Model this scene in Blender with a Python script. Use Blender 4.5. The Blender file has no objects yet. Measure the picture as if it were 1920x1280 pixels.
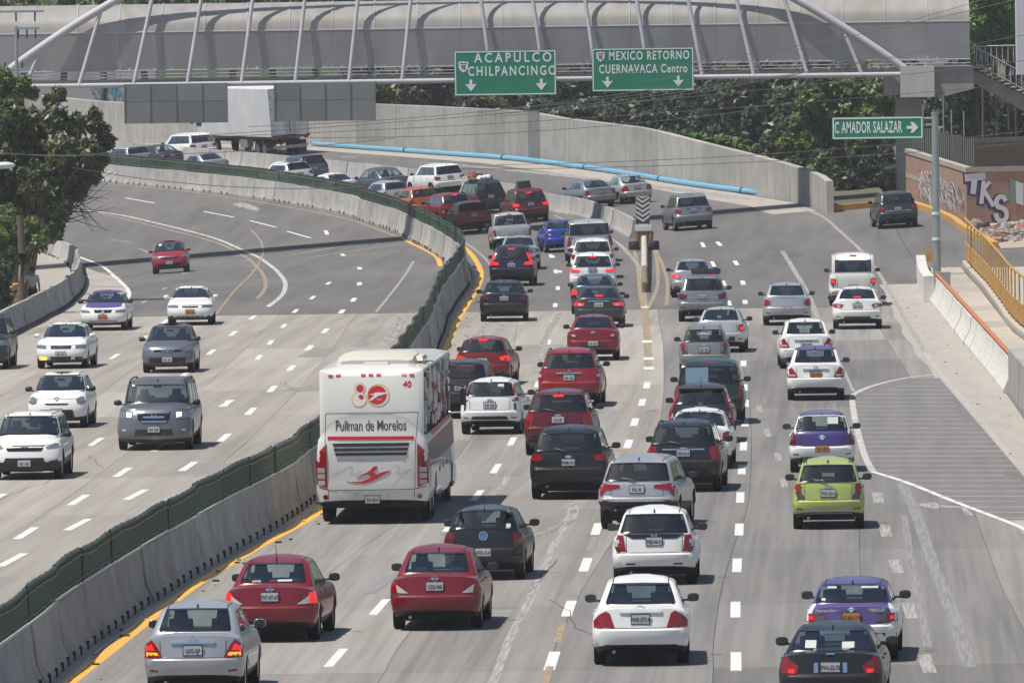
import bpy, bmesh, math, random
from mathutils import Vector, Matrix
from mathutils.bvhtree import BVHTree
R_=math.radians
SC=bpy.context.scene
# ------------------------------------------------------------------ camera
F=19000.0; CX,CY=960.0,640.0; CAMH=11.6; HOR=7.0; ROLL=R_(0.8)
PIT=math.atan((CY-HOR)/F)
FWD=Vector((0,math.cos(PIT),-math.sin(PIT))); _u=Vector((0,math.sin(PIT),math.cos(PIT))); _r=Vector((1,0,0))
RT=_r*math.cos(ROLL)-_u*math.sin(ROLL); UP=_u*math.cos(ROLL)+_r*math.sin(ROLL)
cam=bpy.data.cameras.new('camera'); camo=bpy.data.objects.new('camera',cam); SC.collection.objects.link(camo)
cam.sensor_width=36; cam.lens=F/1920*36; cam.clip_start=1; cam.clip_end=6000
camo.matrix_world=Matrix(((RT.x,UP.x,-FWD.x,0),(RT.y,UP.y,-FWD.y,0),(RT.z,UP.z,-FWD.z,CAMH),(0,0,0,1)))
SC.camera=camo
# ------------------------------------------------------------------ light
SUN=Vector((-0.36,-0.17,0.92)).normalized()
w=bpy.data.worlds.new('World'); SC.world=w; w.use_nodes=True
nt=w.node_tree; nt.nodes.clear()
sky=nt.nodes.new('ShaderNodeTexSky'); sky.sky_type='NISHITA'; sky.sun_disc=False
sky.sun_elevation=math.asin(SUN.z); sky.sun_rotation=math.atan2(SUN.x,SUN.y)
sky.dust_density=2.5; sky.air_density=1.2; sky.altitude=1500
bg=nt.nodes.new('ShaderNodeBackground'); bg.inputs[1].default_value=0.075
wo=nt.nodes.new('ShaderNodeOutputWorld')
nt.links.new(sky.outputs[0],bg.inputs[0]); nt.links.new(bg.outputs[0],wo.inputs[0])
sl=bpy.data.lights.new('sun','SUN'); sl.energy=4.3; sl.angle=R_(0.53); sl.color=(1.0,0.94,0.86)
so=bpy.data.objects.new('sun',sl); SC.collection.objects.link(so); so.rotation_euler=SUN.to_track_quat('Z','Y').to_euler()
so.location=(0,0,200)
SC.view_settings.view_transform='Standard'; SC.view_settings.look='None'; SC.view_settings.gamma=1
SC.view_settings.exposure=0.36; SC.view_settings.use_curve_mapping=False
SC.render.engine='CYCLES'
SC.cycles.max_bounces=6; SC.cycles.transparent_max_bounces=16
# ------------------------------------------------------------------ terrain + pixel mapping helpers (survey of the place)
def sstep(t):
    t=max(0.,min(1.,t)); return t*t*(3-2*t)
def gz(X,Y):
    t=sstep((Y-400)/100.); Xc=max(-40,min(30,X)); r=max(0,min(190,Y-500))
    return t*(.07*Xc+.25)+.029*r*r/(r+15.)
def at(px,py,Y):
    d=FWD+RT*((px-CX)/F)+UP*((CY-py)/F); k=Y/d.y
    return Vector((d.x*k,Y,CAMH+d.z*k))
def G(px,py,h=0.):
    Y=120.
    def f(Y):
        p=at(px,py,Y); return p.z-gz(p.x,Y)-h
    while Y<1000 and f(Y)>0: Y+=2
    a,b=Y-2,Y
    for _ in range(22):
        m=(a+b)/2
        if f(m)>0: a=m
        else: b=m
    return at(px,py,a)
def P3(x,y,z=0.): return Vector((x,y,gz(x,y)+z))
# ------------------------------------------------------------------ materials
MATS={}
def mat(name,col=(.5,.5,.5),rough=.6,metal=0.,coat=0.,noise=None,noise2=None,bump=None,emit=None,col2=None,spec=None,coords='Position',island=0,rot=None):
    if name in MATS: return MATS[name]
    m=bpy.data.materials.new(name); m.use_nodes=True; t=m.node_tree; b=t.nodes['Principled BSDF']
    b.inputs['Base Color'].default_value=(*col,1); b.inputs['Roughness'].default_value=rough; b.inputs['Metallic'].default_value=metal
    b.inputs['Coat Weight'].default_value=coat; b.inputs['Coat Roughness'].default_value=.06
    if spec is not None: b.inputs['Specular IOR Level'].default_value=spec
    if emit: b.inputs['Emission Color'].default_value=(*emit[0],1); b.inputs['Emission Strength'].default_value=emit[1]
    src=None
    if coords=='Position': src=t.nodes.new('ShaderNodeNewGeometry').outputs['Position']
    else: src=t.nodes.new('ShaderNodeTexCoord').outputs['Object']
    if rot is None and name.split('_')[0] in ('road','asphalt','tyre','worn','white','hatch','gore','faint'): rot=R_(2)
    if rot and spec is None: b.inputs['Specular IOR Level'].default_value=.12
    if rot:
        m0=t.nodes.new('ShaderNodeMapping'); m0.inputs['Rotation'].default_value=(0,0,rot); t.links.new(src,m0.inputs[0]); src=m0.outputs[0]
    cur=None
    def tex(n):
        mp=t.nodes.new('ShaderNodeMapping'); mp.inputs['Scale'].default_value=n[0]; t.links.new(src,mp.inputs[0])
        nz=t.nodes.new('ShaderNodeTexNoise'); nz.inputs['Scale'].default_value=1; nz.inputs['Detail'].default_value=5; nz.inputs['Roughness'].default_value=.6
        t.links.new(mp.outputs[0],nz.inputs[0]); return nz.outputs[0]
    for n in (noise,noise2):
        if not n: continue
        o=tex(n)
        rp=t.nodes.new('ShaderNodeMapRange'); rp.inputs[1].default_value=n[3] if len(n)>3 else .3; rp.inputs[2].default_value=n[4] if len(n)>4 else .7
        t.links.new(o,rp.inputs[0])
        mx=t.nodes.new('ShaderNodeMix'); mx.data_type='RGBA'; t.links.new(rp.outputs[0],mx.inputs[0])
        if cur: t.links.new(cur,mx.inputs[6])
        else: mx.inputs[6].default_value=(*col,1)
        if n[1] is None: pass
        c2=n[1]
        mx.inputs[7].default_value=(*c2,1)
        if len(n)>2 and n[2]<1:
            ml=t.nodes.new('ShaderNodeMath'); ml.operation='MULTIPLY'; ml.inputs[1].default_value=n[2]
            t.links.new(rp.outputs[0],ml.inputs[0]); t.links.new(ml.outputs[0],mx.inputs[0])
        cur=mx.outputs[2]
    if island:
        gi=t.nodes.new('ShaderNodeNewGeometry') if island==1 else t.nodes.new('ShaderNodeObjectInfo')
        o=gi.outputs['Random Per Island'] if island==1 else gi.outputs['Random']
        rp=t.nodes.new('ShaderNodeMapRange'); rp.inputs[3].default_value=.84; rp.inputs[4].default_value=1.12; t.links.new(o,rp.inputs[0])
        vm=t.nodes.new('ShaderNodeVectorMath'); vm.operation='SCALE'
        if cur: t.links.new(cur,vm.inputs[0])
        else: vm.inputs[0].default_value=col
        t.links.new(rp.outputs[0],vm.inputs['Scale']); cur=vm.outputs[0]
    if cur: t.links.new(cur,b.inputs['Base Color'])
    if bump:
        bp=t.nodes.new('ShaderNodeBump'); bp.inputs['Strength'].default_value=bump[1]; bp.inputs['Distance'].default_value=bump[2] if len(bump)>2 else .02
        t.links.new(tex((bump[0],)),bp.inputs['Height']); t.links.new(bp.outputs[0],b.inputs['Normal'])
    MATS[name]=m; return m
def glassmat(name,tint,refl=1.0,rough=.02,base=.09):
    m=bpy.data.materials.new(name); m.use_nodes=True; t=m.node_tree; t.nodes.clear()
    o=t.nodes.new('ShaderNodeOutputMaterial'); tr=t.nodes.new('ShaderNodeBsdfTransparent'); tr.inputs[0].default_value=(*tint,1)
    gl=t.nodes.new('ShaderNodeBsdfGlossy'); gl.inputs['Roughness'].default_value=rough; gl.inputs[0].default_value=(.95,.98,1,1)
    fr=t.nodes.new('ShaderNodeLayerWeight'); fr.inputs[0].default_value=.5
    pw=t.nodes.new('ShaderNodeMath'); pw.operation='POWER'; pw.inputs[1].default_value=3.2; t.links.new(fr.outputs['Facing'],pw.inputs[0])
    ml=t.nodes.new('ShaderNodeMath'); ml.operation='MULTIPLY_ADD'; ml.inputs[1].default_value=refl*.8; ml.inputs[2].default_value=base
    mx=t.nodes.new('ShaderNodeMixShader'); t.links.new(pw.outputs[0],ml.inputs[0]); t.links.new(ml.outputs[0],mx.inputs[0])
    t.links.new(tr.outputs[0],mx.inputs[1]); t.links.new(gl.outputs[0],mx.inputs[2]); t.links.new(mx.outputs[0],o.inputs[0])
    MATS[name]=m; return m
def leafmat(name,c1,c2,trans=.25):
    m=bpy.data.materials.new(name); m.use_nodes=True; t=m.node_tree; t.nodes.clear()
    o=t.nodes.new('ShaderNodeOutputMaterial'); gi=t.nodes.new('ShaderNodeNewGeometry')
    mx=t.nodes.new('ShaderNodeMix'); mx.data_type='RGBA'; mx.inputs[6].default_value=(*c1,1); mx.inputs[7].default_value=(*c2,1)
    t.links.new(gi.outputs['Random Per Island'],mx.inputs[0])
    d=t.nodes.new('ShaderNodeBsdfPrincipled'); d.inputs['Roughness'].default_value=.45; t.links.new(mx.outputs[2],d.inputs['Base Color'])
    tl=t.nodes.new('ShaderNodeBsdfTranslucent'); t.links.new(mx.outputs[2],tl.inputs[0])
    ms=t.nodes.new('ShaderNodeMixShader'); ms.inputs[0].default_value=trans
    t.links.new(d.outputs[0],ms.inputs[1]); t.links.new(tl.outputs[0],ms.inputs[2]); t.links.new(ms.outputs[0],o.inputs[0])
    MATS[name]=m; return m
# ------------------------------------------------------------------ object helpers
COL=SC.collection
def tag(o,label=None,cat=None,group=None,kind=None):
    if label: o['label']=label
    if cat: o['category']=cat
    if group: o['group']=group
    if kind: o['kind']=kind
    return o
def empty(name,loc=(0,0,0),rz=0,parent=None):
    o=bpy.data.objects.new(name,None); o.empty_display_size=.3; COL.objects.link(o); o.location=loc; o.rotation_euler=(0,0,rz)
    if parent: o.parent=parent
    return o
class MB:
    def __init__(s): s.v=[]; s.f=[]; s.m=[]; s.mats=[]
    def mi(s,m):
        if m not in s.mats: s.mats.append(m)
        return s.mats.index(m)
    def add(s,vs,fs,m=None):
        b=len(s.v); s.v+= [tuple(v) for v in vs]
        i=s.mi(m) if m else 0
        for f in fs: s.f.append(tuple(b+k for k in f)); s.m.append(i)
    def box(s,c,d,m=None,rz=0,M=None,taper=1.0):
        x,y,z=d[0]/2,d[1]/2,d[2]/2; vs=[]
        for sx,sy,sz in ((-1,-1,-1),(1,-1,-1),(1,1,-1),(-1,1,-1),(-1,-1,1),(1,-1,1),(1,1,1),(-1,1,1)):
            k=taper if sz>0 else 1
            p=Vector((sx*x*k,sy*y*k,sz*z))
            if rz: p=Matrix.Rotation(rz,3,'Z')@p
            if M: p=M@p
            vs.append(p+Vector(c))
        s.add(vs,[(0,3,2,1),(4,5,6,7),(0,1,5,4),(1,2,6,5),(2,3,7,6),(3,0,4,7)],m)
    def tube(s,a,b,r,m=None,n=8,r2=None):
        a,b=Vector(a),Vector(b); d=(b-a)
        if d.length<1e-6: return
        q=d.to_track_quat('Z','Y'); r2=r if r2 is None else r2; vs=[]
        for p,rr in ((a,r),(b,r2)):
            for i in range(n):
                t=2*math.pi*i/n; vs.append(p+q@Vector((rr*math.cos(t),rr*math.sin(t),0)))
        fs=[(i,(i+1)%n,n+(i+1)%n,n+i) for i in range(n)]+[tuple(range(n-1,-1,-1)),tuple(range(n,2*n))]
        s.add(vs,fs,m)
    def path(s,pts,r,m=None,n=8):
        pts=[Vector(p) for p in pts]; vs=[]; N=len(pts)
        for k,p in enumerate(pts):
            d=(pts[min(k+1,N-1)]-pts[max(k-1,0)]).normalized(); q=d.to_track_quat('Z','Y')
            rr=r[k] if isinstance(r,(list,tuple)) else r
            for i in range(n):
                t=2*math.pi*i/n; vs.append(p+q@Vector((rr*math.cos(t),rr*math.sin(t),0)))
        fs=[(k*n+i,k*n+(i+1)%n,(k+1)*n+(i+1)%n,(k+1)*n+i) for k in range(N-1) for i in range(n)]
        fs+=[tuple(range(n-1,-1,-1)),tuple(range((N-1)*n,N*n))]
        s.add(vs,fs,m)
    def sweep(s,secs,m=None,closed=False,cap=True):
        """secs: list of equal-length point lists"""
        n=len(secs[0]); vs=[p for sc in secs for p in sc]
        fs=[]
        for k in range(len(secs)-1):
            for i in range(n if closed else n-1):
                j=(i+1)%n; fs.append((k*n+i,k*n+j,(k+1)*n+j,(k+1)*n+i))
        if closed and cap: fs+=[tuple(range(n-1,-1,-1)),tuple(range((len(secs)-1)*n,len(secs)*n))]
        s.add(vs,fs,m)
    def lathe(s,prof,m=None,n=20,axis='X',c=(0,0,0)):
        vs=[];c=Vector(c)
        for r,h in prof:
            for i in range(n):
                t=2*math.pi*i/n
                p=(h,r*math.cos(t),r*math.sin(t)) if axis=='X' else (r*math.cos(t),r*math.sin(t),h)
                vs.append(c+Vector(p))
        fs=[(k*n+i,k*n+(i+1)%n,(k+1)*n+(i+1)%n,(k+1)*n+i) for k in range(len(prof)-1) for i in range(n)]
        s.add(vs,fs,m)
    def mesh(s,name,smooth=None):
        me=bpy.data.meshes.new(name); me.from_pydata(s.v,[],s.f)
        for m in s.mats: me.materials.append(m)
        if len(s.mats)>1: me.polygons.foreach_set('material_index',s.m)
        if smooth:
            me.polygons.foreach_set('use_smooth',[True]*len(me.polygons))
            try: me.set_sharp_from_angle(angle=R_(smooth))
            except Exception: pass
        me.update(); return me
    def build(s,name,m=None,parent=None,smooth=None,fixn=False):
        if m and not s.mats: s.mats=[m]
        me=s.mesh(name,smooth)
        if fixn:
            b=bmesh.new(); b.from_mesh(me); bmesh.ops.recalc_face_normals(b,faces=b.faces); b.to_mesh(me); b.free()
        o=bpy.data.objects.new(name,me); COL.objects.link(o)
        if parent: o.parent=parent
        return o
def textmesh(name,s,size,m,M,parent=None,align='CENTER',ext=.004,xs=1.0,sp=1.0,bold=0.):
    c=bpy.data.curves.new(name,'FONT'); c.body=s; c.size=size; c.align_x=align; c.align_y='CENTER'; c.extrude=ext; c.space_character=sp; c.offset=bold; c.resolution_u=3
    o=bpy.data.objects.new('tmp',c); COL.objects.link(o)
    dg=bpy.context.evaluated_depsgraph_get(); me=bpy.data.meshes.new_from_object(o.evaluated_get(dg))
    bpy.data.objects.remove(o); bpy.data.curves.remove(c)
    me.name=name; me.transform(M@Matrix.Diagonal((xs,1,1,1))); me.materials.clear(); me.materials.append(m)
    r=bpy.data.objects.new(name,me); COL.objects.link(r)
    if parent: r.parent=parent
    return r
FACE_CAM=Matrix(((1,0,0,0),(0,0,-1,0),(0,1,0,0),(0,0,0,1)))   # text lying in XZ, facing -Y
def poly_world(pts,step=None): return [G(*p) for p in pts]
def resample(pts,step):
    """polyline (Vectors) -> evenly spaced, Catmull-Rom smoothed in XY, on the terrain"""
    P=[Vector((p[0],p[1],0)) for p in pts]; out=[]
    for i in range(len(P)-1):
        p0=P[max(i-1,0)];p1=P[i];p2=P[i+1];p3=P[min(i+2,len(P)-1)]
        n=max(2,int((p2-p1).length/1.0))
        for k in range(n):
            t=k/n; out.append(.5*((2*p1)+(p2-p0)*t+(2*p0-5*p1+4*p2-p3)*t*t+(3*p1-p0-3*p2+p3)*t*t*t))
    out.append(P[-1]); res=[out[0]]; acc=0
    for a,b in zip(out,out[1:]):
        d=(b-a).length
        while acc+d>=step:
            t=(step-acc)/d; a=a.lerp(b,t); res.append(a.copy()); d=(b-a).length; acc=0
        acc+=d
    if (res[-1]-out[-1]).length>step*.3: res.append(out[-1])
    return res
def nrm(pts,i):
    d=(pts[min(i+1,len(pts)-1)]-pts[max(i-1,0)]).normalized(); return Vector((d.y,-d.x,0))  # to the right of travel
ZC=[0]
def strip(mb,pts,wid,z,m=None,off=0.):
    """flat painted strip following a resampled line"""
    vs=[];
    for i,p in enumerate(pts):
        n=nrm(pts,i)
        for k in (-.5,.5):
            q=p+n*(off+k*wid); vs.append((q.x,q.y,gz(q.x,q.y)+z))
    mb.add(vs,[(2*i,2*i+1,2*i+3,2*i+2) for i in range(len(pts)-1)],m)
def xof(line,Y):
    """X of a monotone-in-Y polyline"""
    if Y<=line[0].y:
        a,b=line[0],line[1]
    elif Y>=line[-1].y:
        a,b=line[-2],line[-1]
    else:
        for a,b in zip(line,line[1:]):
            if a.y<=Y<=b.y: break
    return a.x+(b.x-a.x)*(Y-a.y)/(b.y-a.y)
# ================================================================== SETTING
concrete_a=mat('road_concrete',(.265,.25,.23),.85,noise=((1.9,.035,1),(.165,.158,.15),.85,.38,.66),noise2=((7,.05,1),(.31,.29,.26),.45,.45,.7),bump=((14,14,14),.15),island=2)
concrete_b=mat('road_concrete_dark',(.195,.188,.18),.85,noise=((1.8,.03,1),(.125,.122,.122),.85,.38,.66),noise2=((7,.05,1),(.235,.225,.205),.45,.45,.7),bump=((14,14,14),.15),island=2)
concrete_l=mat('road_concrete_pale',(.335,.31,.275),.85,noise=((1.7,.04,1),(.235,.218,.195),.8,.38,.66),noise2=((6,.05,1),(.38,.35,.31),.4,.45,.7),bump=((14,14,14),.15),island=2)
asphalt=mat('asphalt',(.145,.14,.137),.9,noise=((1.2,.05,1),(.108,.104,.103),.85,.38,.66),noise2=((.2,.04,1),(.185,.175,.163),.6,.45,.7),bump=((30,30,30),.3))
dust=mat('dusty_shoulder',(.35,.32,.28),.95,noise=((2,.3,1),(.26,.24,.215),.8),noise2=((8,1.2,1),(.41,.38,.34),.5))
earth=mat('dry_earth',(.11,.10,.06),.95,noise=((.3,.3,1),(.05,.06,.03),.8),noise2=((2,2,1),(.16,.14,.09),.5))
wpaint=mat('white_road_paint',(.62,.62,.60),.7,noise=((6,2.5,1),(.30,.30,.29),.7,.5,.75))
wpaint2=mat('worn_white_road_paint',(.35,.34,.325),.8,noise=((16,.45,1),(.20,.195,.185),.95,.40,.62))
faint=mat('faint_old_paint',(.255,.25,.245),.85,noise=((18,.4,1),(.175,.172,.168),.95,.40,.62))
ypaint=mat('yellow_road_paint',(.66,.36,.045),.7,noise=((6,1.5,1),(.50,.33,.12),.7,.45,.75))
ypaint2=mat('worn_yellow_road_paint',(.37,.27,.155),.8,noise=((5,1.0,1),(.20,.185,.17),.95,.38,.6))
gpaint=mat('faded_grey_patch',(.19,.195,.205),.85,noise=((5,.8,1),(.24,.235,.22),.9,.4,.65))
skid=mat('tyre_skid',(.19,.185,.18),.8,noise=((9,.6,1),(.33,.32,.29),.95,.40,.58))
jconc=mat('barrier_concrete',(.34,.33,.31),.85,noise=((2.6,.9,1.2),(.19,.186,.18),.8,.4,.7),noise2=((.8,.3,.5),(.43,.41,.37),.6,.45,.7),bump=((9,9,9),.25),island=2)
jwhite=mat('whitewashed_concrete',(.60,.585,.54),.85,noise=((3,.5,5),(.45,.43,.39),.7,.45,.75),bump=((9,9,9),.25))
wconc=mat('retaining_wall_concrete',(.33,.32,.295),.88,noise=((2.2,2.2,.22),(.17,.168,.16),.85,.45,.72),noise2=((.5,.5,.9),(.42,.40,.36),.6,.4,.7),bump=((6,6,6),.3),island=2)
rubber=mat('black_rubber',(.02,.02,.02),.7)
dark=mat('dark_shadow_metal',(.03,.03,.032),.7)  # plain near-black for insulators, sign backing and the wall joint

medR=[G(*p) for p in [(94,1277),(158,1220),(302,1119),(437,1035),(588,941),(735,790),(818,660),(841,596),(875,542),(882,512),(875,488)]]
medL=[G(*p) for p in [(828,481),(815,478),(774,455),(741,436),(673,414),(638,401),(453,369.5),(201,343)]]
med=[p+Vector((-.3,0,0)) for p in medR[:-1]]
for p in medL[1:]: med.append(p+Vector((.28,.15,0)))
med=[Vector((-9.6,150,0)),Vector((-8.9,162,0))]+med
med.append(Vector((-30.5,628,0))); med.append(Vector((-42,668,0)))
for p in med: p.z=0
medS=resample(med,2.0)
bar2=[G(*p) for p in [(1191,447),(1144,424),(1103,408),(1033,396),(942,374),(741,343),(640,332),(504,317),(420,310)]]
bar2.append(Vector((-22.8,636,0))); bar2.append(Vector((-33,672,0)))
wallb=[G(*p) for p in [(1550,400),(1490,380),(1278,343),(1144,322),(976,300),(808,287),(640,275),(590,272),(235,269),(0,262)]]
wallb.append(Vector((-48,705,0)))
leftb=[Vector((-19.6,120,0)),Vector((-19,250,0)),Vector((-18.3,340,0))]+[G(*p) for p in [(20,625),(70,600),(120,570),(146,540),(145,512),(128,492)]]+[Vector((-27,545,0)),Vector((-34,575,0)),Vector((-46,612,0))]
rightb=[Vector((11.2,120,0)),Vector((12.3,200,0)),G(1920,790),G(1884,738),G(1743,565),G(1722,520)]+[Vector((17.2,455,0)),Vector((17.6,480,0)),wallb[0]+Vector((.5,0,0))]+[p.copy() for p in wallb[1:]]

def sheet(name,fx0,fx1,ys,nx,z,m,kind='structure',parent=None):
    mb=MB(); vs=[]
    for Y in ys:
        a,b=fx0(Y),fx1(Y)
        for i in range(nx+1):
            X=a+(b-a)*i/nx; vs.append((X,Y,gz(X,Y)+z))
    n=nx+1
    mb.add(vs,[(k*n+i,k*n+i+1,(k+1)*n+i+1,(k+1)*n+i) for k in range(len(ys)-1) for i in range(nx)],m)
    o=mb.build(name,None,parent)
    if kind and not parent: o['kind']=kind
    return o
def frange(a,b,s):
    n=max(1,int(round((b-a)/s))); return [a+(b-a)*i/n for i in range(n+1)]
# base ground to the horizon
gy=[-60,0,60,110]+frange(120,720,5)[1:]+[760,820,900,1100,1500,2200,4000]
sheet('ground',lambda Y:-70 if Y<720 else -1500,lambda Y:60 if Y<720 else 1500,gy,26,-.22,earth)
mbw=MB()
for sx in (-1,1):
    a,b=(-1500,-70) if sx<0 else (60,1500)
    vs=[]
    for Y in gy:
        if Y>720: continue
        vs+=[(a,Y,gz(a,Y)-.22),(b,Y,gz(b,Y)-.22)]
    mbw.add(vs,[(2*i,2*i+1,2*i+3,2*i+2) for i in range(len(vs)//2-1)],earth)
o=mbw.build('terrain'); o['kind']='structure'
YJ=382.0
# sub-base under slabs (seen only as the joint)
base=sheet('road_base',lambda Y:xof(leftb,Y)-.3,lambda Y:min(xof(rightb,Y)+.6,60),frange(118,YJ+1,6),14,-.05,mat('joint_dark',(.14,.13,.12),.95))
cw1=empty('carriageway',(0,0,0)); cw1['kind']='structure'
cw2=empty('oncoming_carriageway',(0,0,0)); cw2['kind']='structure'
def slabs(parent,fa,fb,n,step,mats,y0=120,y1=YJ):
    ys=frange(y0,y1,step)
    for r in range(len(ys)-1):
        a0,a1=ys[r],ys[r+1]
        sub=frange(a0+.012,a1-.012,4)
        for c in range(n):
            mb=MB(); vs=[]
            for Y in sub:
                xa,xb=fa(Y),fb(Y); wdt=(xb-xa)/n
                X0=xa+wdt*c+.005; X1=xa+wdt*(c+1)-.005
                vs+=[(X0,Y,-.04),(X0,Y,0),(X1,Y,0),(X1,Y,-.04)]
            fs=[]
            for i in range(len(sub)-1):
                for k in range(3): fs.append((4*i+k,4*i+k+1,4*i+4+k+1,4*i+4+k))
            fs+=[(0,3,2,1)]
            mb.add(vs,fs); mb.build('slab',mats(c,r),parent)
medx=lambda Y:xof(medS,Y)
random.seed(4)
def mr(c,r):
    if r>=9 and c<3: return concrete_l
    if c<=2: return concrete_a
    if c in (3,4,5): return concrete_b if r<12 else concrete_a
    return concrete_a
slabs(cw1,lambda Y:medx(Y)+.3,lambda Y:xof(rightb,Y)+.05,7,18.7,mr)
slabs(cw2,lambda Y:xof(leftb,Y)+.2,lambda Y:medx(Y)-.3,5,18.7,lambda c,r:concrete_l if (c>=2 or r>8) else concrete_a)
# asphalt beyond the concrete
sheet('asphalt_road',lambda Y:medx(Y)-.1,lambda Y:min(xof(rightb,Y)+.3,62),frange(YJ,700,2.5),16,0,asphalt)
sheet('oncoming_asphalt_road',lambda Y:xof(leftb,Y)-.3,lambda Y:medx(Y)+.1-.2,frange(YJ,690,2.5),12,0,asphalt)
# side street on the right, dirt lot and pavement
sst=[(1722,520),(1757,440)]
sheet('side_street',lambda Y:xof(rightb,Y)+.32 if Y>419 else 17.6,lambda Y:60,frange(414,500,2.5),10,-.004,asphalt)
# dusty verges
sheet('dusty_shoulder_right',lambda Y:xof(rightb,Y)-1.7-.1*math.sin(Y*.06)-.05*math.sin(Y*.31),lambda Y:xof(rightb,Y)+.04,frange(150,410,2.5),2,.001,dust)
sheet('dusty_shoulder_wall',lambda Y:xof(wallb,Y)-2.2,lambda Y:xof(wallb,Y)-.02,frange(495,680,2.5),3,.001,dust)
sheet('dusty_strip_median',lambda Y:medx(Y)+.29,lambda Y:medx(Y)+.62+.07*math.sin(Y*.4)+.05*math.sin(Y*1.1),frange(150,500,1.5),2,.001,dust)
lsx=[(Vector((-17.4,370,0))),Vector((-15.6,385,0)),Vector((-15.9,420,0)),Vector((-18.2,470,0)),Vector((-21.8,512,0)),Vector((-27,545,0))]
sheet('dusty_shoulder_left',lambda Y:xof(leftb,Y)+.02,lambda Y:max(xof(leftb,Y)+.05,min(xof(lsx,Y),xof(leftb,Y)+2.6)),frange(340,545,2.5),3,.001,dust)

# ------------------------------------------------------------------ painted markings
def tang(pts,i):
    d=pts[min(i+1,len(pts)-1)]-pts[max(i-1,0)]; d=Vector((d.x,d.y,0)); return d.normalized()
def dash_line(name,pix,ln=5.0,wd=.17,m=None,z=.005,keep=None):
    w=[G(*p) for p in pix]; mb=MB(); ZC[0]+=1; z=.002+ZC[0]*.00007
    for i,p in enumerate(w):
        t=tang(w,i); p=Vector((p.x,p.y,0))
        if keep and i not in keep: continue
        pts=[p+t*(ln*(k/4-.5)) for k in range(5)]
        strip(mb,pts,wd,z)
    o=mb.build(name,m or wpaint); o['kind']='structure'; return o
def solid_line(name,pix,wd=.17,m=None,z=.005):
    ZC[0]+=1; z=.002+ZC[0]*.00007
    w=[G(*p) for p in pix]; pts=resample(w,1.5); mb=MB(); strip(mb,pts,wd,z); o=mb.build(name,m or wpaint); o['kind']='structure'; return o
solid_line('yellow_edge_line',[(95,1308),(140,1272),(350,1108),(470,1033),(600,958),(690,873),(760,783),(831,663),(855,606),(875,572),(895,539),(902,512),(892,488),(875,468),(852,452)],.24,ypaint,.006)
solid_line('yellow_edge_line',[(826,499),(818,481),(791,465),(757,447)],.22,ypaint,.006)
solid_line('yellow_edge_line',[(757,447),(735,440),(640,408),(455,374),(300,353),(203,345)],.14,ypaint2,.006)
dash_line('lane_dashes',[(630,1232),(712,1137),(785,1055),(845,985),(895,928),(930,878),(960,827),(985,772),(1008,720),(1020,680),(1028,641),(1036,604),(1041,572),(1046,540),(1042,509),(1033,480)])
dash_line('lane_dashes',[(1050,509),(1037,481)],3,.15)
dash_line('lane_dashes',[(1035,1238),(1067,1140),(1098,1058),(1119,991),(1150,905),(1178,832),(1190,791),(1204,754),(1213,722),(1216,683)],5,.2)
dash_line('lane_dashes',[(1380,1239),(1379,1142),(1382,1059),(1386,992),(1388,932),(1391,880),(1394,836),(1397,792),(1398,756),(1396,726),(1394,681),(1398,610),(1397,566),(1393,530),(1380,493),(1348,457)],5,.19)
dash_line('lane_dashes',[(1367,568),(1357,531),(1337,495),(1318,459)],6,.17)
dash_line('faded_lane_dashes',[(1424,766),(1439,811),(1459,856),(1470,905)],4.5,.16,wpaint2)
dash_line('lane_dashes',[(1646,932),(1660,994),(1680,1061),(1706,1144),(1738,1243)],5,.24,wpaint2,.006)
solid_line('old_solid_line',[(1077,942),(1056,991),(1036,1028),(1016,1075),(979,1152),(956,1196),(925,1277),(905,1320)],.17,wpaint2,.006)
solid_line('old_solid_line',[(1467,471),(1490,508),(1513,547),(1534,600)],.2,wpaint2,.006)
solid_line('old_solid_line',[(1534,600),(1575,680),(1601,735)],.1,wpaint2,.006)
solid_line('edge_line',[(1480,378),(1540,405),(1571,430),(1600,456),(1615,471),(1654,522),(1700,603),(1735,660)],.17,wpaint2,.008)
solid_line('edge_line',[(1735,660),(1757,692),(1830,778),(1906,870)],.15,mat('very_faint_paint',(.39,.37,.335),.9,noise=((3,.6,1),(.33,.305,.27),.9,.4,.6)),.008)
solid_line('old_faint_line',[(1696,967),(1706,1040),(1722,1120),(1740,1212)],.16,faint,.006)
solid_line('old_faint_line',[(1690,905),(1717,960),(1740,1030),(1770,1110),(1800,1190),(1817,1250)],.26,faint,.007)
solid_line('hatch_edge',[(1764,701),(1700,708),(1640,722),(1608,735),(1598,745),(1604,790),(1620,850),(1638,885)],.17,mat('hatch_paint',(.50,.48,.45),.8,noise=((1.5,4,1),(.24,.23,.22),.9,.42,.66)),.007)
solid_line('hatch_edge',[(1636,884),(1700,904),(1790,940),(1905,984),(1960,1010)],.15,wpaint,.007)
solid_line('orange_zone_line',[(1212,455),(1206,500),(1206,545),(1210,590),(1214,640),(1216,690)],.26,ypaint2,.006)
dash_line('orange_zone_blocks',[(1207,545),(1210,575),(1213,640),(1216,672),(1217,690)],2.4,.34,wpaint,.009)
solid_line('orange_zone_line',[(1228,465),(1233,505),(1232,540),(1216,575)],.15,ypaint2,.006)
solid_line('orange_zone_line',[(1228,465),(1250,520),(1250,572)],.15,ypaint2,.006)
solid_line('orange_zone_line',[(1186,458),(1196,500),(1200,550),(1206,575)],.16,ypaint2,.006)
solid_line('edge_line',[(1040,404),(1100,428),(1150,450),(1178,475),(1200,505),(1209,540)],.16,wpaint2,.006)
dash_line('orange_lane_patches',[(1147,885),(1168,850),(1184,810),(1197,772)],6,.14,ypaint2,.005)
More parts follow.
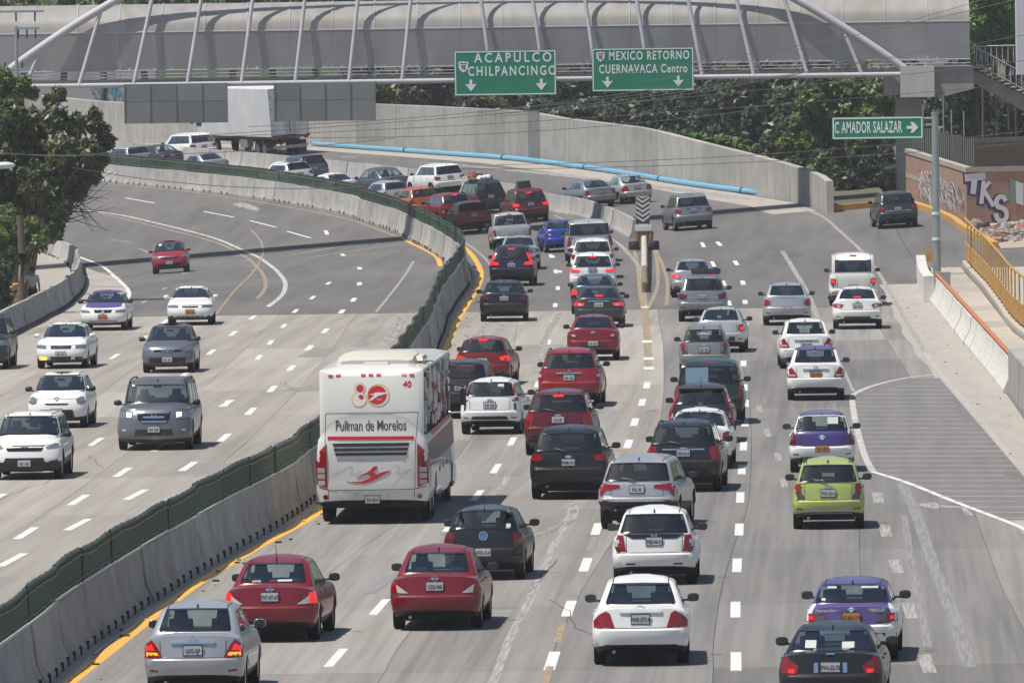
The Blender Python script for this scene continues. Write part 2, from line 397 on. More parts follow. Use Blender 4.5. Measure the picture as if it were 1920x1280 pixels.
dash_line('orange_lane_patches',[(1050,1185),(1025,1270)],6,.14,ypaint2,.005)
dash_line('grey_lane_patches',[(1084,1100),(1110,1020)],6,.16,gpaint,.005)
solid_line('grey_lane_patches',[(692,1112),(705,1100),(735,1078)],.25,gpaint)
solid_line('grey_lane_patches',[(936,918),(946,905),(952,893)],.16,wpaint2)
solid_line('old_line',[(868,452),(905,480),(925,505)],.12,wpaint2,.006)
# left carriageway
dash_line('oncoming_lane_dashes',[(23,1049),(146,983),(255,927),(353,874),(421,820),(470,771),(510.6,729),(546,690),(580,652),(610,620),(641,584),(663,562),(674,532),(674,503),(643,478),(612,436)],5,.2)
dash_line('oncoming_lane_dashes',[(49,999),(147,937),(230,885),(300,838),(365,793),(425,756)],5,.2)
dash_line('faded_lane_dashes',[(425,756),(485,670),(507,642),(532,611),(554,583),(586,558),(616,531)],4.6,.17,wpaint)
dash_line('oncoming_lane_dashes',[(-10,935),(95,880),(180,828),(270,765),(345,703),(396,660),(437,625),(474,595),(508,571)],5,.18)
dash_line('oncoming_lane_dashes',[(60,770),(150,712),(215,668),(269,634),(309,603)],5,.17)
dash_line('faded_lane_dashes',[(270,566),(309,541),(345,512)],4.5,.15,wpaint2)
dash_line('faded_lane_dashes',[(262,376),(410,402),(493,420),(560,440)],10,.15,wpaint)
dash_line('faded_lane_dashes',[(270,470),(228,452),(175,456)],6,.14,wpaint2)
solid_line('curved_edge_line',[(160,394),(230,404),(300,420),(353,433),(400,446),(440,462),(480,480),(510,500),(528,518),(535,532),(532,548),(520,562),(503,573)],.19,mat('white_line_aged',(.47,.46,.44),.8,noise=((2.5,.8,1),(.22,.215,.205),.9,.47,.68)),.007)
solid_line('curved_yellow_line',[(165,396),(240,412),(320,432),(380,447),(430,465),(465,485),(490,510),(498,530),(495,545),(482,560)],.17,ypaint2,.006)
solid_line('curved_yellow_line',[(470,430),(490,455),(492,480),(470,515),(440,545),(405,590)],.1,ypaint2,.0055)
solid_line('gore_edge_line',[(105,470),(160,486),(200,505),(228,530),(242,548),(238,562)],.17,wpaint,.007)
solid_line('thin_cross_line',[(545,478),(640,462),(722,452)],.3,wpaint2,.006)
solid_line('thin_cross_line',[(560,486),(650,472),(740,460)],.3,wpaint2,.006)
solid_line('thin_cross_line',[(515,492),(620,484),(750,470)],.3,wpaint2,.006)
solid_line('diagonal_line',[(775,490),(760,515),(735,548),(705,585)],.13,wpaint2,.006)
dash_line('skid_patch',[(700,600),(688,625),(680,645)],6,.3,gpaint,.005)
# wall-side hatch, right gore hatch, left gore hatch
def hatch(name,rows,m,wd,z):
    mb=MB(); ZC[0]+=1; z=.002+ZC[0]*.00007
    for (xa,xb,y,dy) in rows:
        a=G(xa,y); b=G(xb,y+dy); pts=resample([a,b],1.5); 
        if len(pts)<2: pts=[a,b]
        for q in pts: q.z=0
        strip(mb,pts,wd,z)
    o=mb.build(name,m); o['kind']='structure'; return o
gl=[(745,1604),(790,1610),(850,1626),(884,1642),(920,1730),(975,1880)]
gA=[G(x,y) for y,x in gl][::-1]; gB=[G(1762+(y-700)*.86-8,y) for y,x in gl][::-1]
mb=MB(); nn_=0; vs=[]
for a,b in zip(gA,gB):
    if b.x<a.x: b=a+Vector((.1,0,0))
ga=sorted([(p.y,p.x) for p in gA]); gb_=sorted([(p.y,p.x) for p in gB])
sheet('gore_surface',lambda Y:xof([Vector((x,y,0)) for y,x in ga],Y),lambda Y:max(xof([Vector((x,y,0)) for y,x in ga],Y)+.1,xof([Vector((x,y,0)) for y,x in gb_],Y)),frange(ga[0][0],ga[-1][0]+14,4),4,.0017,mat('gore_grey',(.185,.177,.174),.9,noise=((1.8,.05,1),(.14,.135,.133),.8)))
rows=[]; random.seed(9)
y=716.
while y<978:
    xl=1598+(y-745)*.22 if y<884 else 1636+(y-884)*2.65
    if y<745: xl=1764-(y-701)*3.9
    xr=1762+(y-700)*.86
    if xr-xl>12: rows.append((xl+3,min(xr,1930)-random.random()*12,y,0))
    y+=7.4+(y-716)*.012
hatch('hatch_lines_right',rows,mat('hatch_fade',(.38,.365,.345),.8,noise=((1.5,4,1),(.21,.2,.195),.9,.42,.66)),.27,.0055)
rows=[]
for i in range(26):
    t=i/25.; a=(640+t*700,290+t*75*(.6+.4*t)); rows.append((a[0],a[0]+95,a[1]+4,6))
hatch('hatch_lines_wall',rows,wpaint2,.3,.007)
rows=[(172,205,500,0),(170,218,512,0),(170,228,524,0),(168,236,537,1),(180,240,549,1),(200,236,560,0)]
hatch('hatch_lines_left',rows,wpaint2,.4,.0055)
rows=[(428+i*6,455+i*5.2,462+i*9,0) for i in range(9)]
hatch('hatch_lines_middle',rows,wpaint2,.25,.0055)
# arrows
def arrow(name,pts,m=wpaint2):
    w=[G(*p) for p in pts]; mb=MB(); ZC[0]+=1; mb.add([(p.x,p.y,gz(p.x,p.y)+.002+ZC[0]*.00007) for p in w],[tuple(range(len(w)))]); o=mb.build(name,m); o['kind']='structure'
arrow('road_arrow',[(1708,946),(1752,941),(1762,946),(1810,950),(1826,966),(1810,966),(1803,953),(1762,951),(1757,955)])
arrow('road_arrow',[(436,383),(452,380),(468,383),(487,391),(482,396),(462,392),(455,389),(449,390)])
# tyre skid marks on concrete
for pl in ([(872,655),(900,620),(940,580)],[(905,655),(935,615),(950,590)],[(925,640),(945,605)],[(985,1010),(1070,975),(1075,940)] ,[(1005,700),(1020,640),(1048,590)],[(1010,690),(1028,620),(1052,585)],[(733,640),(750,612),(765,590)],[(722,640),(740,610),(755,588)]):
    solid_line('skid_mark',pl,.2,skid,.0045)
# hairline cracks and repair patches
crk=mat('road_crack',(.085,.08,.078),.95); rp2=mat('road_patch',(.215,.207,.195),.9,noise=((3,1,1),(.26,.25,.23),.7))
rnd=random.Random(41); mb=MB(); ZC[0]+=1; zk=.002+ZC[0]*.00007
for i in range(34):
    Y=rnd.uniform(168,375); left=rnd.random()<.4
    X=(medx(Y)-rnd.uniform(1.5,8)) if left else (medx(Y)+rnd.uniform(1.5,15)); pts=[Vector((X,Y,0))]; a=rnd.choice([0,0,math.pi/2])+rnd.uniform(-.25,.25)
    for k in range(rnd.randint(5,14)):
        a2=a+rnd.uniform(-.22,.22); pts.append(pts[-1]+Vector((math.sin(a2)*.7,math.cos(a2)*(1.3 if abs(a)<.6 else .7),0)))
    if pts[-1].x>xof(rightb,pts[-1].y)-2: continue
    if not left and min(p.x-medx(p.y) for p in pts)<.5: continue
    if left and max(p.x-medx(p.y) for p in pts)>-.5: continue
    strip(mb,pts,rnd.uniform(.010,.018),zk)
o=mb.build('road_cracks',crk); o['kind']='structure'
mb=MB(); ZC[0]+=1; zk=.0012
for i in range(9):
    Y=rnd.uniform(175,370); X=medx(Y)+rnd.choice([-1,1])*rnd.uniform(2,7); L=rnd.uniform(3,9); strip(mb,[Vector((X+k*L*.05/4,Y+k*L/4,0)) for k in range(5)],rnd.uniform(.8,1.6),zk+i*.00005)
o=mb.build('repair_patches',rp2); o['kind']='structure'
# ------------------------------------------------------------------ barriers
JP=[(-.30,-.1),(-.30,.08),(-.17,.34),(-.085,1.0),(-.07,1.06),(.07,1.06),(.085,1.0),(.17,.34),(.30,.08),(.30,-.1)]
def barrier(line,label,cat,seglen,prof,m,slots=0,gap=.03,mfun=None,start=0,group=None,zs=1.0):
    pts=resample(line,1.0); p0=pts[0]; root=empty('concrete_barrier',(p0.x,p0.y,gz(p0.x,p0.y))); tag(root,label,cat,group)
    o0=Vector((p0.x,p0.y,gz(p0.x,p0.y)))
    n=int(seglen); i=0; k=0; N=len(pts)
    mbs=MB(); rnd=random.Random(len(pts))
    while i<N-1:
        j=min(i+n,N-1); sub=[pts[q].copy() for q in range(i,j+1)]
        if len(sub)<2: break
        dl=(sub[1]-sub[0]).normalized()*gap; sub[0]=sub[0]+dl; sub[-1]=sub[-1]-dl
        lat=rnd.uniform(-.025,.025); hz=rnd.uniform(-.015,.02)
        secs=[]
        for q,p in enumerate(sub):
            nn=nrm(pts,i+q); sec=[]
            for (a,z) in prof:
                w=p+nn*(a+lat); sec.append(Vector((w.x,w.y,gz(p.x,p.y)+z*zs+(hz if z>.9 else 0)))-o0)
            secs.append(sec)
        mb=MB(); mb.sweep(secs,None,closed=True)
        mb.build('barrier_segment',(mfun(k) if mfun else m),root,smooth=25)
        if slots:
            for q in range(slots):
                t=(q+.5)/slots*(len(sub)-1); a=int(t); pp=sub[a].lerp(sub[min(a+1,len(sub)-1)],t-a); nn=nrm(pts,min(i+a,N-1))
                for sd in (-1,1):
                    w=pp+nn*(sd*.305+lat); rz=math.atan2(nn.y,nn.x)
                    
                    if pp.y<420 or rnd.random()<.62: mbs.box(Vector((w.x,w.y,gz(pp.x,pp.y)+.08))-o0,(.05,.13,.16),rubber,rz)
        i=j; k+=1
    if slots: 
        s=mbs.build('foot_block',None,root); s['kind']='stuff'
    return root,pts
medroot,medpts=barrier(med,'long curving concrete median barrier carrying the green screen','barrier',6,JP,jconc,slots=4)
barrier(bar2,'bare pale concrete barrier between main lanes and outer lanes, ending at the chevron marker','barrier',4,JP,jconc,slots=0,zs=.85)
lb=[p.copy() for p in leftb[2:]]; 
barrier(lb,'curved concrete barrier between oncoming road and left pavement','barrier',5,JP,jconc,slots=5,zs=.92)
# green anti-glare screen on the median
green=mat('green_screen_mesh',(.009,.046,.033),.5,noise=((1.2,1.2,3),(.015,.065,.046),.6),bump=((40,40,2),.4),island=2); green.node_tree.nodes['Principled BSDF'].inputs['Alpha'].default_value=.9
greend=mat('dark_green_rail',(.012,.045,.032),.4)
tape=mat('ochre_tape',(.30,.20,.035),.7,noise=((3,3,3),(.12,.10,.03),.8))
palerail=mat('pale_green_cable',(.42,.50,.45),.5)
fp=resample(med,.16)
p0=fp[0]; o0=Vector((p0.x,p0.y,gz(p0.x,p0.y))); scr=empty('glare_screen',o0); tag(scr,'dark green ribbed anti-glare screen standing on the median barrier','fence')
PN=38; i=0; rnd=random.Random(5); k=0
while i<len(fp)-2:
    j=min(i+PN,len(fp)-1); h=rnd.uniform(-.018,.018); secs=[]; mb=MB(); lat=rnd.uniform(-.03,.03)
    for q in range(i,j+1):
        p=fp[q]; nn=nrm(fp,q); a=.028 if q%2 else -.028
        lean=.04*math.sin(q*.11)
        base=gz(p.x,p.y)+1.06; A=p+nn*(a+lat); B=p+nn*(a+lat+lean)
        secs.append([Vector((A.x,A.y,base+.02))-o0,Vector((B.x,B.y,base+.60+h))-o0])
    mb.sweep(secs); mb.build('screen_panel',green,scr)
    # rail, post, ochre tapes
    mr_=MB(); top=[]; low=[]; cab=[]
    for q in range(i,j+1,3):
        p=fp[q]; nn=nrm(fp,q); base=gz(p.x,p.y)+1.06; B=p+nn*(lat+.04*math.sin(q*.11))
        top.append(Vector((B.x,B.y,base+.62+h+.012*math.sin(q*.9)))-o0); C=p+nn*(lat+.1); cab.append(Vector((C.x,C.y,base+.03))-o0)
    mr_.path(top,.035,greend,5); mr_.build('top_rail',None,scr,smooth=60)
    mc=MB(); mc.path(cab,.018,palerail,4); mc.build('foot_cable',None,scr)
    for sd in (-1,1):
        mt=MB(); vs=[]; vs2=[]
        for q in range(i,j+1,2):
            p=fp[q]; nn=nrm(fp,q); base=gz(p.x,p.y)+1.06; B=p+nn*(lat+.04*math.sin(q*.11)*.8+sd*.045); wv=.012*math.sin(q*.23)+.008*math.sin(q*.9)
            for z in (base+.485+h+wv,base+.52+h+wv): vs.append(Vector((B.x,B.y,z))-o0)
            C=p+nn*(lat+sd*.04); wv=.02*math.sin(q*.5)
            for z in (base+.10+wv,base+.122+wv): vs2.append(Vector((C.x,C.y,z))-o0)
        for V in (vs,vs2): mt.add(V,[(2*a,2*a+1,2*a+3,2*a+2) for a in range(len(V)//2-1)],tape)
        mt.build('ochre_tape',None,scr)
    mp=MB(); p=fp[i]; base=gz(p.x,p.y)+1.06; mp.box(Vector((p.x,p.y,base+.31))-o0,(.05,.05,.60),greend); mp.build('post',None,scr)
    i=j; k+=1
# ------------------------------------------------------------------ retaining wall beyond the outer lanes
wt=[(1552,339),(1481,312),(1280,257),(1211,238.5),(1060,222),(976,208),(808,199),(707,195),(590,191),(232,193),(0,176)]
wtb=[G(*p) for p in [(1550,400),(1490,380),(1278,343),(1200,330),(1060,310),(976,300),(808,287),(707,280),(590,272),(235,269),(0,262)]]
tops=[at(a[0],a[1],b.y).z-gz(b.x,b.y) for a,b in zip(wt,wtb)]
wl=[Vector((p.x,p.y,0)) for p in wtb]+[Vector((-48,705,0))]; tops.append(2.7)
wp=resample(wl,1.0)
def hof(Y):
    for k in range(len(wl)-1):
        if wl[k].y<=Y<=wl[k+1].y: return tops[k]+(tops[k+1]-tops[k])*(Y-wl[k].y)/(wl[k+1].y-wl[k].y)
    return tops[0] if Y<wl[0].y else tops[-1]
o0=Vector((wp[0].x,wp[0].y,gz(wp[0].x,wp[0].y))); rw=empty('retaining_wall',o0); tag(rw,'long tall weathered concrete wall curving behind the outer lanes','wall')
i=0
while i<len(wp)-1:
    j=min(i+7,len(wp)-1); secs=[]
    for q in range(i,j+1):
        p=wp[q]; nn=nrm(wp,q); h=hof(p.y); g=gz(p.x,p.y); sh=(p-wp[min(q+1,len(wp)-1)]).normalized()*(.012) if q==j else Vector()
        sec=[]
        for (a,z) in ((0,-.3),(0,h-.03),(.02,h),(.33,h),(.35,h-.03),(.35,-.3)):
            w=p+nn*a+sh; sec.append(Vector((w.x,w.y,g+z))-o0)
        secs.append(sec)
    mb=MB(); mb.sweep(secs,None,closed=True); mb.build('wall_panel',wconc,rw)
    i=j
# slightly ragged darker patch on the wall face, and dark joint
wpatch_dark=mat('damp_stain',(.15,.155,.16),.8,noise=((5,5,.8),(.27,.265,.25),.8,.5,.7))
def wallpatch(name,xs,y0,y1,m,parent,rag=3,th=.012):
    mb=MB(); vs=[]; r=random.Random(int(xs[0])); n=9
    Yw=None
    for k in range(n+1):
        y=y0+(y1-y0)*k/n
        for e,x in enumerate(xs):
            xx=x+r.uniform(-rag,rag)
            # intersect ray with wall line
            best=None
            for a,b in zip(wp,wp[1:]):
                X=at(xx,y,(a.y+b.y)/2).x
                if best is None or abs(X-(a.x+b.x)/2)<best[0]: best=(abs(X-(a.x+b.x)/2),(a.y+b.y)/2,a,b)
            Y=best[1]; p=at(xx,y,Y); d=(best[3]-best[2]).normalized(); nn=Vector((d.y,-d.x,0))
            # snap on to wall face
            t=(Vector((p.x,p.y,0))-best[2]).dot(d); q=best[2]+d*t-nn*th
            vs.append(Vector((q.x,q.y,p.z)))
    mb.add(vs,[(2*k,2*k+1,2*k+3,2*k+2) for k in range(n)],m); o=mb.build(name,None); 
    o.parent=parent; o.matrix_parent_inverse=Matrix.Translation(-Vector(parent.location)); return o
wallpatch('damp_stain',(991,1014),209,300,wpatch_dark,rw,1.2)
wallpatch('open_joint',(1057.5,1060.5),226,302,dark,rw,.4)
# blue pipe along the wall foot
blue=mat('blue_pipe',(.13,.40,.60),.35,noise=((.5,.5,1),(.22,.50,.68),.5))
bp=[G(*p) for p in [(588,274),(640,278),(808,290),(976,303),(1144,325),(1278,347),(1380,361),(1450,370)]]
bpp=resample(bp,2.0); o0=P3(bpp[0].x,bpp[0].y); pr=empty('blue_pipe',o0); tag(pr,'long light blue pipe lying along the foot of the concrete wall','pipe')
i=0; secl=11
while i<len(bpp)-1:
    j=min(i+secl,len(bpp)-1); mb=MB()
    pts=[P3(p.x,p.y,.15)-o0 for p in bpp[i:j+1]]; mb.path(pts,.135,blue,12); mb.build('pipe_section',None,pr,smooth=50)
    c=P3(bpp[j].x,bpp[j].y,.15)-o0; d=(pts[-1]-pts[-2]).normalized()
    mb=MB(); mb.tube(c-d*.12,c+d*.12,.165,mat('pipe_joint_black',(.03,.04,.05),.6),12); mb.build('pipe_joint',None,pr,smooth=50)
    i=j
# ------------------------------------------------------------------ right side: ramp wall, railings, pole sign, brick walls
steel=mat('galvanised_steel',(.36,.40,.41),.45,metal=.5,noise=((2,2,1),(.28,.31,.32),.7))
orange=mat('ochre_railing_paint',(.50,.27,.05),.55,noise=((2,.6,5),(.36,.21,.06),.8,.4,.65))
oranged=mat('rusty_orange_pipe',(.50,.17,.05),.6,noise=((4,4,4),(.40,.14,.06),.7))
pale=mat('pale_pavement',(.42,.385,.33),.9,noise=((1.5,.7,1),(.31,.28,.24),.7),island=2)
ycurb=mat('yellow_curb_paint',(.55,.30,.06),.8,noise=((2,2,2),(.36,.25,.12),.8,.4,.65))
rb=[Vector((p.x,p.y,0)) for p in [G(1884,738),G(1743,565)]]
barrier([rb[0]+Vector((.3,0,0)),rb[1]+Vector((.3,0,0))],'whitewashed sloping concrete barrier under the orange pipe rail, right edge of road','barrier',6,
        [(-.34,-.1),(-.34,.12),(-.12,.55),(-.07,.92),(.1,.92),(.12,-.1)][::-1],jwhite)
# orange pipe rail on it
ra=P3(rb[0].x+.3,rb[0].y,1.02); rbb=P3(rb[1].x+.3,rb[1].y,1.02)
root=empty('pipe_rail',ra); tag(root,'single orange pipe rail running along the top of the whitewashed barrier','railing')
mb=MB(); mb.path([(0,0,0),rbb-ra],.07,oranged,10); mb.build('rail',None,root,smooth=50)
for k in range(7):
    q=(rbb-ra)*(k+.3)/7; mb=MB(); mb.box(q+Vector((0,0,-.08)),(.05,.05,.16),oranged); mb.build('bracket',None,root)
# square end block next to it + wall to the pole
def wallrun(name,label,pts,h,th,m,cat='wall',cap=None):
    o0=P3(pts[0].x,pts[0].y); root=empty(name,o0); tag(root,label,cat); ps=resample(pts,2.0); 
    if len(ps)<2: ps=pts
    mb=MB(); secs=[]
    for i,p in enumerate(ps):
        nn=nrm(ps,i); t=i/(len(ps)-1); hh=h if not isinstance(h,tuple) else h[0]+(h[1]-h[0])*t
        secs.append([Vector(((p+nn*a).x,(p+nn*a).y,gz(p.x,p.y)+z))-o0 for a,z in ((-th/2,-.3),(-th/2,hh-.04),(-th/2+.03,hh),(th/2-.03,hh),(th/2,hh-.04),(th/2,-.3))])
    mb.sweep(secs,None,closed=True); mb.build('wall_body',m,root)
    return root
wallrun('end_wall','pale concrete wall end standing before the grey sign pole',[Vector((15.95,386.5,0)),Vector((16.3,400,0)),Vector((17.0,420,0))],(1.0,.8),.4,jwhite)
mb=MB(); mb.box((0,0,.5),(.62,.5,1.16),jconc); o=mb.build('concrete_block'); o.location=P3(16.55,389); tag(o,'square grey concrete block at the end of the orange pipe rail','block')
mb=MB(); mb.box((0,0,.18),(.55,.5,.36),orange,taper=.85); mb.box((0,0,.4),(.42,.4,.1),ycurb); o=mb.build('bollard_base'); o.location=P3(17.45,421,.5); tag(o,'small orange block perched behind the pale wall end beside the pole','block')
wallrun('ramp_wall','tall plain concrete wall block at far right edge, nearer than the white barrier',[Vector((12.9,150,0)),Vector((14.2,262,0)),Vector((14.75,296.5,0))],(1.55,1.35),.5,wconc)
# walkway slabs (pieces)
walk=empty('pavement'); walk['kind']='structure'
railpts=[Vector((17.0,296,0)),Vector((17.15,341,0)),Vector((17.9,372,0)),Vector((18.55,398,0)),Vector((18.9,421,0))]
yy=frange(300,420,6)
for a,b in zip(yy,yy[1:]):
    xa=lambda Y:xof([Vector((14.9,296,0)),Vector((16.35,388,0)),Vector((17.2,421,0))],Y)
    mb=MB(); vs=[]
    for Y in (a+.02,b-.02): vs+=[(xa(Y),Y,gz(17,Y)+.28),(xof(railpts,Y)-.25,Y,gz(17,Y)+.28)]
    mb.add(vs+[(v[0],v[1],v[2]-.5) for v in vs],[(0,1,3,2),(4,5,1,0)]); mb.build('slab',pale,walk)
wallrun('kerb_wall','low pale kerb wall carrying the yellow railing',[p.copy() for p in railpts],.5,.3,mat('kerb_concrete',(.45,.41,.36),.9,noise=((2,1,2),(.33,.30,.27),.7)))
# yellow railing with bars and a solid lower band
rp=resample(railpts,.42); o0=P3(rp[0].x,rp[0].y,.5); rail=empty('yellow_railing',o0); tag(rail,'tall ochre yellow railing with vertical bars above a solid band, right of pavement','railing')
mb=MB(); secs=[]; secs2=[]; tp=[]
for i,p in enumerate(rp):
    nn=nrm(rp,i); z0=gz(p.x,p.y)+.5
    secs.append([Vector(((p+nn*a).x,(p+nn*a).y,z0+z))-o0 for a,z in ((-.02,.12),(-.02,.76),(.02,.76),(.02,.12))])
    tp.append(Vector((p.x,p.y,z0+1.75))-o0)
mb.sweep(secs,None,closed=True); mb.build('solid_band',orange,rail)
mb=MB(); mb.path(tp,.045,orange,8); mb.build('top_rail',None,rail,smooth=60)
mb=MB(); mb.path([t-Vector((0,0,.98)) for t in tp],.03,orange,6); mb.build('mid_rail',None,rail,smooth=60)
bars=[tp[i] for i in range(0,len(tp),10)]
barme=MB(); barme.box((0,0,-.88),(.06,.06,1.76),orange); barme=barme.mesh('bar')
for i,t in enumerate(bars):
    o=bpy.data.objects.new('bar',barme); COL.objects.link(o); o.parent=rail; o.location=t
# second short railing stub and verge at the right edge
mb=MB(); mb.box((0,0,.6),(.22,.22,1.2),orange); o=mb.build('yellow_post'); o.location=P3(22.7,432); tag(o,'single yellow post cut by the right edge of the picture','post')
mb=MB(); pts=[P3(20.2,418,.0),P3(21.2,421,0),P3(24,424,.0)]
root=empty('verge'); root['kind']='structure'
sheet('dry_verge',lambda Y:xof(railpts,Y)+.2,lambda Y:30,frange(300,424,4),4,.05,pale,parent=root)
sheet('dirt_lot',lambda Y:xof([Vector((21.4,440,0)),Vector((20.7,459,0))],Y),lambda Y:31,frange(441,470,2),8,.02,mat('rubble_dirt',(.34,.24,.18),.95,noise=((1.5,1.5,1),(.42,.37,.31),.8),bump=((3,3,3),.8)),parent=root)
# curbs
def curb(label,pts,h,wd,m):
    o0=P3(pts[0].x,pts[0].y); root=empty('kerb',o0); tag(root,label,'kerb'); ps=resample(pts,1.5); 
    i=0
    while i<len(ps)-1:
        j=min(i+1,len(ps)-1); a,b=ps[i],ps[j]; d=(b-a).normalized()*.01; nn=nrm(ps,i); secs=[]
        for p in (a+d,b-d): secs.append([Vector(((p+nn*u).x,(p+nn*u).y,gz(p.x,p.y)+z))-o0 for u,z in ((-wd/2,-.2),(-wd/2,h),(wd/2,h),(wd/2,-.2))])
        mb=MB(); mb.sweep(secs,None,closed=True); mb.build('kerb_stone',m,root); i=j
curb('yellow painted kerb across the end of the tall concrete wall',[Vector((15.6,491.5,0)),Vector((18.4,492.5,0))],.28,.3,ycurb)
curb('yellow kerb running along the foot of the graffitied brick wall',[Vector((19.0,497,0)),Vector((20.3,470,0)),Vector((20.52,459,0)),Vector((21.15,442,0))],.26,.3,ycurb)
sheet('dry_ground_corner',lambda Y:15.9,lambda Y:18.8,frange(493,520,3),3,.2,earth,parent=root)
# sign pole
pb=G(1757,527); root=empty('sign_pole',pb); tag(root,'tall grey steel pole on the pavement holding the C AMADOR SALAZAR sign','pole')
mb=MB(); H=CAMH-(214+2)/46.-pb.z+.2
ztop=at(1754,212,pb.y).z-pb.z
mb.tube((0,0,0),(0,0,ztop),.165,steel,16,.14); mb.build('pole_shaft',None,root,smooth=50)
mb=MB(); mb.tube((0,0,ztop-.02),(0,0,ztop+.03),.16,steel,16); mb.build('pole_cap',None,root,smooth=50)
for z in (at(1757,448,pb.y).z-pb.z,at(1757,400,pb.y).z-pb.z):
    mb=MB(); mb.tube((0,0,z-.06),(0,0,z+.06),.185,mat('light_band',(.62,.68,.68),.5),16); mb.build('band',None,root,smooth=50)
mb=MB(); mb.box((0,0,.03),(.7,.7,.06),steel); mb.build('base_plate',None,root)
for px in (240,252): 
    z=at(1740,px-18,pb.y).z-pb.z; mb=MB(); mb.tube((0,0,z),(-.85,-.12,z),.045,steel,8); mb.build('arm',None,root,smooth=50)
sgreen=mat('sign_green',(.004,.20,.115),.45,noise=((1,1,1),(.01,.24,.14),.5)); swhite=mat('sign_white',(.74,.76,.74),.5)
def signboard(label,px0,py0,px1,py1,Y,rows,arrows,shield=None,cornern=None,tiltw=1):
    a=at(px0,py0,Y); b=at(px1,py1,Y); cx=(a.x+b.x)/2; cz=(a.z+b.z)/2
    cl=at((px0+px1)/2,(py0+py1)/2,Y); W=(px1-px0)*Y/F; H=(py1-py0)*Y/F
    root=empty('road_sign',cl); tag(root,label,'road sign')
    mb=MB(); mb.box((0,0,0),(W,.05,H),sgreen); mb.build('panel',None,root)
    bw=.055
    for nm,c,d in (('border',(0,-.032,H/2-bw),(W-.06,.014,bw)),('border',(0,-.032,-H/2+bw),(W-.06,.014,bw)),('border',(-W/2+bw,-.032,0),(bw,.012,H-.17)),('border',(W/2-bw,-.032,0),(bw,.012,H-.17))):
        mb=MB(); mb.box(c,d,swhite); mb.build(nm,None,root)
    for s,x,y,size,xs,sp,al in rows:
        p=at(x,y,Y)-cl; M=Matrix.Translation((p.x,-.03,p.z))@FACE_CAM
        textmesh('lettering',s,size,swhite,M,root,al,.005,xs,sp,bold=.012)
    for kind,x,y,s in arrows:
        p=at(x,y,Y)-cl; mb=MB()
        if kind=='down': o=[(-.17,1),(.17,1),(.17,.38),(.42,.62),(.85,.62),(0,-1),(-.85,.62),(-.42,.62),(-.17,.38)]; o=[(-.2,.95),(.2,.95),(.2,.25),(.85,.35),(0,-.75),(-.85,.35),(-.2,.25)]
        else: o=[(-1,.25),(-.1,.25),(-.35,.9),(.15,.9),(1,0),(.15,-.9),(-.35,-.9),(-.1,-.25),(-1,-.25)]
        f=[(p.x+u*s,-.04,p.z+v*s) for u,v in o]; bk=[(q[0],-.03,q[2]) for q in f]; n=len(f)
        mb.add(f+bk,[tuple(range(n))]+[(i,(i+1)%n,n+(i+1)%n,n+i) for i in range(n)],swhite); mb.build('arrow',None,root,fixn=True)
    if shield:
        x,y,s,num=shield; p=at(x,y,Y)-cl; mb=MB()
        o=[(-.75,.95),(-.3,.8),(0,1),(.3,.8),(.75,.95),(.95,.5),(.8,.1),(.85,-.3),(.5,-.8),(0,-1.15),(-.5,-.8),(-.85,-.3),(-.8,.1),(-.95,.5)]
        n=len(o); f=[(p.x+u*s,-.04,p.z+v*s) for u,v in o]; bk=[(q[0],-.03,q[2]) for q in f]
        mb.add(f+bk,[tuple(range(n))]+[(i,(i+1)%n,n+(i+1)%n,n+i) for i in range(n)],swhite); e=mb.build('route_shield',None,root,fixn=True)
        dk=mat('shield_ink',(.05,.05,.06),.5)
        textmesh('shield_number',num,s*1.05,dk,Matrix.Translation((p.x,-.046,p.z-.05))@FACE_CAM,e,'CENTER',.002,.8,1.0,.01)
        mb=MB(); mb.box((p.x,-.046,p.z+s*.55),(s*1.35,.004,s*.16),dk); mb.build('shield_band',None,e)
    return root,W,H
YB=505.
s1,_,_=signboard('green overhead sign reading ACAPULCO CHILPANCINGO with two down arrows',852,95,1043,179,501.0,
  [('ACAPULCO',962,109,.66,.86,1.42,'CENTER'),('CHILPANCINGO',960,134,.66,.72,1.32,'CENTER')],[('down',883,162,.34),('down',1015,160,.34)],(869,125,.27,'95'))
s2,_,_=signboard('green overhead sign reading MEXICO RETORNO CUERNAVACA Centro with two down arrows',1110,90,1301,171,501.0,
  [('MEXICO RETORNO',1217,105,.60,.66,1.2,'CENTER'),('CUERNAVACA Centro',1206,130,.60,.66,1.15,'CENTER')],[('down',1139,156,.32),('down',1272,154,.32)],(1126,106,.24,'95'))
s3,_,_=signboard('small green sign reading C AMADOR SALAZAR with a right arrow, on the grey pole',1560,219,1731,261,pb.y-.15,
  [('C AMADOR SALAZAR',1628,240,.66,.395,1.1,'CENTER')],[('right',1711,239,.24)])
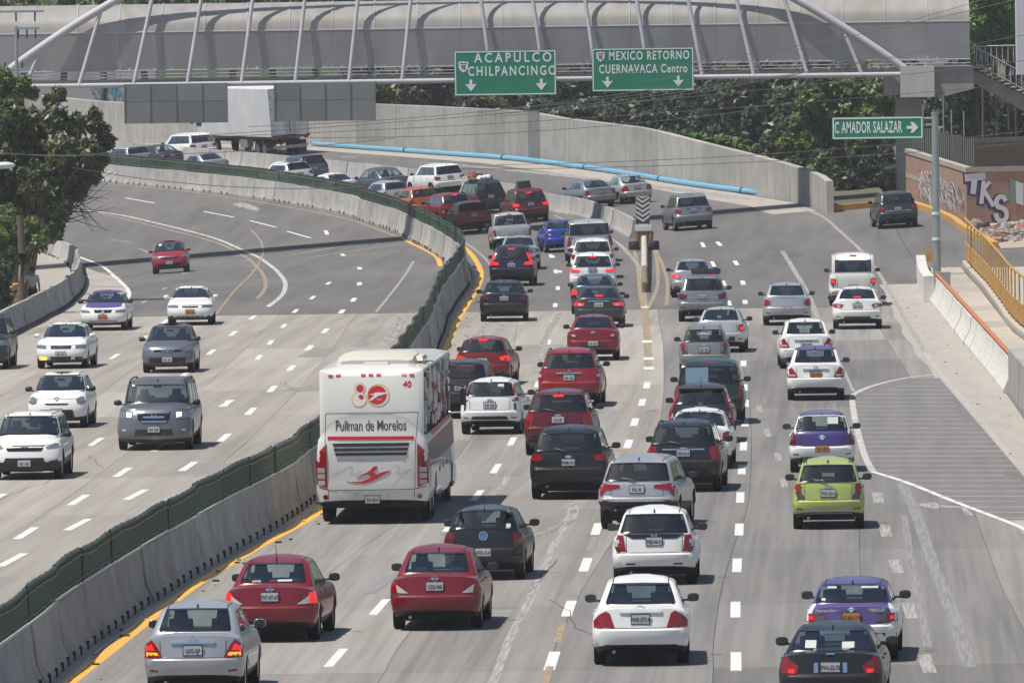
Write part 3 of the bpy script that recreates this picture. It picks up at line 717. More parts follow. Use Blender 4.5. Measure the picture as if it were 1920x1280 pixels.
# brick walls
def brickmat(name,c1,c2,mort,su=4.2):
    m=bpy.data.materials.new(name); m.use_nodes=True; t=m.node_tree; b=t.nodes['Principled BSDF']; b.inputs['Roughness'].default_value=.9
    tc=t.nodes.new('ShaderNodeTexCoord'); br=t.nodes.new('ShaderNodeTexBrick'); br.inputs['Scale'].default_value=1
    br.inputs['Brick Width'].default_value=.26; br.inputs['Row Height'].default_value=.085; br.inputs['Mortar Size'].default_value=.012
    br.inputs['Color1'].default_value=(*c1,1); br.inputs['Color2'].default_value=(*c2,1); br.inputs['Mortar'].default_value=(*mort,1)
    t.links.new(tc.outputs['UV'],br.inputs['Vector'])
    nz=t.nodes.new('ShaderNodeTexNoise'); nz.inputs['Scale'].default_value=1.1; nz.inputs['Detail'].default_value=6; t.links.new(tc.outputs['UV'],nz.inputs[0])
    rp=t.nodes.new('ShaderNodeMapRange'); rp.inputs[1].default_value=.45; rp.inputs[2].default_value=.7; t.links.new(nz.outputs[0],rp.inputs[0])
    mx=t.nodes.new('ShaderNodeMix'); mx.data_type='RGBA'; t.links.new(rp.outputs[0],mx.inputs[0]); t.links.new(br.outputs[0],mx.inputs[6]); mx.inputs[7].default_value=(.30,.25,.21,1)
    t.links.new(mx.outputs[2],b.inputs['Base Color']); return m
brick=brickmat('brickwork',(.36,.15,.09),(.28,.11,.07),(.36,.29,.23))
cap=mat('wall_cap_concrete',(.40,.36,.30),.9,noise=((2,2,2),(.28,.25,.21),.7))
def brickwall(label,a,b,z0,z1a,z1b,th=.25,band=None):
    """a,b plan points; heights absolute"""
    L=(b-a).length; root=empty('brick_wall',Vector((a.x,a.y,z0))); root.rotation_euler=(0,0,math.atan2(b.y-a.y,b.x-a.x)); tag(root,label,'wall')
    ha,hb=z1a-z0,z1b-z0
    me=bpy.data.meshes.new('brick_face'); vs=[(0,0,-.5),(L,0,-.5),(L,0,hb),(0,0,ha),(0,th,-.5),(L,th,-.5),(L,th,hb),(0,th,ha)]
    me.from_pydata(vs,[],[(0,1,2,3),(5,4,7,6),(1,5,6,2),(4,0,3,7),(3,2,6,7)]); me.materials.append(brick); uv=me.uv_layers.new(name='UVMap')
    for p in me.polygons:
        for li in p.loop_indices:
            v=me.vertices[me.loops[li].vertex_index].co; uv.data[li].uv=(v.x+v.y,v.z)
    o=bpy.data.objects.new('brick_face',me); COL.objects.link(o); o.parent=root
    mb=MB(); mb.add([(-.03,-.04,ha-.02),(L+.03,-.04,hb-.02),(L+.03,-.04,hb+.2),(-.03,-.04,ha+.2),(-.03,th+.04,ha-.02),(L+.03,th+.04,hb-.02),(L+.03,th+.04,hb+.2),(-.03,th+.04,ha+.2)],[(0,1,2,3),(5,4,7,6),(1,5,6,2),(4,0,3,7),(3,2,6,7),(0,4,5,1)],cap)
    mb.build('capping',None,root)
    if band:
        mb=MB(); mb.add([(0,-.015,band[0]),(L*.28,-.015,band[0]-.1),(L*.28,-.015,band[0]+.12),(0,-.015,band[0]+.25)],[(0,1,2,3)],cap); mb.build('render_band',None,root)
    return root,L
A=Vector((19.55,500,0)); B=Vector((20.85,463,0)); C=Vector((32,466,0))
zc=at(1805,314,463).z; za=at(1685,279,500).z
B1=B+(A-B).normalized()*.07
w1,L1=brickwall('receding brick wall covered in dense white and black scribbled graffiti',A,B1,gz(20,480),za-.2,zc-.2,band=(1.3,))
w2,L2=brickwall('brick wall facing the road with large white TKS graffiti',B,C,gz(B.x,B.y),zc-.2,at(1920,310,466).z-.2)
# graffiti: painted strokes lying on the brick face
gw=mat('graffiti_white',(.66,.65,.68),.7,noise=((3,3,3),(.5,.48,.52),.6)); gk=mat('graffiti_outline',(.045,.03,.09),.7); gkk=mat('graffiti_black',(.04,.04,.05),.7)
def stroke(mb,pts,wd,y,m,close=False):
    P=[Vector((p[0],p[1])) for p in pts]; n=len(P); vs=[]
    for i,p in enumerate(P):
        d=(P[min(i+1,n-1)]-P[max(i-1,0)]).normalized(); q=Vector((-d.y,d.x))*wd/2
        if i==0: p=p-d*wd*.15
        if i==n-1: p=p+d*wd*.15
        vs+=[(p.x-q.x,y,p.y-q.y),(p.x+q.x,y,p.y+q.y)]
    mb.add(vs,[(2*i,2*i+1,2*i+3,2*i+2) for i in range(n-1)],m)
def onwall2(px,py): # pixel -> wall2 local
    p=at(px,py,464); return (p.x-B.x,p.z-gz(B.x,B.y))
def P8(l): # crop8 coords -> pixels
    return [onwall2(1680+x/6.4,260+y/6.4) for x,y in l]
glyph=[('T',[[(825,465),(1060,445)],[(940,450),(915,650)]],.34),('K',[[(1050,510),(1020,770)],[(1120,520),(1050,610),(1170,800)]],.2),
       ('S',[[(1325,740),(1300,700),(1250,695),(1210,740),(1225,810),(1290,830),(1335,880),(1330,950),(1280,985),(1225,960),(1200,900)]],.22)]
def smooth2(pts,n=5):
    if len(pts)<3: return pts
    out=[]
    for i in range(len(pts)-1):
        p0,p1,p2,p3=[Vector(pts[max(0,min(len(pts)-1,k))]) for k in (i-1,i,i+1,i+2)]
        for k in range(n):
            t=k/n; out.append(tuple(.5*((2*p1)+(p2-p0)*t+(2*p0-5*p1+4*p2-p3)*t*t+(3*p1-p0-3*p2+p3)*t*t*t)))
    out.append(tuple(pts[-1])); return out
for nm,strokes,wd in glyph:
    mo=MB(); mi=MB()
    for k,s in enumerate(strokes):
        q=P8(s)
        if nm=='S': q=smooth2(q)
        wk=wd*(1.0 if not (nm=='T' and k==1) else .8)
        stroke(mo,[(x-.05,z-.05) for x,z in q],wk+.19,-.008-.001*k,gk); stroke(mi,q,wk,-.014-.001*k,gw)
    o=mo.build('graffiti_outline',None,w2); o2=mi.build('graffiti_letter',None,w2)
# scrappy banner on wall 2
q=[onwall2(1680+x/6.4,260+y/6.4) for x,y in [(1365,455),(1445,500),(1440,760),(1385,740)]]; mb=MB(); mb.add([(x,-.05,z) for x,z in q],[(0,1,2,3)],mat('banner_green',(.18,.26,.22),.7))
q=[onwall2(1680+x/6.4,260+y/6.4) for x,y in [(1445,500),(1545,540),(1545,800),(1450,770)]]; mb.add([(x,-.06,z) for x,z in q],[(0,1,2,3)],mat('banner_white',(.6,.62,.64),.7)); mb.build('banner',None,w2)
# scribble graffiti on wall 1
rnd=random.Random(11); ms=MB(); mk=MB()
for i in range(330):
    u=rnd.uniform(.22,.97)*L1; t=u/L1; zlo=.45+.12*math.sin(t*9); zhi=2.0-.5*abs(t-.4)-.35*t
    z=rnd.uniform(zlo,zhi); ln=rnd.uniform(.15,.5); dx=rnd.uniform(.3,1.6); pts=[(u,z),(u+dx*.5,z-ln*.3),(u+dx,z-ln)] if u+dx<L1-.1 else [(u,z),(u-.3,z-ln)]
    if i%2: stroke(ms,pts,rnd.uniform(.05,.12),-.006-.00005*i,gw)
    else: stroke(mk,pts,rnd.uniform(.04,.07),-.007-.00005*i,gkk)
a=ms.build('graffiti_white_scribble',None,w1); a['kind']='stuff'; a=mk.build('graffiti_black_scribble',None,w1); a['kind']='stuff'
# rubble heap in front of wall 2
rub=MB(); rnd=random.Random(3); rm=[mat('rubble_grey',(.32,.30,.28),.95),mat('rubble_brick',(.33,.17,.12),.95),mat('rubble_dark',(.10,.095,.09),.95)]
for i in range(420):
    x=rnd.uniform(20.9,24.5); y=rnd.uniform(446,462)
    if x<xof([Vector((21.4,440,0)),Vector((20.7,459,0))],y)+.1: continue
    s=rnd.uniform(.06,.2)*(1.8 if rnd.random()<.06 else 1)
    M=Matrix.Rotation(rnd.uniform(0,6),3,'Z')@Matrix.Rotation(rnd.uniform(-.5,.5),3,'X')
    rub.box((x,y,gz(x,y)+.02+s*.25),(s*1.5,s,s*.7),rm[rnd.choice([0,0,1,2])],M=M,taper=rnd.uniform(.5,.9))
o=rub.build('rubble'); o['kind']='stuff'; tag(o,'scattered rubble and broken bricks in front of the TKS wall','rubble')
def boulder(label,loc,s,m,seed):
    b=bmesh.new(); bmesh.ops.create_icosphere(b,subdivisions=3,radius=1); r=random.Random(seed)
    ph=[r.uniform(0,6) for _ in range(6)]
    for v in b.verts:
        n=v.co.normalized(); k=1+.16*math.sin(3*n.x+ph[0])*math.cos(4*n.y+ph[1])+.12*math.sin(5*n.z+ph[2]+4*n.x)+.05*math.sin(13*n.x+9*n.y+ph[3]); v.co=Vector((n.x*s[0],n.y*s[1],n.z*s[2]))*k
    me=bpy.data.meshes.new('boulder'); b.to_mesh(me); b.free(); me.materials.append(m); me.polygons.foreach_set('use_smooth',[True]*len(me.polygons))
    o=bpy.data.objects.new('boulder',me); COL.objects.link(o); o.location=loc; tag(o,label,'boulder'); return o
boulder('large grey boulder at the corner of the two brick walls',P3(21.08,458.2,.25),(.36,.35,.26),mat('boulder_grey',(.24,.22,.19),.9,noise=((3,3,3),(.12,.11,.10),.8),coords='Object'),1)
boulder('dark round lump beside the grey boulder under the T of the graffiti',P3(21.52,458.2,.2),(.17,.2,.2),mat('lump_dark',(.05,.05,.055),.8),2)
# brick enclosure behind, upper right
brickwall('upper brick wall in deep shade behind the lower brick walls',Vector((21.3,505,0)),Vector((30,507,0)),gz(20,490),at(1805,268,505).z,at(1920,262,505).z)
root=empty('corrugated_fence',Vector((19.8,499,gz(20,499)))); tag(root,'weathered corrugated grey sheets with tall rods behind the receding brick wall','fence')
csh=mat('weathered_sheet',(.20,.20,.17),.8,noise=((3,3,.6),(.12,.13,.10),.8))
for k in range(5):
    mb=MB(); vs=[]; 
    for i in range(13): 
        x=k*.62+i*.05; vs+=[(x,.04*(i%2),0),(x,.04*(i%2),at(1700+k*20,235+k*6,500).z-gz(20,499))]
    mb.add(vs,[(2*i,2*i+2,2*i+3,2*i+1) for i in range(12)],csh); mb.build('sheet',None,root)
for k,x in enumerate((0.6,1.1,1.6,2.0,2.6)):
    mb=MB(); mb.tube((x,.2,0),(x,.2,at(1780,(195,205,178,205,208)[k],500).z-gz(20,499)),.03,mat('rod_grey',(.3,.3,.28),.6),6); mb.build('rod',None,root)
# ------------------------------------------------------------------ chevron crash marker
pc=G(1207,468); root=empty('chevron_marker',pc); tag(root,'black and white chevron marker board at the nose of the bare barrier','marker')
cb=mat('chevron_black',(.03,.03,.035),.5); cw=mat('chevron_white',(.55,.56,.55),.5)
Yc=pc.y; sc_=Yc/F
def cl(px,py): p=at(px,py,Yc); return (p.x-pc.x,p.z-pc.z)
x0,zt=cl(1192,367); x1,zb=cl(1218,419); W=x1-x0; H=zt-zb; xm=(x0+x1)/2
mb=MB(); mb.box((xm,.0,(zt+zb)/2),(W,.04,H),cb); mb.build('board',None,root)
n=6
for k in range(n):
    zc_=zb+H*(k+.35)/n; h=H/n*.52; d=.21
    def clampz(z): return max(zb,min(zt,z))
    L_=[(x0,clampz(zc_+d+h)),(xm,clampz(zc_+h)),(xm,clampz(zc_)),(x0,clampz(zc_+d))]; R2=[(x1,clampz(zc_+d+h)),(xm,clampz(zc_+h)),(xm,clampz(zc_)),(x1,clampz(zc_+d))]
    mb=MB(); mb.add([(x,-.026,z) for x,z in L_],[(0,1,2,3)][::1],cw); mb.add([(x,-.026,z) for x,z in R2],[(3,2,1,0)],cw); mb.build('chevron',None,root)
mb=MB(); 
for x in (x0+.06,x1-.06): mb.box((x,.05,(zb)/2+.3),(.05,.04,zb+.6),steel)
mb.build('leg',None,root)
# barrels / cushion
x0b,z1b=cl(1190,419); x1b,z0b=cl(1223,466)
tyel=mat('faded_yellow_plastic',(.42,.23,.06),.7,noise=((6,6,6),(.25,.15,.06),.8)); 
root2=empty('crash_barrel',pc+Vector((0,-.9,0))); tag(root2,'faded yellow crash block with white lid and black skirt below the chevron board','crash barrier')
mb=MB(); wb_=x1b-x0b; mb.box(((x0b+x1b)/2,0,z1b*.45),(wb_,.8,z1b*.62),tyel); mb.build('body',None,root2)
mb=MB(); mb.box(((x0b+x1b)/2-.02,0,z1b*.84),(wb_*.95,.86,z1b*.2),mat('white_plastic',(.6,.6,.57),.6)); mb.build('lid',None,root2)
for k in range(4):
    mb=MB(); x=x0b+wb_*(.12+.25*k); mb.add([(x,-.404,z1b*.2),(x+.1,-.404,z1b*.2),(x+.16,-.404,z1b*.7),(x+.06,-.404,z1b*.7)],[(0,1,2,3)],mat('stripe_dark',(.10,.07,.04),.7)); mb.build('stripe',None,root2)
mb=MB(); 
for sx in (-1,1): mb.lathe([(0,-.2),(.24,-.2),(.28,-.1),(.28,.1),(.24,.2),(0,.2)],rubber,14,'Y' if 0 else 'Z',(x0b+wb_*.5+sx*.42,-.2,.22))
mb.build('rubber_drum',None,root2,smooth=40)
# striped tube leaning down + post
root3=empty('striped_delineator',G(1209,548)); tag(root3,'low white and ochre delineator rail running from the crash block toward the camera','delineator')
pa=G(1209,552); pz=pc+Vector((0,-1.4,.55)); o0=root3.location
N=9
for k in range(N):
    a=(pz-o0).lerp(Vector((0,0,.28)),k/N); b=(pz-o0).lerp(Vector((0,0,.28)),(k+1)/N)
    mb=MB(); mb.tube(a,b-(b-a)*.04,.13,mat('delineator_white',(.55,.54,.48),.7,noise=((5,5,5),(.35,.33,.28),.8)) if k<6 else mat('delineator_ochre',(.24,.17,.08),.8,noise=((5,5,5),(.14,.11,.07),.8)),10); mb.build('tube_section',None,root3,smooth=50)
mb=MB(); mb.tube((0,0,0),(0,0,.35),.12,mat('delineator_ochre'),10); mb.build('foot',None,root3,smooth=50)
# ------------------------------------------------------------------ footbridge
lav=mat('white_arch_paint',(.50,.485,.53),.45,noise=((1,1,1),(.38,.365,.40),.7))
S=F/YB
def bx(px): return (px-CX)/S
def bz(px,py): return at(px,py,YB).z
zc=bz(960,149)
br=empty('footbridge',(0,YB,0)); tag(br,'covered steel footbridge with white arch and translucent vaulted roof spanning the motorway','bridge')
roofm=bpy.data.materials.new('dusty_polycarbonate'); roofm.use_nodes=True
t=roofm.node_tree; b_=t.nodes['Principled BSDF']; b_.inputs['Roughness'].default_value=.45
gp=t.nodes.new('ShaderNodeNewGeometry'); mpp=t.nodes.new('ShaderNodeMapping'); mpp.inputs['Scale'].default_value=(1.6,.5,.25); t.links.new(gp.outputs['Position'],mpp.inputs[0])
nz=t.nodes.new('ShaderNodeTexNoise'); nz.inputs['Scale'].default_value=1; nz.inputs['Detail'].default_value=6; t.links.new(mpp.outputs[0],nz.inputs[0])
cr_=t.nodes.new('ShaderNodeValToRGB'); e=cr_.color_ramp.elements; e[0].position=.35; e[0].color=(.37,.34,.295,1); e[1].position=.62; e[1].color=(.44,.43,.415,1)
t.links.new(nz.outputs[0],cr_.inputs[0]); t.links.new(cr_.outputs[0],b_.inputs['Base Color'])
meshm=bpy.data.materials.new('grey_wire_mesh'); meshm.use_nodes=True; t=meshm.node_tree; b_=t.nodes['Principled BSDF']; b_.inputs['Roughness'].default_value=.6
gp=t.nodes.new('ShaderNodeNewGeometry'); mpp=t.nodes.new('ShaderNodeMapping'); mpp.inputs['Scale'].default_value=(.9,.5,.35); t.links.new(gp.outputs['Position'],mpp.inputs[0])
nz=t.nodes.new('ShaderNodeTexNoise'); nz.inputs['Detail'].default_value=6; nz.inputs['Scale'].default_value=1; t.links.new(mpp.outputs[0],nz.inputs[0])
cr_=t.nodes.new('ShaderNodeValToRGB'); e=cr_.color_ramp.elements; e[0].position=.35; e[0].color=(.31,.31,.33,1); e[1].position=.65; e[1].color=(.42,.42,.44,1)
t.links.new(nz.outputs[0],cr_.inputs[0]); t.links.new(cr_.outputs[0],b_.inputs['Base Color']); b_.inputs['Alpha'].default_value=.80
for m_,k_ in ((meshm,.35),(roofm,.3)):
    t=m_.node_tree; b_=t.nodes['Principled BSDF']; out=[n for n in t.nodes if n.type=='OUTPUT_MATERIAL'][0]; tl=t.nodes.new('ShaderNodeBsdfTranslucent'); tl.inputs[0].default_value=(.55,.54,.53,1)
    ms=t.nodes.new('ShaderNodeMixShader'); ms.inputs[0].default_value=k_; t.links.new(b_.outputs[0],ms.inputs[1]); t.links.new(tl.outputs[0],ms.inputs[2]); t.links.new(ms.outputs[0],out.inputs[0])
ztop=11.82; zseam=10.42; zlow=8.55; yf=-2.45; yb_=2.45
xL,xR=bx(-160),bx(1822); pw=2.16; n=int((xR-xL)/pw)+1; pw=(xR-xL)/n
steelw=mat('bridge_grey_steel',(.42,.42,.44),.5)
arcp=[]
for i in range(15):
    a=math.pi*i/14; arcp.append((-math.cos(a)*2.5,zseam+math.sin(a)**.85*(ztop-zseam)))
for k in range(n):
    xa,xb=xL+k*pw+.012,xL+(k+1)*pw-.012
    mb=MB(); mb.sweep([[Vector((xa,y,z)) for y,z in arcp],[Vector((xb,y,z)) for y,z in arcp]]); mb.build('roof_panel',roofm,br,smooth=60)
    mb=MB(); mb.add([(xa,yf,zlow),(xb,yf,zlow),(xb,yf-.06,zseam-.03),(xa,yf-.06,zseam-.03)],[(0,1,2,3)]); mb.build('mesh_panel',meshm,br)
    mb=MB(); mb.add([(xa,yb_,zlow),(xb,yb_,zlow),(xb,yb_+.06,zseam-.03),(xa,yb_+.06,zseam-.03)],[(3,2,1,0)]); mb.build('mesh_panel',meshm,br)
    mb=MB(); mb.path([Vector((xa,y,z+.02)) for y,z in arcp],.03,steelw,5); mb.tube((xa,yf+.03,zc+.1),(xa,yf+.03,zseam),.035,steelw,6); mb.build('rib',None,br,smooth=60)
    # diagonal bracing inside and Y brace at the foot
    xm=(xa+xb)/2
    mb=MB(); mb.tube((xa,yf+.1,zlow),(xb,yf+.1,zseam),.025,steelw,5) if k%2 else mb.tube((xb,yf+.1,zlow),(xa,yf+.1,zseam),.025,steelw,5); mb.build('brace',None,br)
    mb=MB()
    mb.tube((xa,yf-.02,zc+.28),(xa,yf-.02,zlow+.15),.03,lav,6); mb.tube((xa,yf-.02,zc+.3),(xa-.5,yf-.02,zlow+.1),.03,lav,6); mb.tube((xa,yf-.02,zc+.3),(xa+.5,yf-.02,zlow+.1),.03,lav,6)
    mb.build('bracket',None,br,smooth=60)
for nm,z,r in (('seam_rail',zseam,.05),('lower_rail',zlow-.02,.04),('lower_rail',zlow-.2,.03),('lower_rail',zlow-.36,.03)):
    mb=MB(); mb.tube((xL,yf-.03,z),(xR,yf-.03,z),r,steelw,6); mb.build(nm,None,br,smooth=60)
mb=MB(); mb.box(((xL+xR)/2,0,zc+.14),(xR-xL,4.8,.22),mat('deck_concrete',(.33,.32,.30),.85,noise=((.6,.6,1),(.25,.24,.23),.7))); mb.build('deck',None,br)
xa,xe=bx(-12),bx(1712)
mb=MB(); mb.tube((bx(-300),yf-.75,zc),(bx(1692),yf-.75,zc),.125,lav,14); mb.build('bottom_chord',None,br,smooth=60)
mb=MB(); mb.tube((bx(-300),-yf+.75,zc),(bx(1692),-yf+.75,zc),.125,lav,14); mb.build('bottom_chord',None,br,smooth=60)
xmid=(xa+xe)/2; half=(xe-xa)/2; rise=8.7
def arch(x): u=(x-xmid)/half; return zc+rise*(1-u*u)
ap=[]
for i in range(61):
    x=xa+(xe-xa)*i/60; z=arch(x); ap.append(Vector((x,yf-.75+(z-zc)*.13,z)))
mb=MB(); mb.path(ap,.20,lav,16); mb.build('arch',None,br,smooth=60)
for px in [60,160,262,362,463,563,663,762,929,1026,1124,1222,1322,1418,1518,1619]:
    x=bx(px); d=px-848; s=-1 if d>0 else 1; lean=s*(.12+.30*(abs(d)/790)**3.5)
    # intersect with arch
    z=zc; xx=x
    while z<arch(xx) and z<20: z+=.05; xx=x+lean*(z-zc)
    mb=MB(); mb.tube((x,yf-.75,zc),(xx,yf-.75+(z-zc)*.13,z),.10,lav,12); mb.build('hanger',None,br,smooth=60)
# pier on the right with cap beam
pcol=mat('pier_concrete',(.36,.34,.31),.85,noise=((2,2,.4),(.26,.24,.22),.8)); pwht=mat('pier_cap_render',(.52,.52,.50),.8,noise=((2,2,.6),(.40,.40,.39),.7))
mb=MB(); z0=bz(1720,181); z1=bz(1720,123)
mb.box(((bx(1690)+bx(1753))/2,yf-.55,(z0+z1)/2),(bx(1753)-bx(1690),1.0,z1-z0),pwht); mb.build('pier_cap',None,br)
zr=bz(1790,166); mb=MB(); xx0,xx1=bx(1753),bx(1828)
vs=[(xx0,yf+.1,z0+.02),(xx0+.5,yf+.1,z0),(xx1,yf+.1,zr),(xx1,yf+.1,z1),(xx0,yf+.1,z1)]; vs+=[(v[0],-yf-.1,v[2]) for v in vs]
mb.add(vs,[(0,1,2,3,4),(9,8,7,6,5),(0,5,6,1),(1,6,7,2),(2,7,8,3),(3,8,9,4),(4,9,5,0)],pcol); mb.build('cap_beam',None,br)
mb=MB(); mb.box(((bx(1660)+bx(1690))/2,yf+.6,(bz(1675,134)+bz(1675,176))/2),(bx(1689)-bx(1661),1.6,bz(1675,134)-bz(1675,176)),pcol); mb.build('cap_beam',None,br)
zg=gz(20,505)-.3
mb=MB(); mb.box((bx(1709),-.3,(z0+zg)/2),(1.25,1.6,z0-zg),pcol); mb.build('pier',None,br)
mb=MB(); mb.box((bx(-230),0,(zc+gz(-30,505))/2-.2),(1.6,2.6,zc-gz(-30,505)-.1),pcol); mb.build('pier',None,br)
# stairs at the right
st=empty('bridge_stairs',(bx(1832),YB,0)); tag(st,'concrete stair flight with white handrails descending right from the footbridge','stairs')
sx=0; z=bz(1832,125)
for k in range(14):
    mb=MB(); mb.box((.12+k*.30,-.2,z-.06-k*.165),(.33,2.2,.05),mat('stair_tread',(.55,.54,.51),.8)); mb.build('tread',None,st)
mb=MB(); L=14*.3; D=14*.165
for y in (-.9,.7):
    vs=[(-.1,y,z-.1),(-.1,y,z-.75),(L,y,z-D-.95),(L,y,z-D-.12),(-.1,y+.2,z-.1),(-.1,y+.2,z-.75),(L,y+.2,z-D-.95),(L,y+.2,z-D-.12)]
    mb.add(vs,[(0,1,2,3),(7,6,5,4),(0,4,5,1),(1,5,6,2),(2,6,7,3),(3,7,4,0)],pcol)
mb.build('stringer',None,st)
for y in (-1.35,.95):
    mb=MB(); off=0 if y<0 else 2.2
    if off: mb.path([(0,y,z+1.0),(off,y,z+1.02),(off+2.6,y,z+1.02-2.6*.55)],.035,lav,6)
    else: mb.tube((.1,y,z+.95),(L,y,z+.95-L*.55),.035,lav,6); mb.tube((.1,y,z+.15),(L,y,z+.15-L*.55),.035,lav,6)
    mb.build('handrail',None,st,smooth=60)
    for k in range(15):
        x=.1+k*.28; zt_=(z+.95-x*.55) if not off else (z+1.02 if x<off else z+1.02-(x-off)*.55)
        mb=MB(); mb.tube((x,y,zt_-.85),(x,y,zt_),.022,lav,5); mb.build('baluster',None,st)
mb=MB(); mb.box((0,0,6),(1.7,1.2,12.5),mat('white_column_paint',(.62,.60,.64),.6,noise=((1,1,.4),(.54,.52,.57),.6))); o=mb.build('white_column'); o.location=(bx(1905)+.85,YB-4,bz(1900,130)); tag(o,'pale square column rising at the top right corner beside the stairs','column')
# back of the two opposing signs below deck
bkm=mat('sign_back_grey',(.20,.215,.215),.6,metal=.2,noise=((.8,.8,.8),(.16,.17,.17),.7),island=2)
def signback(label,x0,x1,y0,y1,nc):
    Y=YB-3.5; a=at(x0,y0,Y); b=at(x1,y1,Y); root=empty('road_sign',Vector(((a.x+b.x)/2,Y,(a.z+b.z)/2))); tag(root,label,'road sign')
    W=b.x-a.x; H=a.z-b.z
    for i in range(nc):
        for j in range(2):
            mb=MB(); mb.box((-W/2+W*(i+.5)/nc,0,-H/2+H*(j*.55+.275 if j==0 else .775)),(W/nc-.02,.04,H*(.55 if j==0 else .45)-.02),bkm); mb.build('panel',None,root)
    mb=MB(); mb.box((0,.04,0),(W-.05,.03,H-.05),dark)
    for i in range(nc+1): mb.box((-W/2+W*i/nc+(.03 if i==0 else -.03 if i==nc else 0),-.035,0),(.05,.05,H),mat('sign_frame',(.17,.18,.18),.6))
    mb.build('frame',None,root)
signback('left grey back of a road sign hung under the footbridge deck',232,428,158,230,4)
signback('right grey back of a road sign hung under the footbridge deck, by the truck',513,705,156,226,4)
# ------------------------------------------------------------------ left: pavement, person, lamp, orange barrier
sheet('left_pavement',lambda Y:-60,lambda Y:xof(leftb,Y)-.2,frange(330,560,3),12,.08,mat('left_pavement',(.36,.33,.28),.9,noise=((.8,.5,1),(.25,.23,.19),.8)))
ob=P3(-19.2,383); root=empty('orange_plastic_barrier',ob); tag(root,'orange plastic barrier lying behind the left concrete barrier','barrier')
mb=MB(); mb.box((.3,4,.95),(.45,8,.5),mat('orange_plastic',(.62,.24,.03),.6,noise=((3,3,3),(.42,.22,.08),.8)),rz=-.06,taper=.8); mb.build('body',None,root)
mb=MB(); mb.box((.25,4,.35),(.6,7.6,.75),mat('pale_plastic',(.5,.42,.3),.6),rz=-.06); mb.build('base',None,root)
# street lamp head at the left edge
lp=at(8,310,330); root=empty('street_lamp',Vector((-18.6,330,0))); tag(root,'pale street lamp head poking in at the left edge before the tree','street lamp')
mb=MB(); mb.tube((0,0,0),(0,0,lp.z-.2),.09,steel,10,.06); mb.build('pole_shaft',None,root,smooth=50)
mb=MB(); mb.tube((0,0,lp.z-.2),(1.6,0,lp.z),.04,steel,8); mb.build('arm',None,root,smooth=50)
b=bmesh.new(); bmesh.ops.create_uvsphere(b,u_segments=16,v_segments=10,radius=1); bmesh.ops.scale(b,vec=(.36,.16,.11),verts=b.verts); me=bpy.data.meshes.new('lamp_head'); b.to_mesh(me); b.free(); me.materials.append(mat('lamp_shell',(.55,.60,.60),.4)); me.polygons.foreach_set('use_smooth',[True]*len(me.polygons))
o=bpy.data.objects.new('lamp_head',me); COL.objects.link(o); o.parent=root; o.location=(lp.x+18.6,0,lp.z)
# utility pole crossarms top-left
up=at(31,100,430); root=empty('utility_pole',P3(up.x,430)); tag(root,'grey utility pole with cross arms and insulators at the top left corner','pole'); zb_=root.location.z
mb=MB(); mb.tube((0,0,0),(0,0,at(31,50,430).z-zb_),.07,steel,8); mb.build('pole_shaft',None,root,smooth=50)
for y,x0_,x1_ in ((54,-.1,1.0),(130,-1.6,.6),(22,-1.2,1.2)):
    z=at(31,y,430).z-zb_; mb=MB(); mb.box(((x0_+x1_)/2,0,z),(x1_-x0_,.09,.09),steel); mb.build('cross_arm',None,root)
    for k in range(3):
        x=x0_+(x1_-x0_)*(k+.5)/3; mb=MB(); mb.tube((x,0,z),(x,0,z-.42 if y<100 else z+.3),.035,dark,6); mb.build('insulator',None,root,smooth=50)
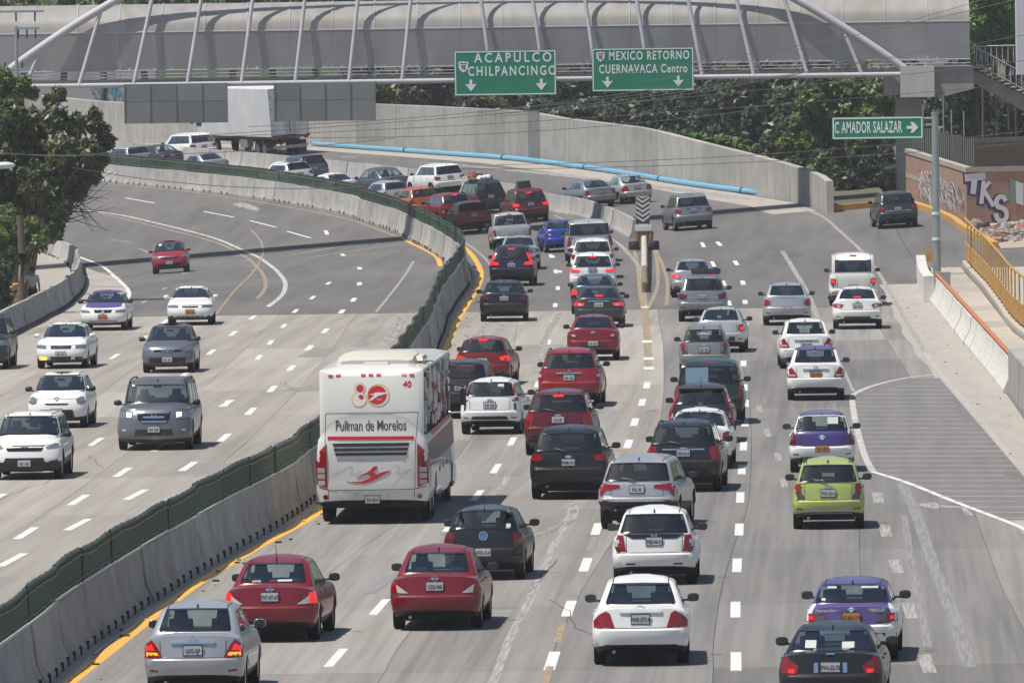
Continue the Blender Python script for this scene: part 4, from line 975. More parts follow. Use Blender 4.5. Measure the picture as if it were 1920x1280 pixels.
# person walking on the pavement behind the barrier
def person(loc,rz):
    root=empty('person',loc,rz); tag(root,'person in pale grey shirt and dark trousers walking away on the left pavement','person')
    def skin(name,vs,es,rad,m,root_i=0,sub=2):
        me=bpy.data.meshes.new(name); me.from_pydata(vs,es,[]); o=bpy.data.objects.new(name,me); COL.objects.link(o)
        md=o.modifiers.new('s','SKIN'); 
        for i,r in enumerate(rad): me.skin_vertices[0].data[i].radius=(r,r) if not isinstance(r,tuple) else r
        for d in me.skin_vertices[0].data: d.use_root=False
        me.skin_vertices[0].data[root_i].use_root=True
        ms=o.modifiers.new('u','SUBSURF'); ms.levels=sub; ms.render_levels=sub
        dg=bpy.context.evaluated_depsgraph_get(); me2=bpy.data.meshes.new_from_object(o.evaluated_get(dg)); bpy.data.objects.remove(o)
        me2.materials.clear(); me2.materials.append(m); me2.polygons.foreach_set('use_smooth',[True]*len(me2.polygons)); me2.name=name
        q=bpy.data.objects.new(name,me2); COL.objects.link(q); q.parent=root; return q
    sk=mat('skin_tone',(.20,.10,.065),.6)
    V=[(0,0,.95),(0,0,1.15),(0,0,1.38),(0,0,1.48),(0,.02,1.60),(0,.02,1.70), # 0-5
       (.17,0,1.40),(.24,.0,1.14),(.25,.07,.90),(.25,.09,.80),(-.17,0,1.40),(-.24,0,1.14),(-.25,-.05,.90),(-.25,-.07,.80), #6-13
       (.09,.0,.88),(.10,.10,.48),(.10,.04,.08),(.10,.16,.03),(-.09,0,.88),(-.10,-.04,.48),(-.10,-.18,.10),(-.10,-.10,.03)]
    E_=[(0,1),(1,2),(2,3),(3,4),(4,5),(2,6),(6,7),(7,8),(8,9),(2,10),(10,11),(11,12),(12,13),(0,14),(14,15),(15,16),(16,17),(0,18),(18,19),(19,20),(20,21)]
    Rr=[.125,.12,.13,.055,.095,.085,.06,.045,.035,.03,.06,.045,.035,.03,.085,.06,.045,.035,.085,.06,.045,.035]
    skin('body',V,E_,Rr,sk)
    # five fingers per hand
    for s,(hx,hy,hz) in ((1,(.25,.10,.78)),(-1,(-.25,-.075,.78))):
        for k in range(5):
            x=hx+(-.018*s if k==4 else 0); y=hy-.03+.018*k; L=(.07,.08,.085,.075,.045)[k]
            skin('finger',[(x,y,hz+.03),(x,y+.004,hz-L*.5),(x-.006*s,y+.012,hz-L)],[(0,1),(1,2)],[.011,.010,.008],sk,0,1)
    skin('shirt',[(0,0,.93),(0,0,1.15),(0,0,1.38),(.17,0,1.42),(.235,0,1.22),(-.17,0,1.42),(-.235,0,1.22)],[(0,1),(1,2),(2,3),(3,4),(2,5),(5,6)],[(.17,.13),(.165,.13),(.16,.12),.085,.07,.085,.07],mat('pale_shirt',(.36,.42,.44),.8))
    skin('trousers',[(0,0,.95),(.09,0,.86),(.10,.10,.48),(.10,.05,.12),(-.09,0,.86),(-.10,-.04,.48),(-.10,-.16,.15)],[(0,1),(1,2),(2,3),(0,4),(4,5),(5,6)],[(.16,.13),.11,.085,.07,.11,.085,.07],mat('dark_trousers',(.02,.025,.035),.8))
    b=bmesh.new(); bmesh.ops.create_uvsphere(b,u_segments=16,v_segments=10,radius=1); bmesh.ops.scale(b,vec=(.095,.11,.11),verts=b.verts); me=bpy.data.meshes.new('hair'); b.to_mesh(me); b.free(); me.materials.append(mat('black_hair',(.012,.01,.01),.7))
    o=bpy.data.objects.new('hair',me); COL.objects.link(o); o.parent=root; o.location=(0,-.005,1.685)
pq=at(66,519,388); person(P3(pq.x-.1,388,.0),-.1)
# ------------------------------------------------------------------ vegetation
bark=mat('tree_bark',(.11,.09,.07),.9,noise=((3,3,.8),(.09,.075,.06),.8))
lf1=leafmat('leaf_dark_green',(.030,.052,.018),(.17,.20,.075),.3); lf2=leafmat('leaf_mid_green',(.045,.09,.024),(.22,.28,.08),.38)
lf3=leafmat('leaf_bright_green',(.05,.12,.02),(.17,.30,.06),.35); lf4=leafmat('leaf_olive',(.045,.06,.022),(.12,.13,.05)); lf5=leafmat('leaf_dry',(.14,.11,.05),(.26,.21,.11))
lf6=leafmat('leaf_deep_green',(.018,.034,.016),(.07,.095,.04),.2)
def leaves(mb_v,mb_f,blobs,n,size,rnd,elong=1.8):
    tot=sum(b[3]**2 for b in blobs)
    for b in blobs:
        cnt=int(n*b[3]**2/tot); sy=b[4] if len(b)>4 else 1.0
        for _ in range(cnt):
            while True:
                d=Vector((rnd.gauss(0,1),rnd.gauss(0,1),rnd.gauss(0,1)))
                if d.length>.01: break
            d.normalize(); r=b[3]*(rnd.random()**.38)
            # lumpy shells
            r*=.72+.28*math.sin(5*d.x+b[0]*3)*math.sin(6*d.z+b[2]*2+4*d.y)+.1
            c=Vector((b[0]+d.x*r,b[1]+d.y*r,b[2]+d.z*r*sy))
            nn=(d+Vector((rnd.gauss(0,.7),rnd.gauss(0,.7),rnd.gauss(0.3,.7)))).normalized()
            u=nn.orthogonal().normalized(); u=(Matrix.Rotation(rnd.uniform(0,6.28),3,nn)@u); v=nn.cross(u)
            s=size*rnd.uniform(.5,1.45); a=u*s*elong*.5; q=v*s*.5
            k=len(mb_v); mb_v+=[c-a,c+q*.9-a*.1,c+a,c-q*.9-a*.1]; mb_f.append((k,k+1,k+2,k+3))
def tree(label,base,blobs,n,size,m,seed,trunk=.18,name='tree',group=None,limbs=True,elong=1.8,cat='tree',bk=None):
    rnd=random.Random(seed); root=empty(name,base); tag(root,label,cat,group); v=[];f=[]
    leaves(v,f,blobs,n,size,rnd,elong)
    me=bpy.data.meshes.new('crown'); me.from_pydata(v,[],f); me.materials.append(m); o=bpy.data.objects.new('crown',me); COL.objects.link(o); o.parent=root
    mb=MB(); cz=sum(b[2] for b in blobs)/len(blobs); cx=sum(b[0] for b in blobs)/len(blobs); cy=sum(b[1] for b in blobs)/len(blobs)
    top=Vector((cx,cy,cz)); fork=top*.55; 
    mb.path([Vector((0,0,-.2)),fork*.4+Vector((.06,0,0)),fork,top],[trunk*1.2,trunk,trunk*.8,trunk*.35],bark,9)
    mb.build('trunk',None,root,smooth=60)
    if limbs:
        ml=MB()
        for b in blobs[:14]:
            e=Vector(b[:3]); mid=fork.lerp(e,.5)+Vector((rnd.uniform(-.2,.2),rnd.uniform(-.2,.2),.15)); ml.path([fork,mid,e],[trunk*.45,trunk*.28,trunk*.1],bark,6)
        ml.build('limb',None,root,smooth=60)
    return root
def blobpix(pts,Y,base,rs,jit=.8,seed=1):
    r=random.Random(seed); out=[]
    for (px,py),rr in zip(pts,rs):
        p=at(px,py,Y); out.append((p.x-base.x,r.uniform(-jit,jit),p.z-base.z,rr))
    return out
Yt=404; base=P3(at(40,560,Yt).x,Yt); 
pts=[(20,215),(60,235),(90,190),(112,178),(105,225),(140,235),(185,240),(195,265),(165,285),(120,285),(60,290),(20,290),(15,340),(70,335),(120,330),(170,325),(190,300),(25,385),(75,385),(115,390),(95,430),(50,420),(140,355),(15,250),(-20,300),(-20,360),(90,355),(180,215)]
rs=[.95,.9,.35,.42,.75,.7,.55,.6,.8,.95,1.1,1.1,1.1,1.05,.85,.65,.45,1.1,1.0,.7,.75,.9,.7,.9,1,1,.9,.4]
tree('large dark leafy tree on the left pavement overhanging the road',base,blobpix(pts,Yt,base,[r*.84 for r in rs]),36000,.125,lf1,1,.26,elong=2.2)
# dangling bare twigs of the tree towards the road
mbt=MB(); rnd=random.Random(8)
for k in range(26):
    a=at(120+rnd.uniform(-20,30),350+rnd.uniform(0,70),Yt)-base; e=at(165+rnd.uniform(0,60),315+rnd.uniform(0,125),Yt)-base; e.y=rnd.uniform(-1,1)
    mbt.path([a,a.lerp(e,.5)+Vector((0,0,rnd.uniform(-.15,.05))),e],[.025,.015,.006],bark,5)
tw=mbt.build('twig',None,[o for o in COL.objects if o.name.startswith('tree')][0]); tw['kind']='stuff'
base=P3(at(5,570,388).x,388); tree('light green shrubby tree low at the left edge under the large tree',base,blobpix([(0,430),(35,440),(60,425),(20,470),(75,455),(50,480),(-15,460),(10,410)],388,base,[.8,.7,.5,.7,.4,.35,.8,.6]),9000,.11,lf2,2,.17)
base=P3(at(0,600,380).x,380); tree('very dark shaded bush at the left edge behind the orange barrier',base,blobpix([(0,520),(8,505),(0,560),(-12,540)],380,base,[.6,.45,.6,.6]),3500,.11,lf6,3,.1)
# second visible trunk
mb=MB(); p=P3(at(42,563,376).x-.05,376); mb.path([(0,0,-.1),(.02,0,1.2),(.08,0,2.6),(.0,0,4)],[.2,.17,.16,.12],bark,10); o=empty('bare_tree',p); mb.build('trunk',None,o,smooth=60); tag(o,'grey brown tree trunk standing right of the shaded bush on the left pavement','tree')
base=P3(at(20,200,415).x,415); tree('feathery bright green tree behind the utility pole at the top left',base,blobpix([(5,150),(35,165),(60,175),(15,190),(50,150)],415,base,[.6,.55,.35,.7,.25]),7000,.09,lf2,4,.14,limbs=False)
# bright tree right behind the wall end
Yt=522; base=P3(at(1600,400,Yt).x,Yt)
pts=[(1520,190),(1560,170),(1600,165),(1640,180),(1665,200),(1500,230),(1545,215),(1590,205),(1630,225),(1660,250),(1480,270),(1520,260),(1570,250),(1610,265),(1650,290),(1500,300),(1545,300),(1590,310),(1630,330),(1560,345),(1600,360),(1535,150),(1610,145),(1650,155)]
rs=[.8,.8,.8,.8,.6,.7,.9,.9,.9,.7,.7,.9,1,.9,.8,.6,.9,.9,.8,.7,.7,.5,.5,.5]
tree('leafy mid green tree behind the end of the concrete wall, under the footbridge',base,blobpix(pts,Yt,base,rs,1.2),30000,.16,lf2,5,.2)
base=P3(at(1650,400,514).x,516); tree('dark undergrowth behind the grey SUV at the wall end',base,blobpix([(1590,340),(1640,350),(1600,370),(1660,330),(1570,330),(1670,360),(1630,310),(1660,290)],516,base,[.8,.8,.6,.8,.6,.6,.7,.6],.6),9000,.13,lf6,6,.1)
base=P3(at(1575,395,511).x,513); tree('dry grey scrub at the foot of the concrete wall end',base,blobpix([(1570,378),(1590,385),(1610,388),(1585,372)],513,base,[.35,.3,.3,.3],.3),2200,.07,lf5,7,.04,name='shrub',cat='shrub')
base=P3(at(1470,300,535).x,537); tree('dry olive brown scrubby tree left of the leafy tree above the wall',base,blobpix([(1440,265),(1470,240),(1500,225),(1455,290),(1490,270),(1420,285)],537,base,[.5,.5,.5,.6,.6,.4],.5),7000,.09,lf4,8,.09)
# banana-like plants on the wall top
def frondplant(label,px,py,Y,h,seed):
    base=P3(at(px,py,Y).x,Y); base.z=at(px,py,Y).z-h; root=empty('banana_plant',base); tag(root,label,'plant'); r=random.Random(seed)
    for k in range(11):
        a=r.uniform(0,6.28); L=h*r.uniform(.8,1.15); sp=r.uniform(.25,.8); mb=MB(); vs=[]
        dirx=Vector((math.cos(a),math.sin(a)*.6,0)); side=Vector((-math.sin(a),math.cos(a),0)); wd=.13
        for i in range(8):
            t=i/7; p=dirx*(L*sp*t)+Vector((0,0,L*(1.35*t-.62*t*t*(1+sp*.8))+.2)); ww=wd*math.sin(math.pi*min(.98,t*.9+.06))
            vs+=[p-side*ww-Vector((0,0,ww*.3)),p,p+side*ww-Vector((0,0,ww*.3))]
        mb.add(vs,[(3*i+j,3*i+j+1,3*i+3+j+1,3*i+3+j) for i in range(7) for j in range(2)],lf3); mb.build('leaf',None,root,smooth=60)
for k,(px,py,Y,h) in enumerate([(1300,225,552,.9),(1342,222,549,1.2),(1378,228,546,1.3),(1405,238,543,1.2),(1440,262,540,1.0),(1470,285,536,.9),(1395,262,543,.8)]):
    frondplant(['small fronded plant at the left start of the row above the wall','tall fronded banana plant above the wall, second from the left','tallest arching banana plant above the concrete wall','broad leaved banana plant right of the tallest one','drooping fronded plant near the dry scrub','lowest fronded plant beside the wall end','low fronds tucked between the banana plants'][k],px,py+18,Y,h,k+20)
# background woodland
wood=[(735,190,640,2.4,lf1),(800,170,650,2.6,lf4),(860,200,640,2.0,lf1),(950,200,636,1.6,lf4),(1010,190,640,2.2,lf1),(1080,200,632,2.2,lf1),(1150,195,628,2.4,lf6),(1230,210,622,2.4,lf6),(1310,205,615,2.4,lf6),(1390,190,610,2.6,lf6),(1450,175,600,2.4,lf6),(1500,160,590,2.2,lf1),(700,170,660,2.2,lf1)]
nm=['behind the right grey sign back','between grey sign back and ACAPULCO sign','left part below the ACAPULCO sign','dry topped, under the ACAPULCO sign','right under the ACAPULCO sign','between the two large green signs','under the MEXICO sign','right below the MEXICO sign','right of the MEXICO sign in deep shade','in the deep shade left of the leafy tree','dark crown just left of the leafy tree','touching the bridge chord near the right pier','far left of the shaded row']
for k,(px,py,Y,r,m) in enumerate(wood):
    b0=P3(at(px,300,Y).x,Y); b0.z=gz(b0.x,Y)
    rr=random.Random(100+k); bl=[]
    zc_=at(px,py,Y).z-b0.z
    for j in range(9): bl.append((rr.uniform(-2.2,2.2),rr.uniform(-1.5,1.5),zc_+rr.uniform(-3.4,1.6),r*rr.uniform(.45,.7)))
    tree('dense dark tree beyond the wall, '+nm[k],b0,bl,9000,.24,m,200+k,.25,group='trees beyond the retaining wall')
p_=at(930,190,612); base=P3(p_.x,612); tree('dry yellowish bush just above the wall under the ACAPULCO sign',base,blobpix([(925,192),(950,190),(965,198),(940,200)],612,base,[.55,.55,.4,.5],.4),5000,.09,lf5,31,.05,name='shrub',cat='shrub',limbs=False)
tops=[(-40,6),(40,2),(110,4),(190,0),(270,2),(350,2),(430,-2),(510,-4),(590,2),(670,-4),(750,0),(830,-2),(910,-4),(990,-2),(1080,-6),(1180,-8),(1290,-12),(1400,-14),(1510,-20)]
ORD=['first','second','third','fourth','fifth','sixth','seventh','eighth','ninth','tenth','eleventh','twelfth','thirteenth','fourteenth','fifteenth','sixteenth','seventeenth','eighteenth','nineteenth']
for k,(px,py) in enumerate(tops):
    Y=690+12*(k%3); b0=Vector((at(px,py,Y).x,Y,5)); zc_=at(px,py,Y).z-b0.z; rr=random.Random(300+k); bl=[(rr.uniform(-1.8,1.8),rr.uniform(-1.5,1.5),zc_+rr.uniform(-2.5,1.2),rr.uniform(1.0,1.5)) for _ in range(8)]
    tree('%s treetop above the footbridge roof, %s from the left'%('mid green' if k%2 else 'olive green',ORD[k]),b0,bl,5000,.26,lf2 if k%2 else lf4,400+k,.25,group='treetops above the footbridge')
for k,(px,py,r) in enumerate([(1840,20,1.5),(1870,60,1.6),(1835,75,1.2),(1890,20,1.5),(1905,90,1.2)]):
    Y=530+k*2; b0=P3(at(px,300,Y).x,Y); zc_=at(px,py,Y).z-b0.z; rr=random.Random(500+k); bl=[(rr.uniform(-1.0,1.0),rr.uniform(-1,1),zc_+rr.uniform(-.9,1.2),r*rr.uniform(.5,.8)) for _ in range(8)]
    tree(['bright leafy tree top right of the footbridge, upper left crown','bright leafy tree behind the stair handrail','bright leafy tree touching the bridge end','bright leafy tree beside the white column','bright leafy tree low behind the stairs'][k],b0,bl,9000,.17,lf3,600+k,.07,group=None)
for k,(px,py) in enumerate([(1780,250),(1850,240),(1900,220),(1830,190),(1900,180)]):
    Y=536+k*2; b0=P3(at(px,330,Y).x,Y); zc_=at(px,py,Y).z-b0.z; rr=random.Random(700+k); bl=[(rr.uniform(-1.3,1.3),rr.uniform(-1,1),zc_+rr.uniform(-1.4,1.4),rr.uniform(.8,1.2)) for _ in range(8)]
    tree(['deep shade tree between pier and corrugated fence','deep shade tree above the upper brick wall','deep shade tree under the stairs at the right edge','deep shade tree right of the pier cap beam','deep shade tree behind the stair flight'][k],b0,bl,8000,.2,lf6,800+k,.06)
# hillside far behind and its woodland colour
hill=MB(); ys=frange(735,1000,12); xs=frange(-160,160,8); rnd=random.Random(2)
vs=[]
for Y in ys:
    for X in xs: vs.append((X,Y,4+(Y-735)*.32+1.5*math.sin(X*.21+Y*.05)+rnd.uniform(-.8,.8)))
n=len(xs); hill.add(vs,[(a*n+b,a*n+b+1,(a+1)*n+b+1,(a+1)*n+b) for a in range(len(ys)-1) for b in range(n-1)])
o=hill.build('wooded_hill',mat('wooded_hill',(.03,.05,.02),.95,noise=((.5,.5,.5),(.07,.09,.035),.9),bump=((1.2,1.2,1.2),1.0,.5))); o['kind']='structure'
# shaded bank of undergrowth behind the wall (fills under the crowns)
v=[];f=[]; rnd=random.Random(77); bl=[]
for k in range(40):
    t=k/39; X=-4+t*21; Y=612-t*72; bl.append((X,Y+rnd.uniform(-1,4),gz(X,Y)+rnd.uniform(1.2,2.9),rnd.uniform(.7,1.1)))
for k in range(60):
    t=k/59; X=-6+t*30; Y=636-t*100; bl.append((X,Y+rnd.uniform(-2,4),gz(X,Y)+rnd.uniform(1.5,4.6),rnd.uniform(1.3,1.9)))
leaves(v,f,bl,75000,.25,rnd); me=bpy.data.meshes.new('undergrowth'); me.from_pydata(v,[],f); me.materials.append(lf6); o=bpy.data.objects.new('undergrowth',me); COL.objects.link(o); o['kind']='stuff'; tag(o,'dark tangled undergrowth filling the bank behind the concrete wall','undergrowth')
# graffitied building wall behind at left
mb=MB(); a=at(62,150,735); b=at(240,200,735); 
mb.box(((a.x+b.x)/2-1,735,(a.z+b.z)/2-2),((b.x-a.x)+6,.4,9),mat('pale_rendered_wall',(.45,.44,.43),.85,noise=((.5,.5,.5),(.33,.32,.32),.7))); o=mb.build('rendered_wall'); tag(o,'pale rendered wall with blue graffiti seen far behind under the footbridge at left','wall')
mb=MB(); rnd=random.Random(6)
gb=mat('graffiti_blue',(.10,.30,.45),.7)
for k in range(26):
    x=rnd.uniform(176,232); y=rnd.uniform(160,187); p=at(x,y,734.7); q=at(x+rnd.uniform(-6,6),y-rnd.uniform(4,12),734.7); stroke(mb,[(p.x,p.z),(q.x,q.z)],rnd.uniform(.1,.25),734.78-.0005*k-.01,gb if k%3 else gkk)
og=mb.build('graffiti',None,o)
# power lines
wire=mat('power_cable',(.05,.05,.055),.6)
W_=[((1010,206),(1560,120),470,'lowest cable under the MEXICO sign'),((1010,200),(1700,95),470,'second cable under the signs'),((1030,192),(1920,60),472,''),((560,236),(1920,108),440,''),((560,228),(1200,165),440,''),((-10,276),(240,273),370,''),((640,252),(1300,214),440,''),((560,244),(1920,150),441,''),((1000,310),(1920,262),430,''),((1060,300),(1920,240),431,''),((1300,130),(1920,-30),455,''),((1250,120),(1920,-10),456,''),((200,318),(640,345),372,''),((-20,281),(640,262),371,'')]
lab=['cable crossing under the MEXICO sign, lowest on the left','cable crossing the MEXICO sign bottom edge','cable rising past the bridge pier to upper right','cable over the truck rising to the stairs','thin cable just above the blue pipe ending mid picture','short cable crossing the left tree','cable crossing the wall left of centre','cable passing under the right pier cap','lower cable across the wall by the banana plants','upper cable across the wall by the banana plants','steep cable crossing the right bridge roof','steepest cable crossing the right bridge mesh','cable over the left end of the median screen','cable through the left tree toward the truck']
for k,(a,b,Y,_) in enumerate(W_):
    A_=at(a[0],a[1],Y); B_=at(b[0],b[1],Y); d=B_-A_; A2=A_-d*.15; B2=B_+d*.15; pts=[]
    for i in range(25):
        t=i/24; pts.append(A2.lerp(B2,t)-Vector((0,0,4*t*(1-t)*.35)))
    mb=MB(); o0=pts[0]; mb.path([p-o0 for p in pts],.013,wire,4); o=mb.build('power_line'); o.location=o0; tag(o,lab[k],'cable',None)
# ================================================================== VEHICLES
def paint(name,c,metal=0.,rough=.36,coat=.45):
    return mat('paint_'+name,c,rough,metal,coat,noise=((2.5,2.5,2.5),tuple(x*.86+.012 for x in c),.5),coords='Object')
PAINT={'white':paint('white',(.74,.74,.72),0),'silver':paint('silver',(.44,.45,.47),.5,.36),'lightsilver':paint('light_silver',(.60,.61,.62),.5,.34),'grey':paint('grey',(.16,.17,.185),.5,.36),
'midgrey':paint('mid_grey',(.27,.28,.30),.55,.36),'darkgrey':paint('dark_grey',(.034,.038,.043),.2,.36,.35),'black':paint('black',(.009,.010,.012),0,.32,.3),'bluegrey':paint('blue_grey',(.10,.13,.155),.5,.33),
'red':paint('red',(.20,.007,.014),.15,.34),'brightred':paint('bright_red',(.27,.008,.014),.05,.34),'maroon':paint('maroon',(.17,.012,.025),.3,.32),'wine':paint('wine',(.12,.008,.016),.2,.3),
'navy':paint('navy',(.010,.013,.045),.1,.32,.35),'coachwhite':paint('coach_white',(.68,.67,.63),0,.4,.5),'blue':paint('blue',(.02,.06,.38),.3,.3),'lime':paint('lime',(.37,.43,.12),.1,.35),'purple':paint('purple',(.085,.06,.20),.05,.4),'darkpurple':paint('dark_purple',(.055,.035,.17),.05,.35),
'beige':paint('beige_grey',(.29,.28,.26),.5,.36),'green':paint('dark_green',(.010,.045,.045),.25,.3),'orange':paint('orange',(.50,.12,.02),.2,.32),'cream':paint('cream',(.70,.68,.62),0,.4,.5),'teal':paint('dark_teal',(.035,.06,.065),.3,.3)}
blk=mat('black_trim',(.018,.018,.02),.55); blkg=mat('gloss_black',(.01,.01,.012),.15,coat=.5); chrome=mat('chrome',(.75,.76,.78),.12,metal=1.0); seam=mat('panel_gap',(.015,.015,.017),.8)
tyre_m=mat('tyre_rubber',(.016,.016,.017),.8); rim_m=mat('alloy_rim',(.42,.43,.44),.35,metal=.8); under=mat('underbody',(.012,.012,.013),.9)
red_l=mat('red_lens',(.26,.006,.010),.18,coat=.6); dred_l=mat('dark_red_lens',(.13,.006,.012),.18,coat=.6); clear_l=mat('clear_lens',(.55,.50,.50),.15,coat=.6); smoke_l=mat('smoked_lens',(.10,.07,.07),.2,coat=.6)
lit_l=mat('lit_brake_lens',(.5,.012,.015),.2,coat=.5,emit=((1,.03,.02),.55)); amber_l=mat('lit_amber_lens',(.7,.3,.02),.2,emit=((1,.42,.03),.8)); head_l=mat('headlamp_lens',(.30,.31,.33),.12,coat=.8,metal=.6); headlit=mat('lit_headlamp',(.8,.8,.78),.1,emit=((1,.97,.9),1.5)); fog_y=mat('lit_yellow_fog',(.8,.5,.05),.2,emit=((1,.6,.08),1.3))
plate_m=mat('plate_white',(.50,.51,.52),.5); plate_o=mat('plate_orange',(.50,.22,.08),.5); plate_f=mat('plate_frame',(.03,.03,.035),.5); ink=mat('plate_ink',(.05,.06,.06),.6); paper=mat('paper_sticker',(.45,.47,.43),.7)
seatm=mat('seat_fabric',(.035,.036,.04),.8); intm=mat('cabin_trim',(.05,.05,.05),.8); shelfm=mat('parcel_shelf',(.045,.045,.047),.8)
GL={'clear':glassmat('glass_clear',(.78,.88,.86),1.0),'tint':glassmat('glass_tinted',(.48,.56,.57),1.1),'dark':glassmat('glass_dark',(.13,.15,.16),1.2),'coach':glassmat('glass_coach',(.04,.04,.045),1.1),'wind':glassmat('glass_windshield',(.42,.52,.50),1.2,.03,.17)}
TAN=mat('driver_cloth',(.10,.09,.10),.8)
KD=dict(
 sedan=dict(L=4.4,W=1.70,H=1.48,ro=.95,fo=.82,R=.31,zb=.34,bz=.68,dk=1.03,ly=.13,gb=(.62,1.05),gt=(1.30,1.385),rwf=.66,rwn=4,hz=.76,wb=(1.10,1.0),wt=(1.80,1.38),win=[(3,12),(14,22)],belt=.98,mid=7.),
 hatch=dict(L=3.8,W=1.66,H=1.51,ro=.66,fo=.76,R=.30,zb=.34,bz=.66,dk=1.00,ly=.12,gb=(.15,1.02),gt=(.50,1.40),rwf=.68,rwn=5,hz=.78,wb=(.98,1.02),wt=(1.65,1.42),win=[(2,6),(7,13),(15,22)],belt=.99),
 suv=dict(L=4.4,W=1.82,H=1.68,ro=.82,fo=.85,R=.35,zb=.40,bz=.76,dk=1.10,ly=.11,gb=(.14,1.12),gt=(.46,1.55),rwf=.71,rwn=5,hz=.95,wb=(1.12,1.15),wt=(1.80,1.58),win=[(1,6),(7,13),(15,22)],belt=1.09),
 van=dict(L=4.9,W=1.84,H=1.97,ro=.95,fo=.95,R=.33,zb=.38,bz=.66,dk=1.22,ly=.05,gb=(.09,1.26),gt=(.20,1.72),rwf=.80,rwn=4,hz=1.0,wb=(.7,1.2),wt=(1.35,1.75),win=[(2,7),(8,14),(15,22)],belt=1.2),
 pickup=dict(L=5.2,W=1.84,H=1.72,ro=1.1,fo=.9,R=.36,zb=.52,bz=.66,dk=1.08,ly=.05,gb=(1.75,1.12),gt=(1.95,1.58),rwf=.70,rwn=5,hz=.98,wb=(1.3,1.12),wt=(1.95,1.58),win=[(1,10),(12,22)],belt=1.08))
NR=8; NS=24; HC=2*NR+NS
def lerp(a,b,t): return a+(b-a)*t
def body_grid(S):
    L,W,H=S['L'],S['W'],S['H']; w=W/2; zb,bz,dk,ly=S['zb'],S['bz'],S['dk'],S['ly']; gb,gt=S['gb'],S['gt']; hz=S['hz']; wb,wt=S['wb'],S['wt']; belt=S['belt']; rw=w*S['rwf']
    mid=L*.52
    def l2(a,b,t): return (lerp(a[0],b[0],t),lerp(a[1],b[1],t))
    g9=l2(gb,gt,.05); g10=l2(gb,gt,.93); g10=(g10[0]-.01,g10[1]+.012); g9=(g9[0]-.01,g9[1]+.01)
    bs=S.get('bstick',.0)
    rear=[(.16,zb),(.05,zb+.05),(.0,lerp(zb,bz,.5)),(.006,bz-.045),(.075+bs,bz),(ly+bs*.6,lerp(bz,dk,.62)),(ly+.02+bs*.4,dk-.015),(lerp(ly,gb[0],.45)+.02,max(dk,lerp(dk,gb[1],.5))+(.012 if gb[0]>.3 else 0)),gb,g9,g10,gt,(gt[0]+.38,H-.035),(mid,H)]
    if S.get('spoiler'): rear[11]=(gt[0]-.06,gt[1]+.03)
    f9=l2(wb,wt,.04); f10=l2(wb,wt,.94); f10=(f10[0]-.02,f10[1]+.01)
    front=[(.14,.2),(.04,.3),(0,.44),(.02,.56),(.06,lerp(.56,hz,.35)),(.10,lerp(.56,hz,.75)),(.24,hz+.02),(.62,lerp(hz,wb[1],.62)+.02),wb,f9,f10,wt,(wt[0]+.3,H-.03),(L-mid,H)]
    ws=[w-.10,w-.04,w-.005,w,w-.003,w-.022,w-.065,w-.088,w-.10,w-.108,lerp(w-.108,rw,.9)+.025,rw+.01,rw*.72,rw*.25]
    zs=[(zb-.1,.24),(zb,.34),(lerp(zb,bz,.5),.46),(bz-.05,.58),(bz+.02,.66),(lerp(bz,belt,.55),.78),(belt-.045,belt-.09),(belt-.015,belt-.05),(belt,belt-.03),(belt+.03,belt),(H-.15,H-.15),(H-.10,H-.10),(H-.03,H-.03),(H,H)]
    dr=[.30,.36,.42,.42,.38,.30,.26,.22,.20,.19,.14,.13,.10,.04]; er=[2.5]*5+[3.0,3.0,3.0,3.2,3.2,3.4,3.4,2.6,2.2]
    if S['kind'] in('van','suv','pickup'): dr=[d*.8 for d in dr]; er=[e+.5 for e in er]
    df=[.34,.40,.42,.42,.42,.42,.40,.38,.36,.35,.22,.2,.12,.04]
    R=S['R']; Ra=R+.06; yrw=-L/2+S['ro']; yfw=L/2-S['fo']
    grid=[]
    ya0=-L/2+.42; yb0=L/2-.42
    st=[min(ya0,yrw-Ra-.02)]
    st+=[yrw-Ra*math.cos(math.pi*i/8) for i in range(9)]
    a,b=yrw+Ra,yfw-Ra; st+=[lerp(a,b,(i+1)/6) for i in range(5)]
    st+=[yfw-Ra*math.cos(math.pi*i/8) for i in range(9)]; st+=[max(yb0,yfw+Ra+.02)]
    for k in range(14):
        yr,zr=rear[k]; yf,zf=front[k]; yr=-L/2+yr; yf=L/2-yf; wk=ws[k]; d=dr[k]; e=er[k]; dfk=df[k]; zsr,zsf=zs[k]
        pts=[]
        for i in range(NR+1):
            a=math.pi/2*i/NR; x=wk*math.sin(a)**(2/e) if i else 0; q=1-(math.cos(a)**(2/e) if i<NR else 0); y=yr+d*q
            pts.append([x,y,lerp(zr,zsr,(x/wk)**4)])
        ya=yr+d; yb=yf-dfk
        for j in range(1,NS):
            f=j/NS; yu=lerp(ya,yb,f); yl=min(max(st[j],ya+.002*j),yb-.002*(NS-j))
            m_=0 if k<=5 else (.33 if k==6 else .7 if k==7 else 1); y=lerp(yl,yu,m_)
            z=lerp(zsr,zsf,(y-ya)/(yb-ya))
            if k<=4:
                for yc in (yrw,yfw):
                    dd=abs(y-yc)
                    if dd<=Ra+.001: z=max(z,R+math.sqrt(max(0,Ra*Ra-dd*dd)))
            bulge=0
            pts.append([wk,y,z])
        for i in range(NR,-1,-1):
            a=math.pi/2*i/NR; e2=2.4; x=wk*math.sin(a)**(2/e2) if i else 0; q=1-(math.cos(a)**(2/e2) if i<NR else 0); y=yf-dfk*q
            pts.append([x,y,lerp(zf,zsf,(x/wk)**3)])
        full=pts+[[-p[0],p[1],p[2]] for p in pts[-2:0:-1]]
        grid.append(full)
    return grid
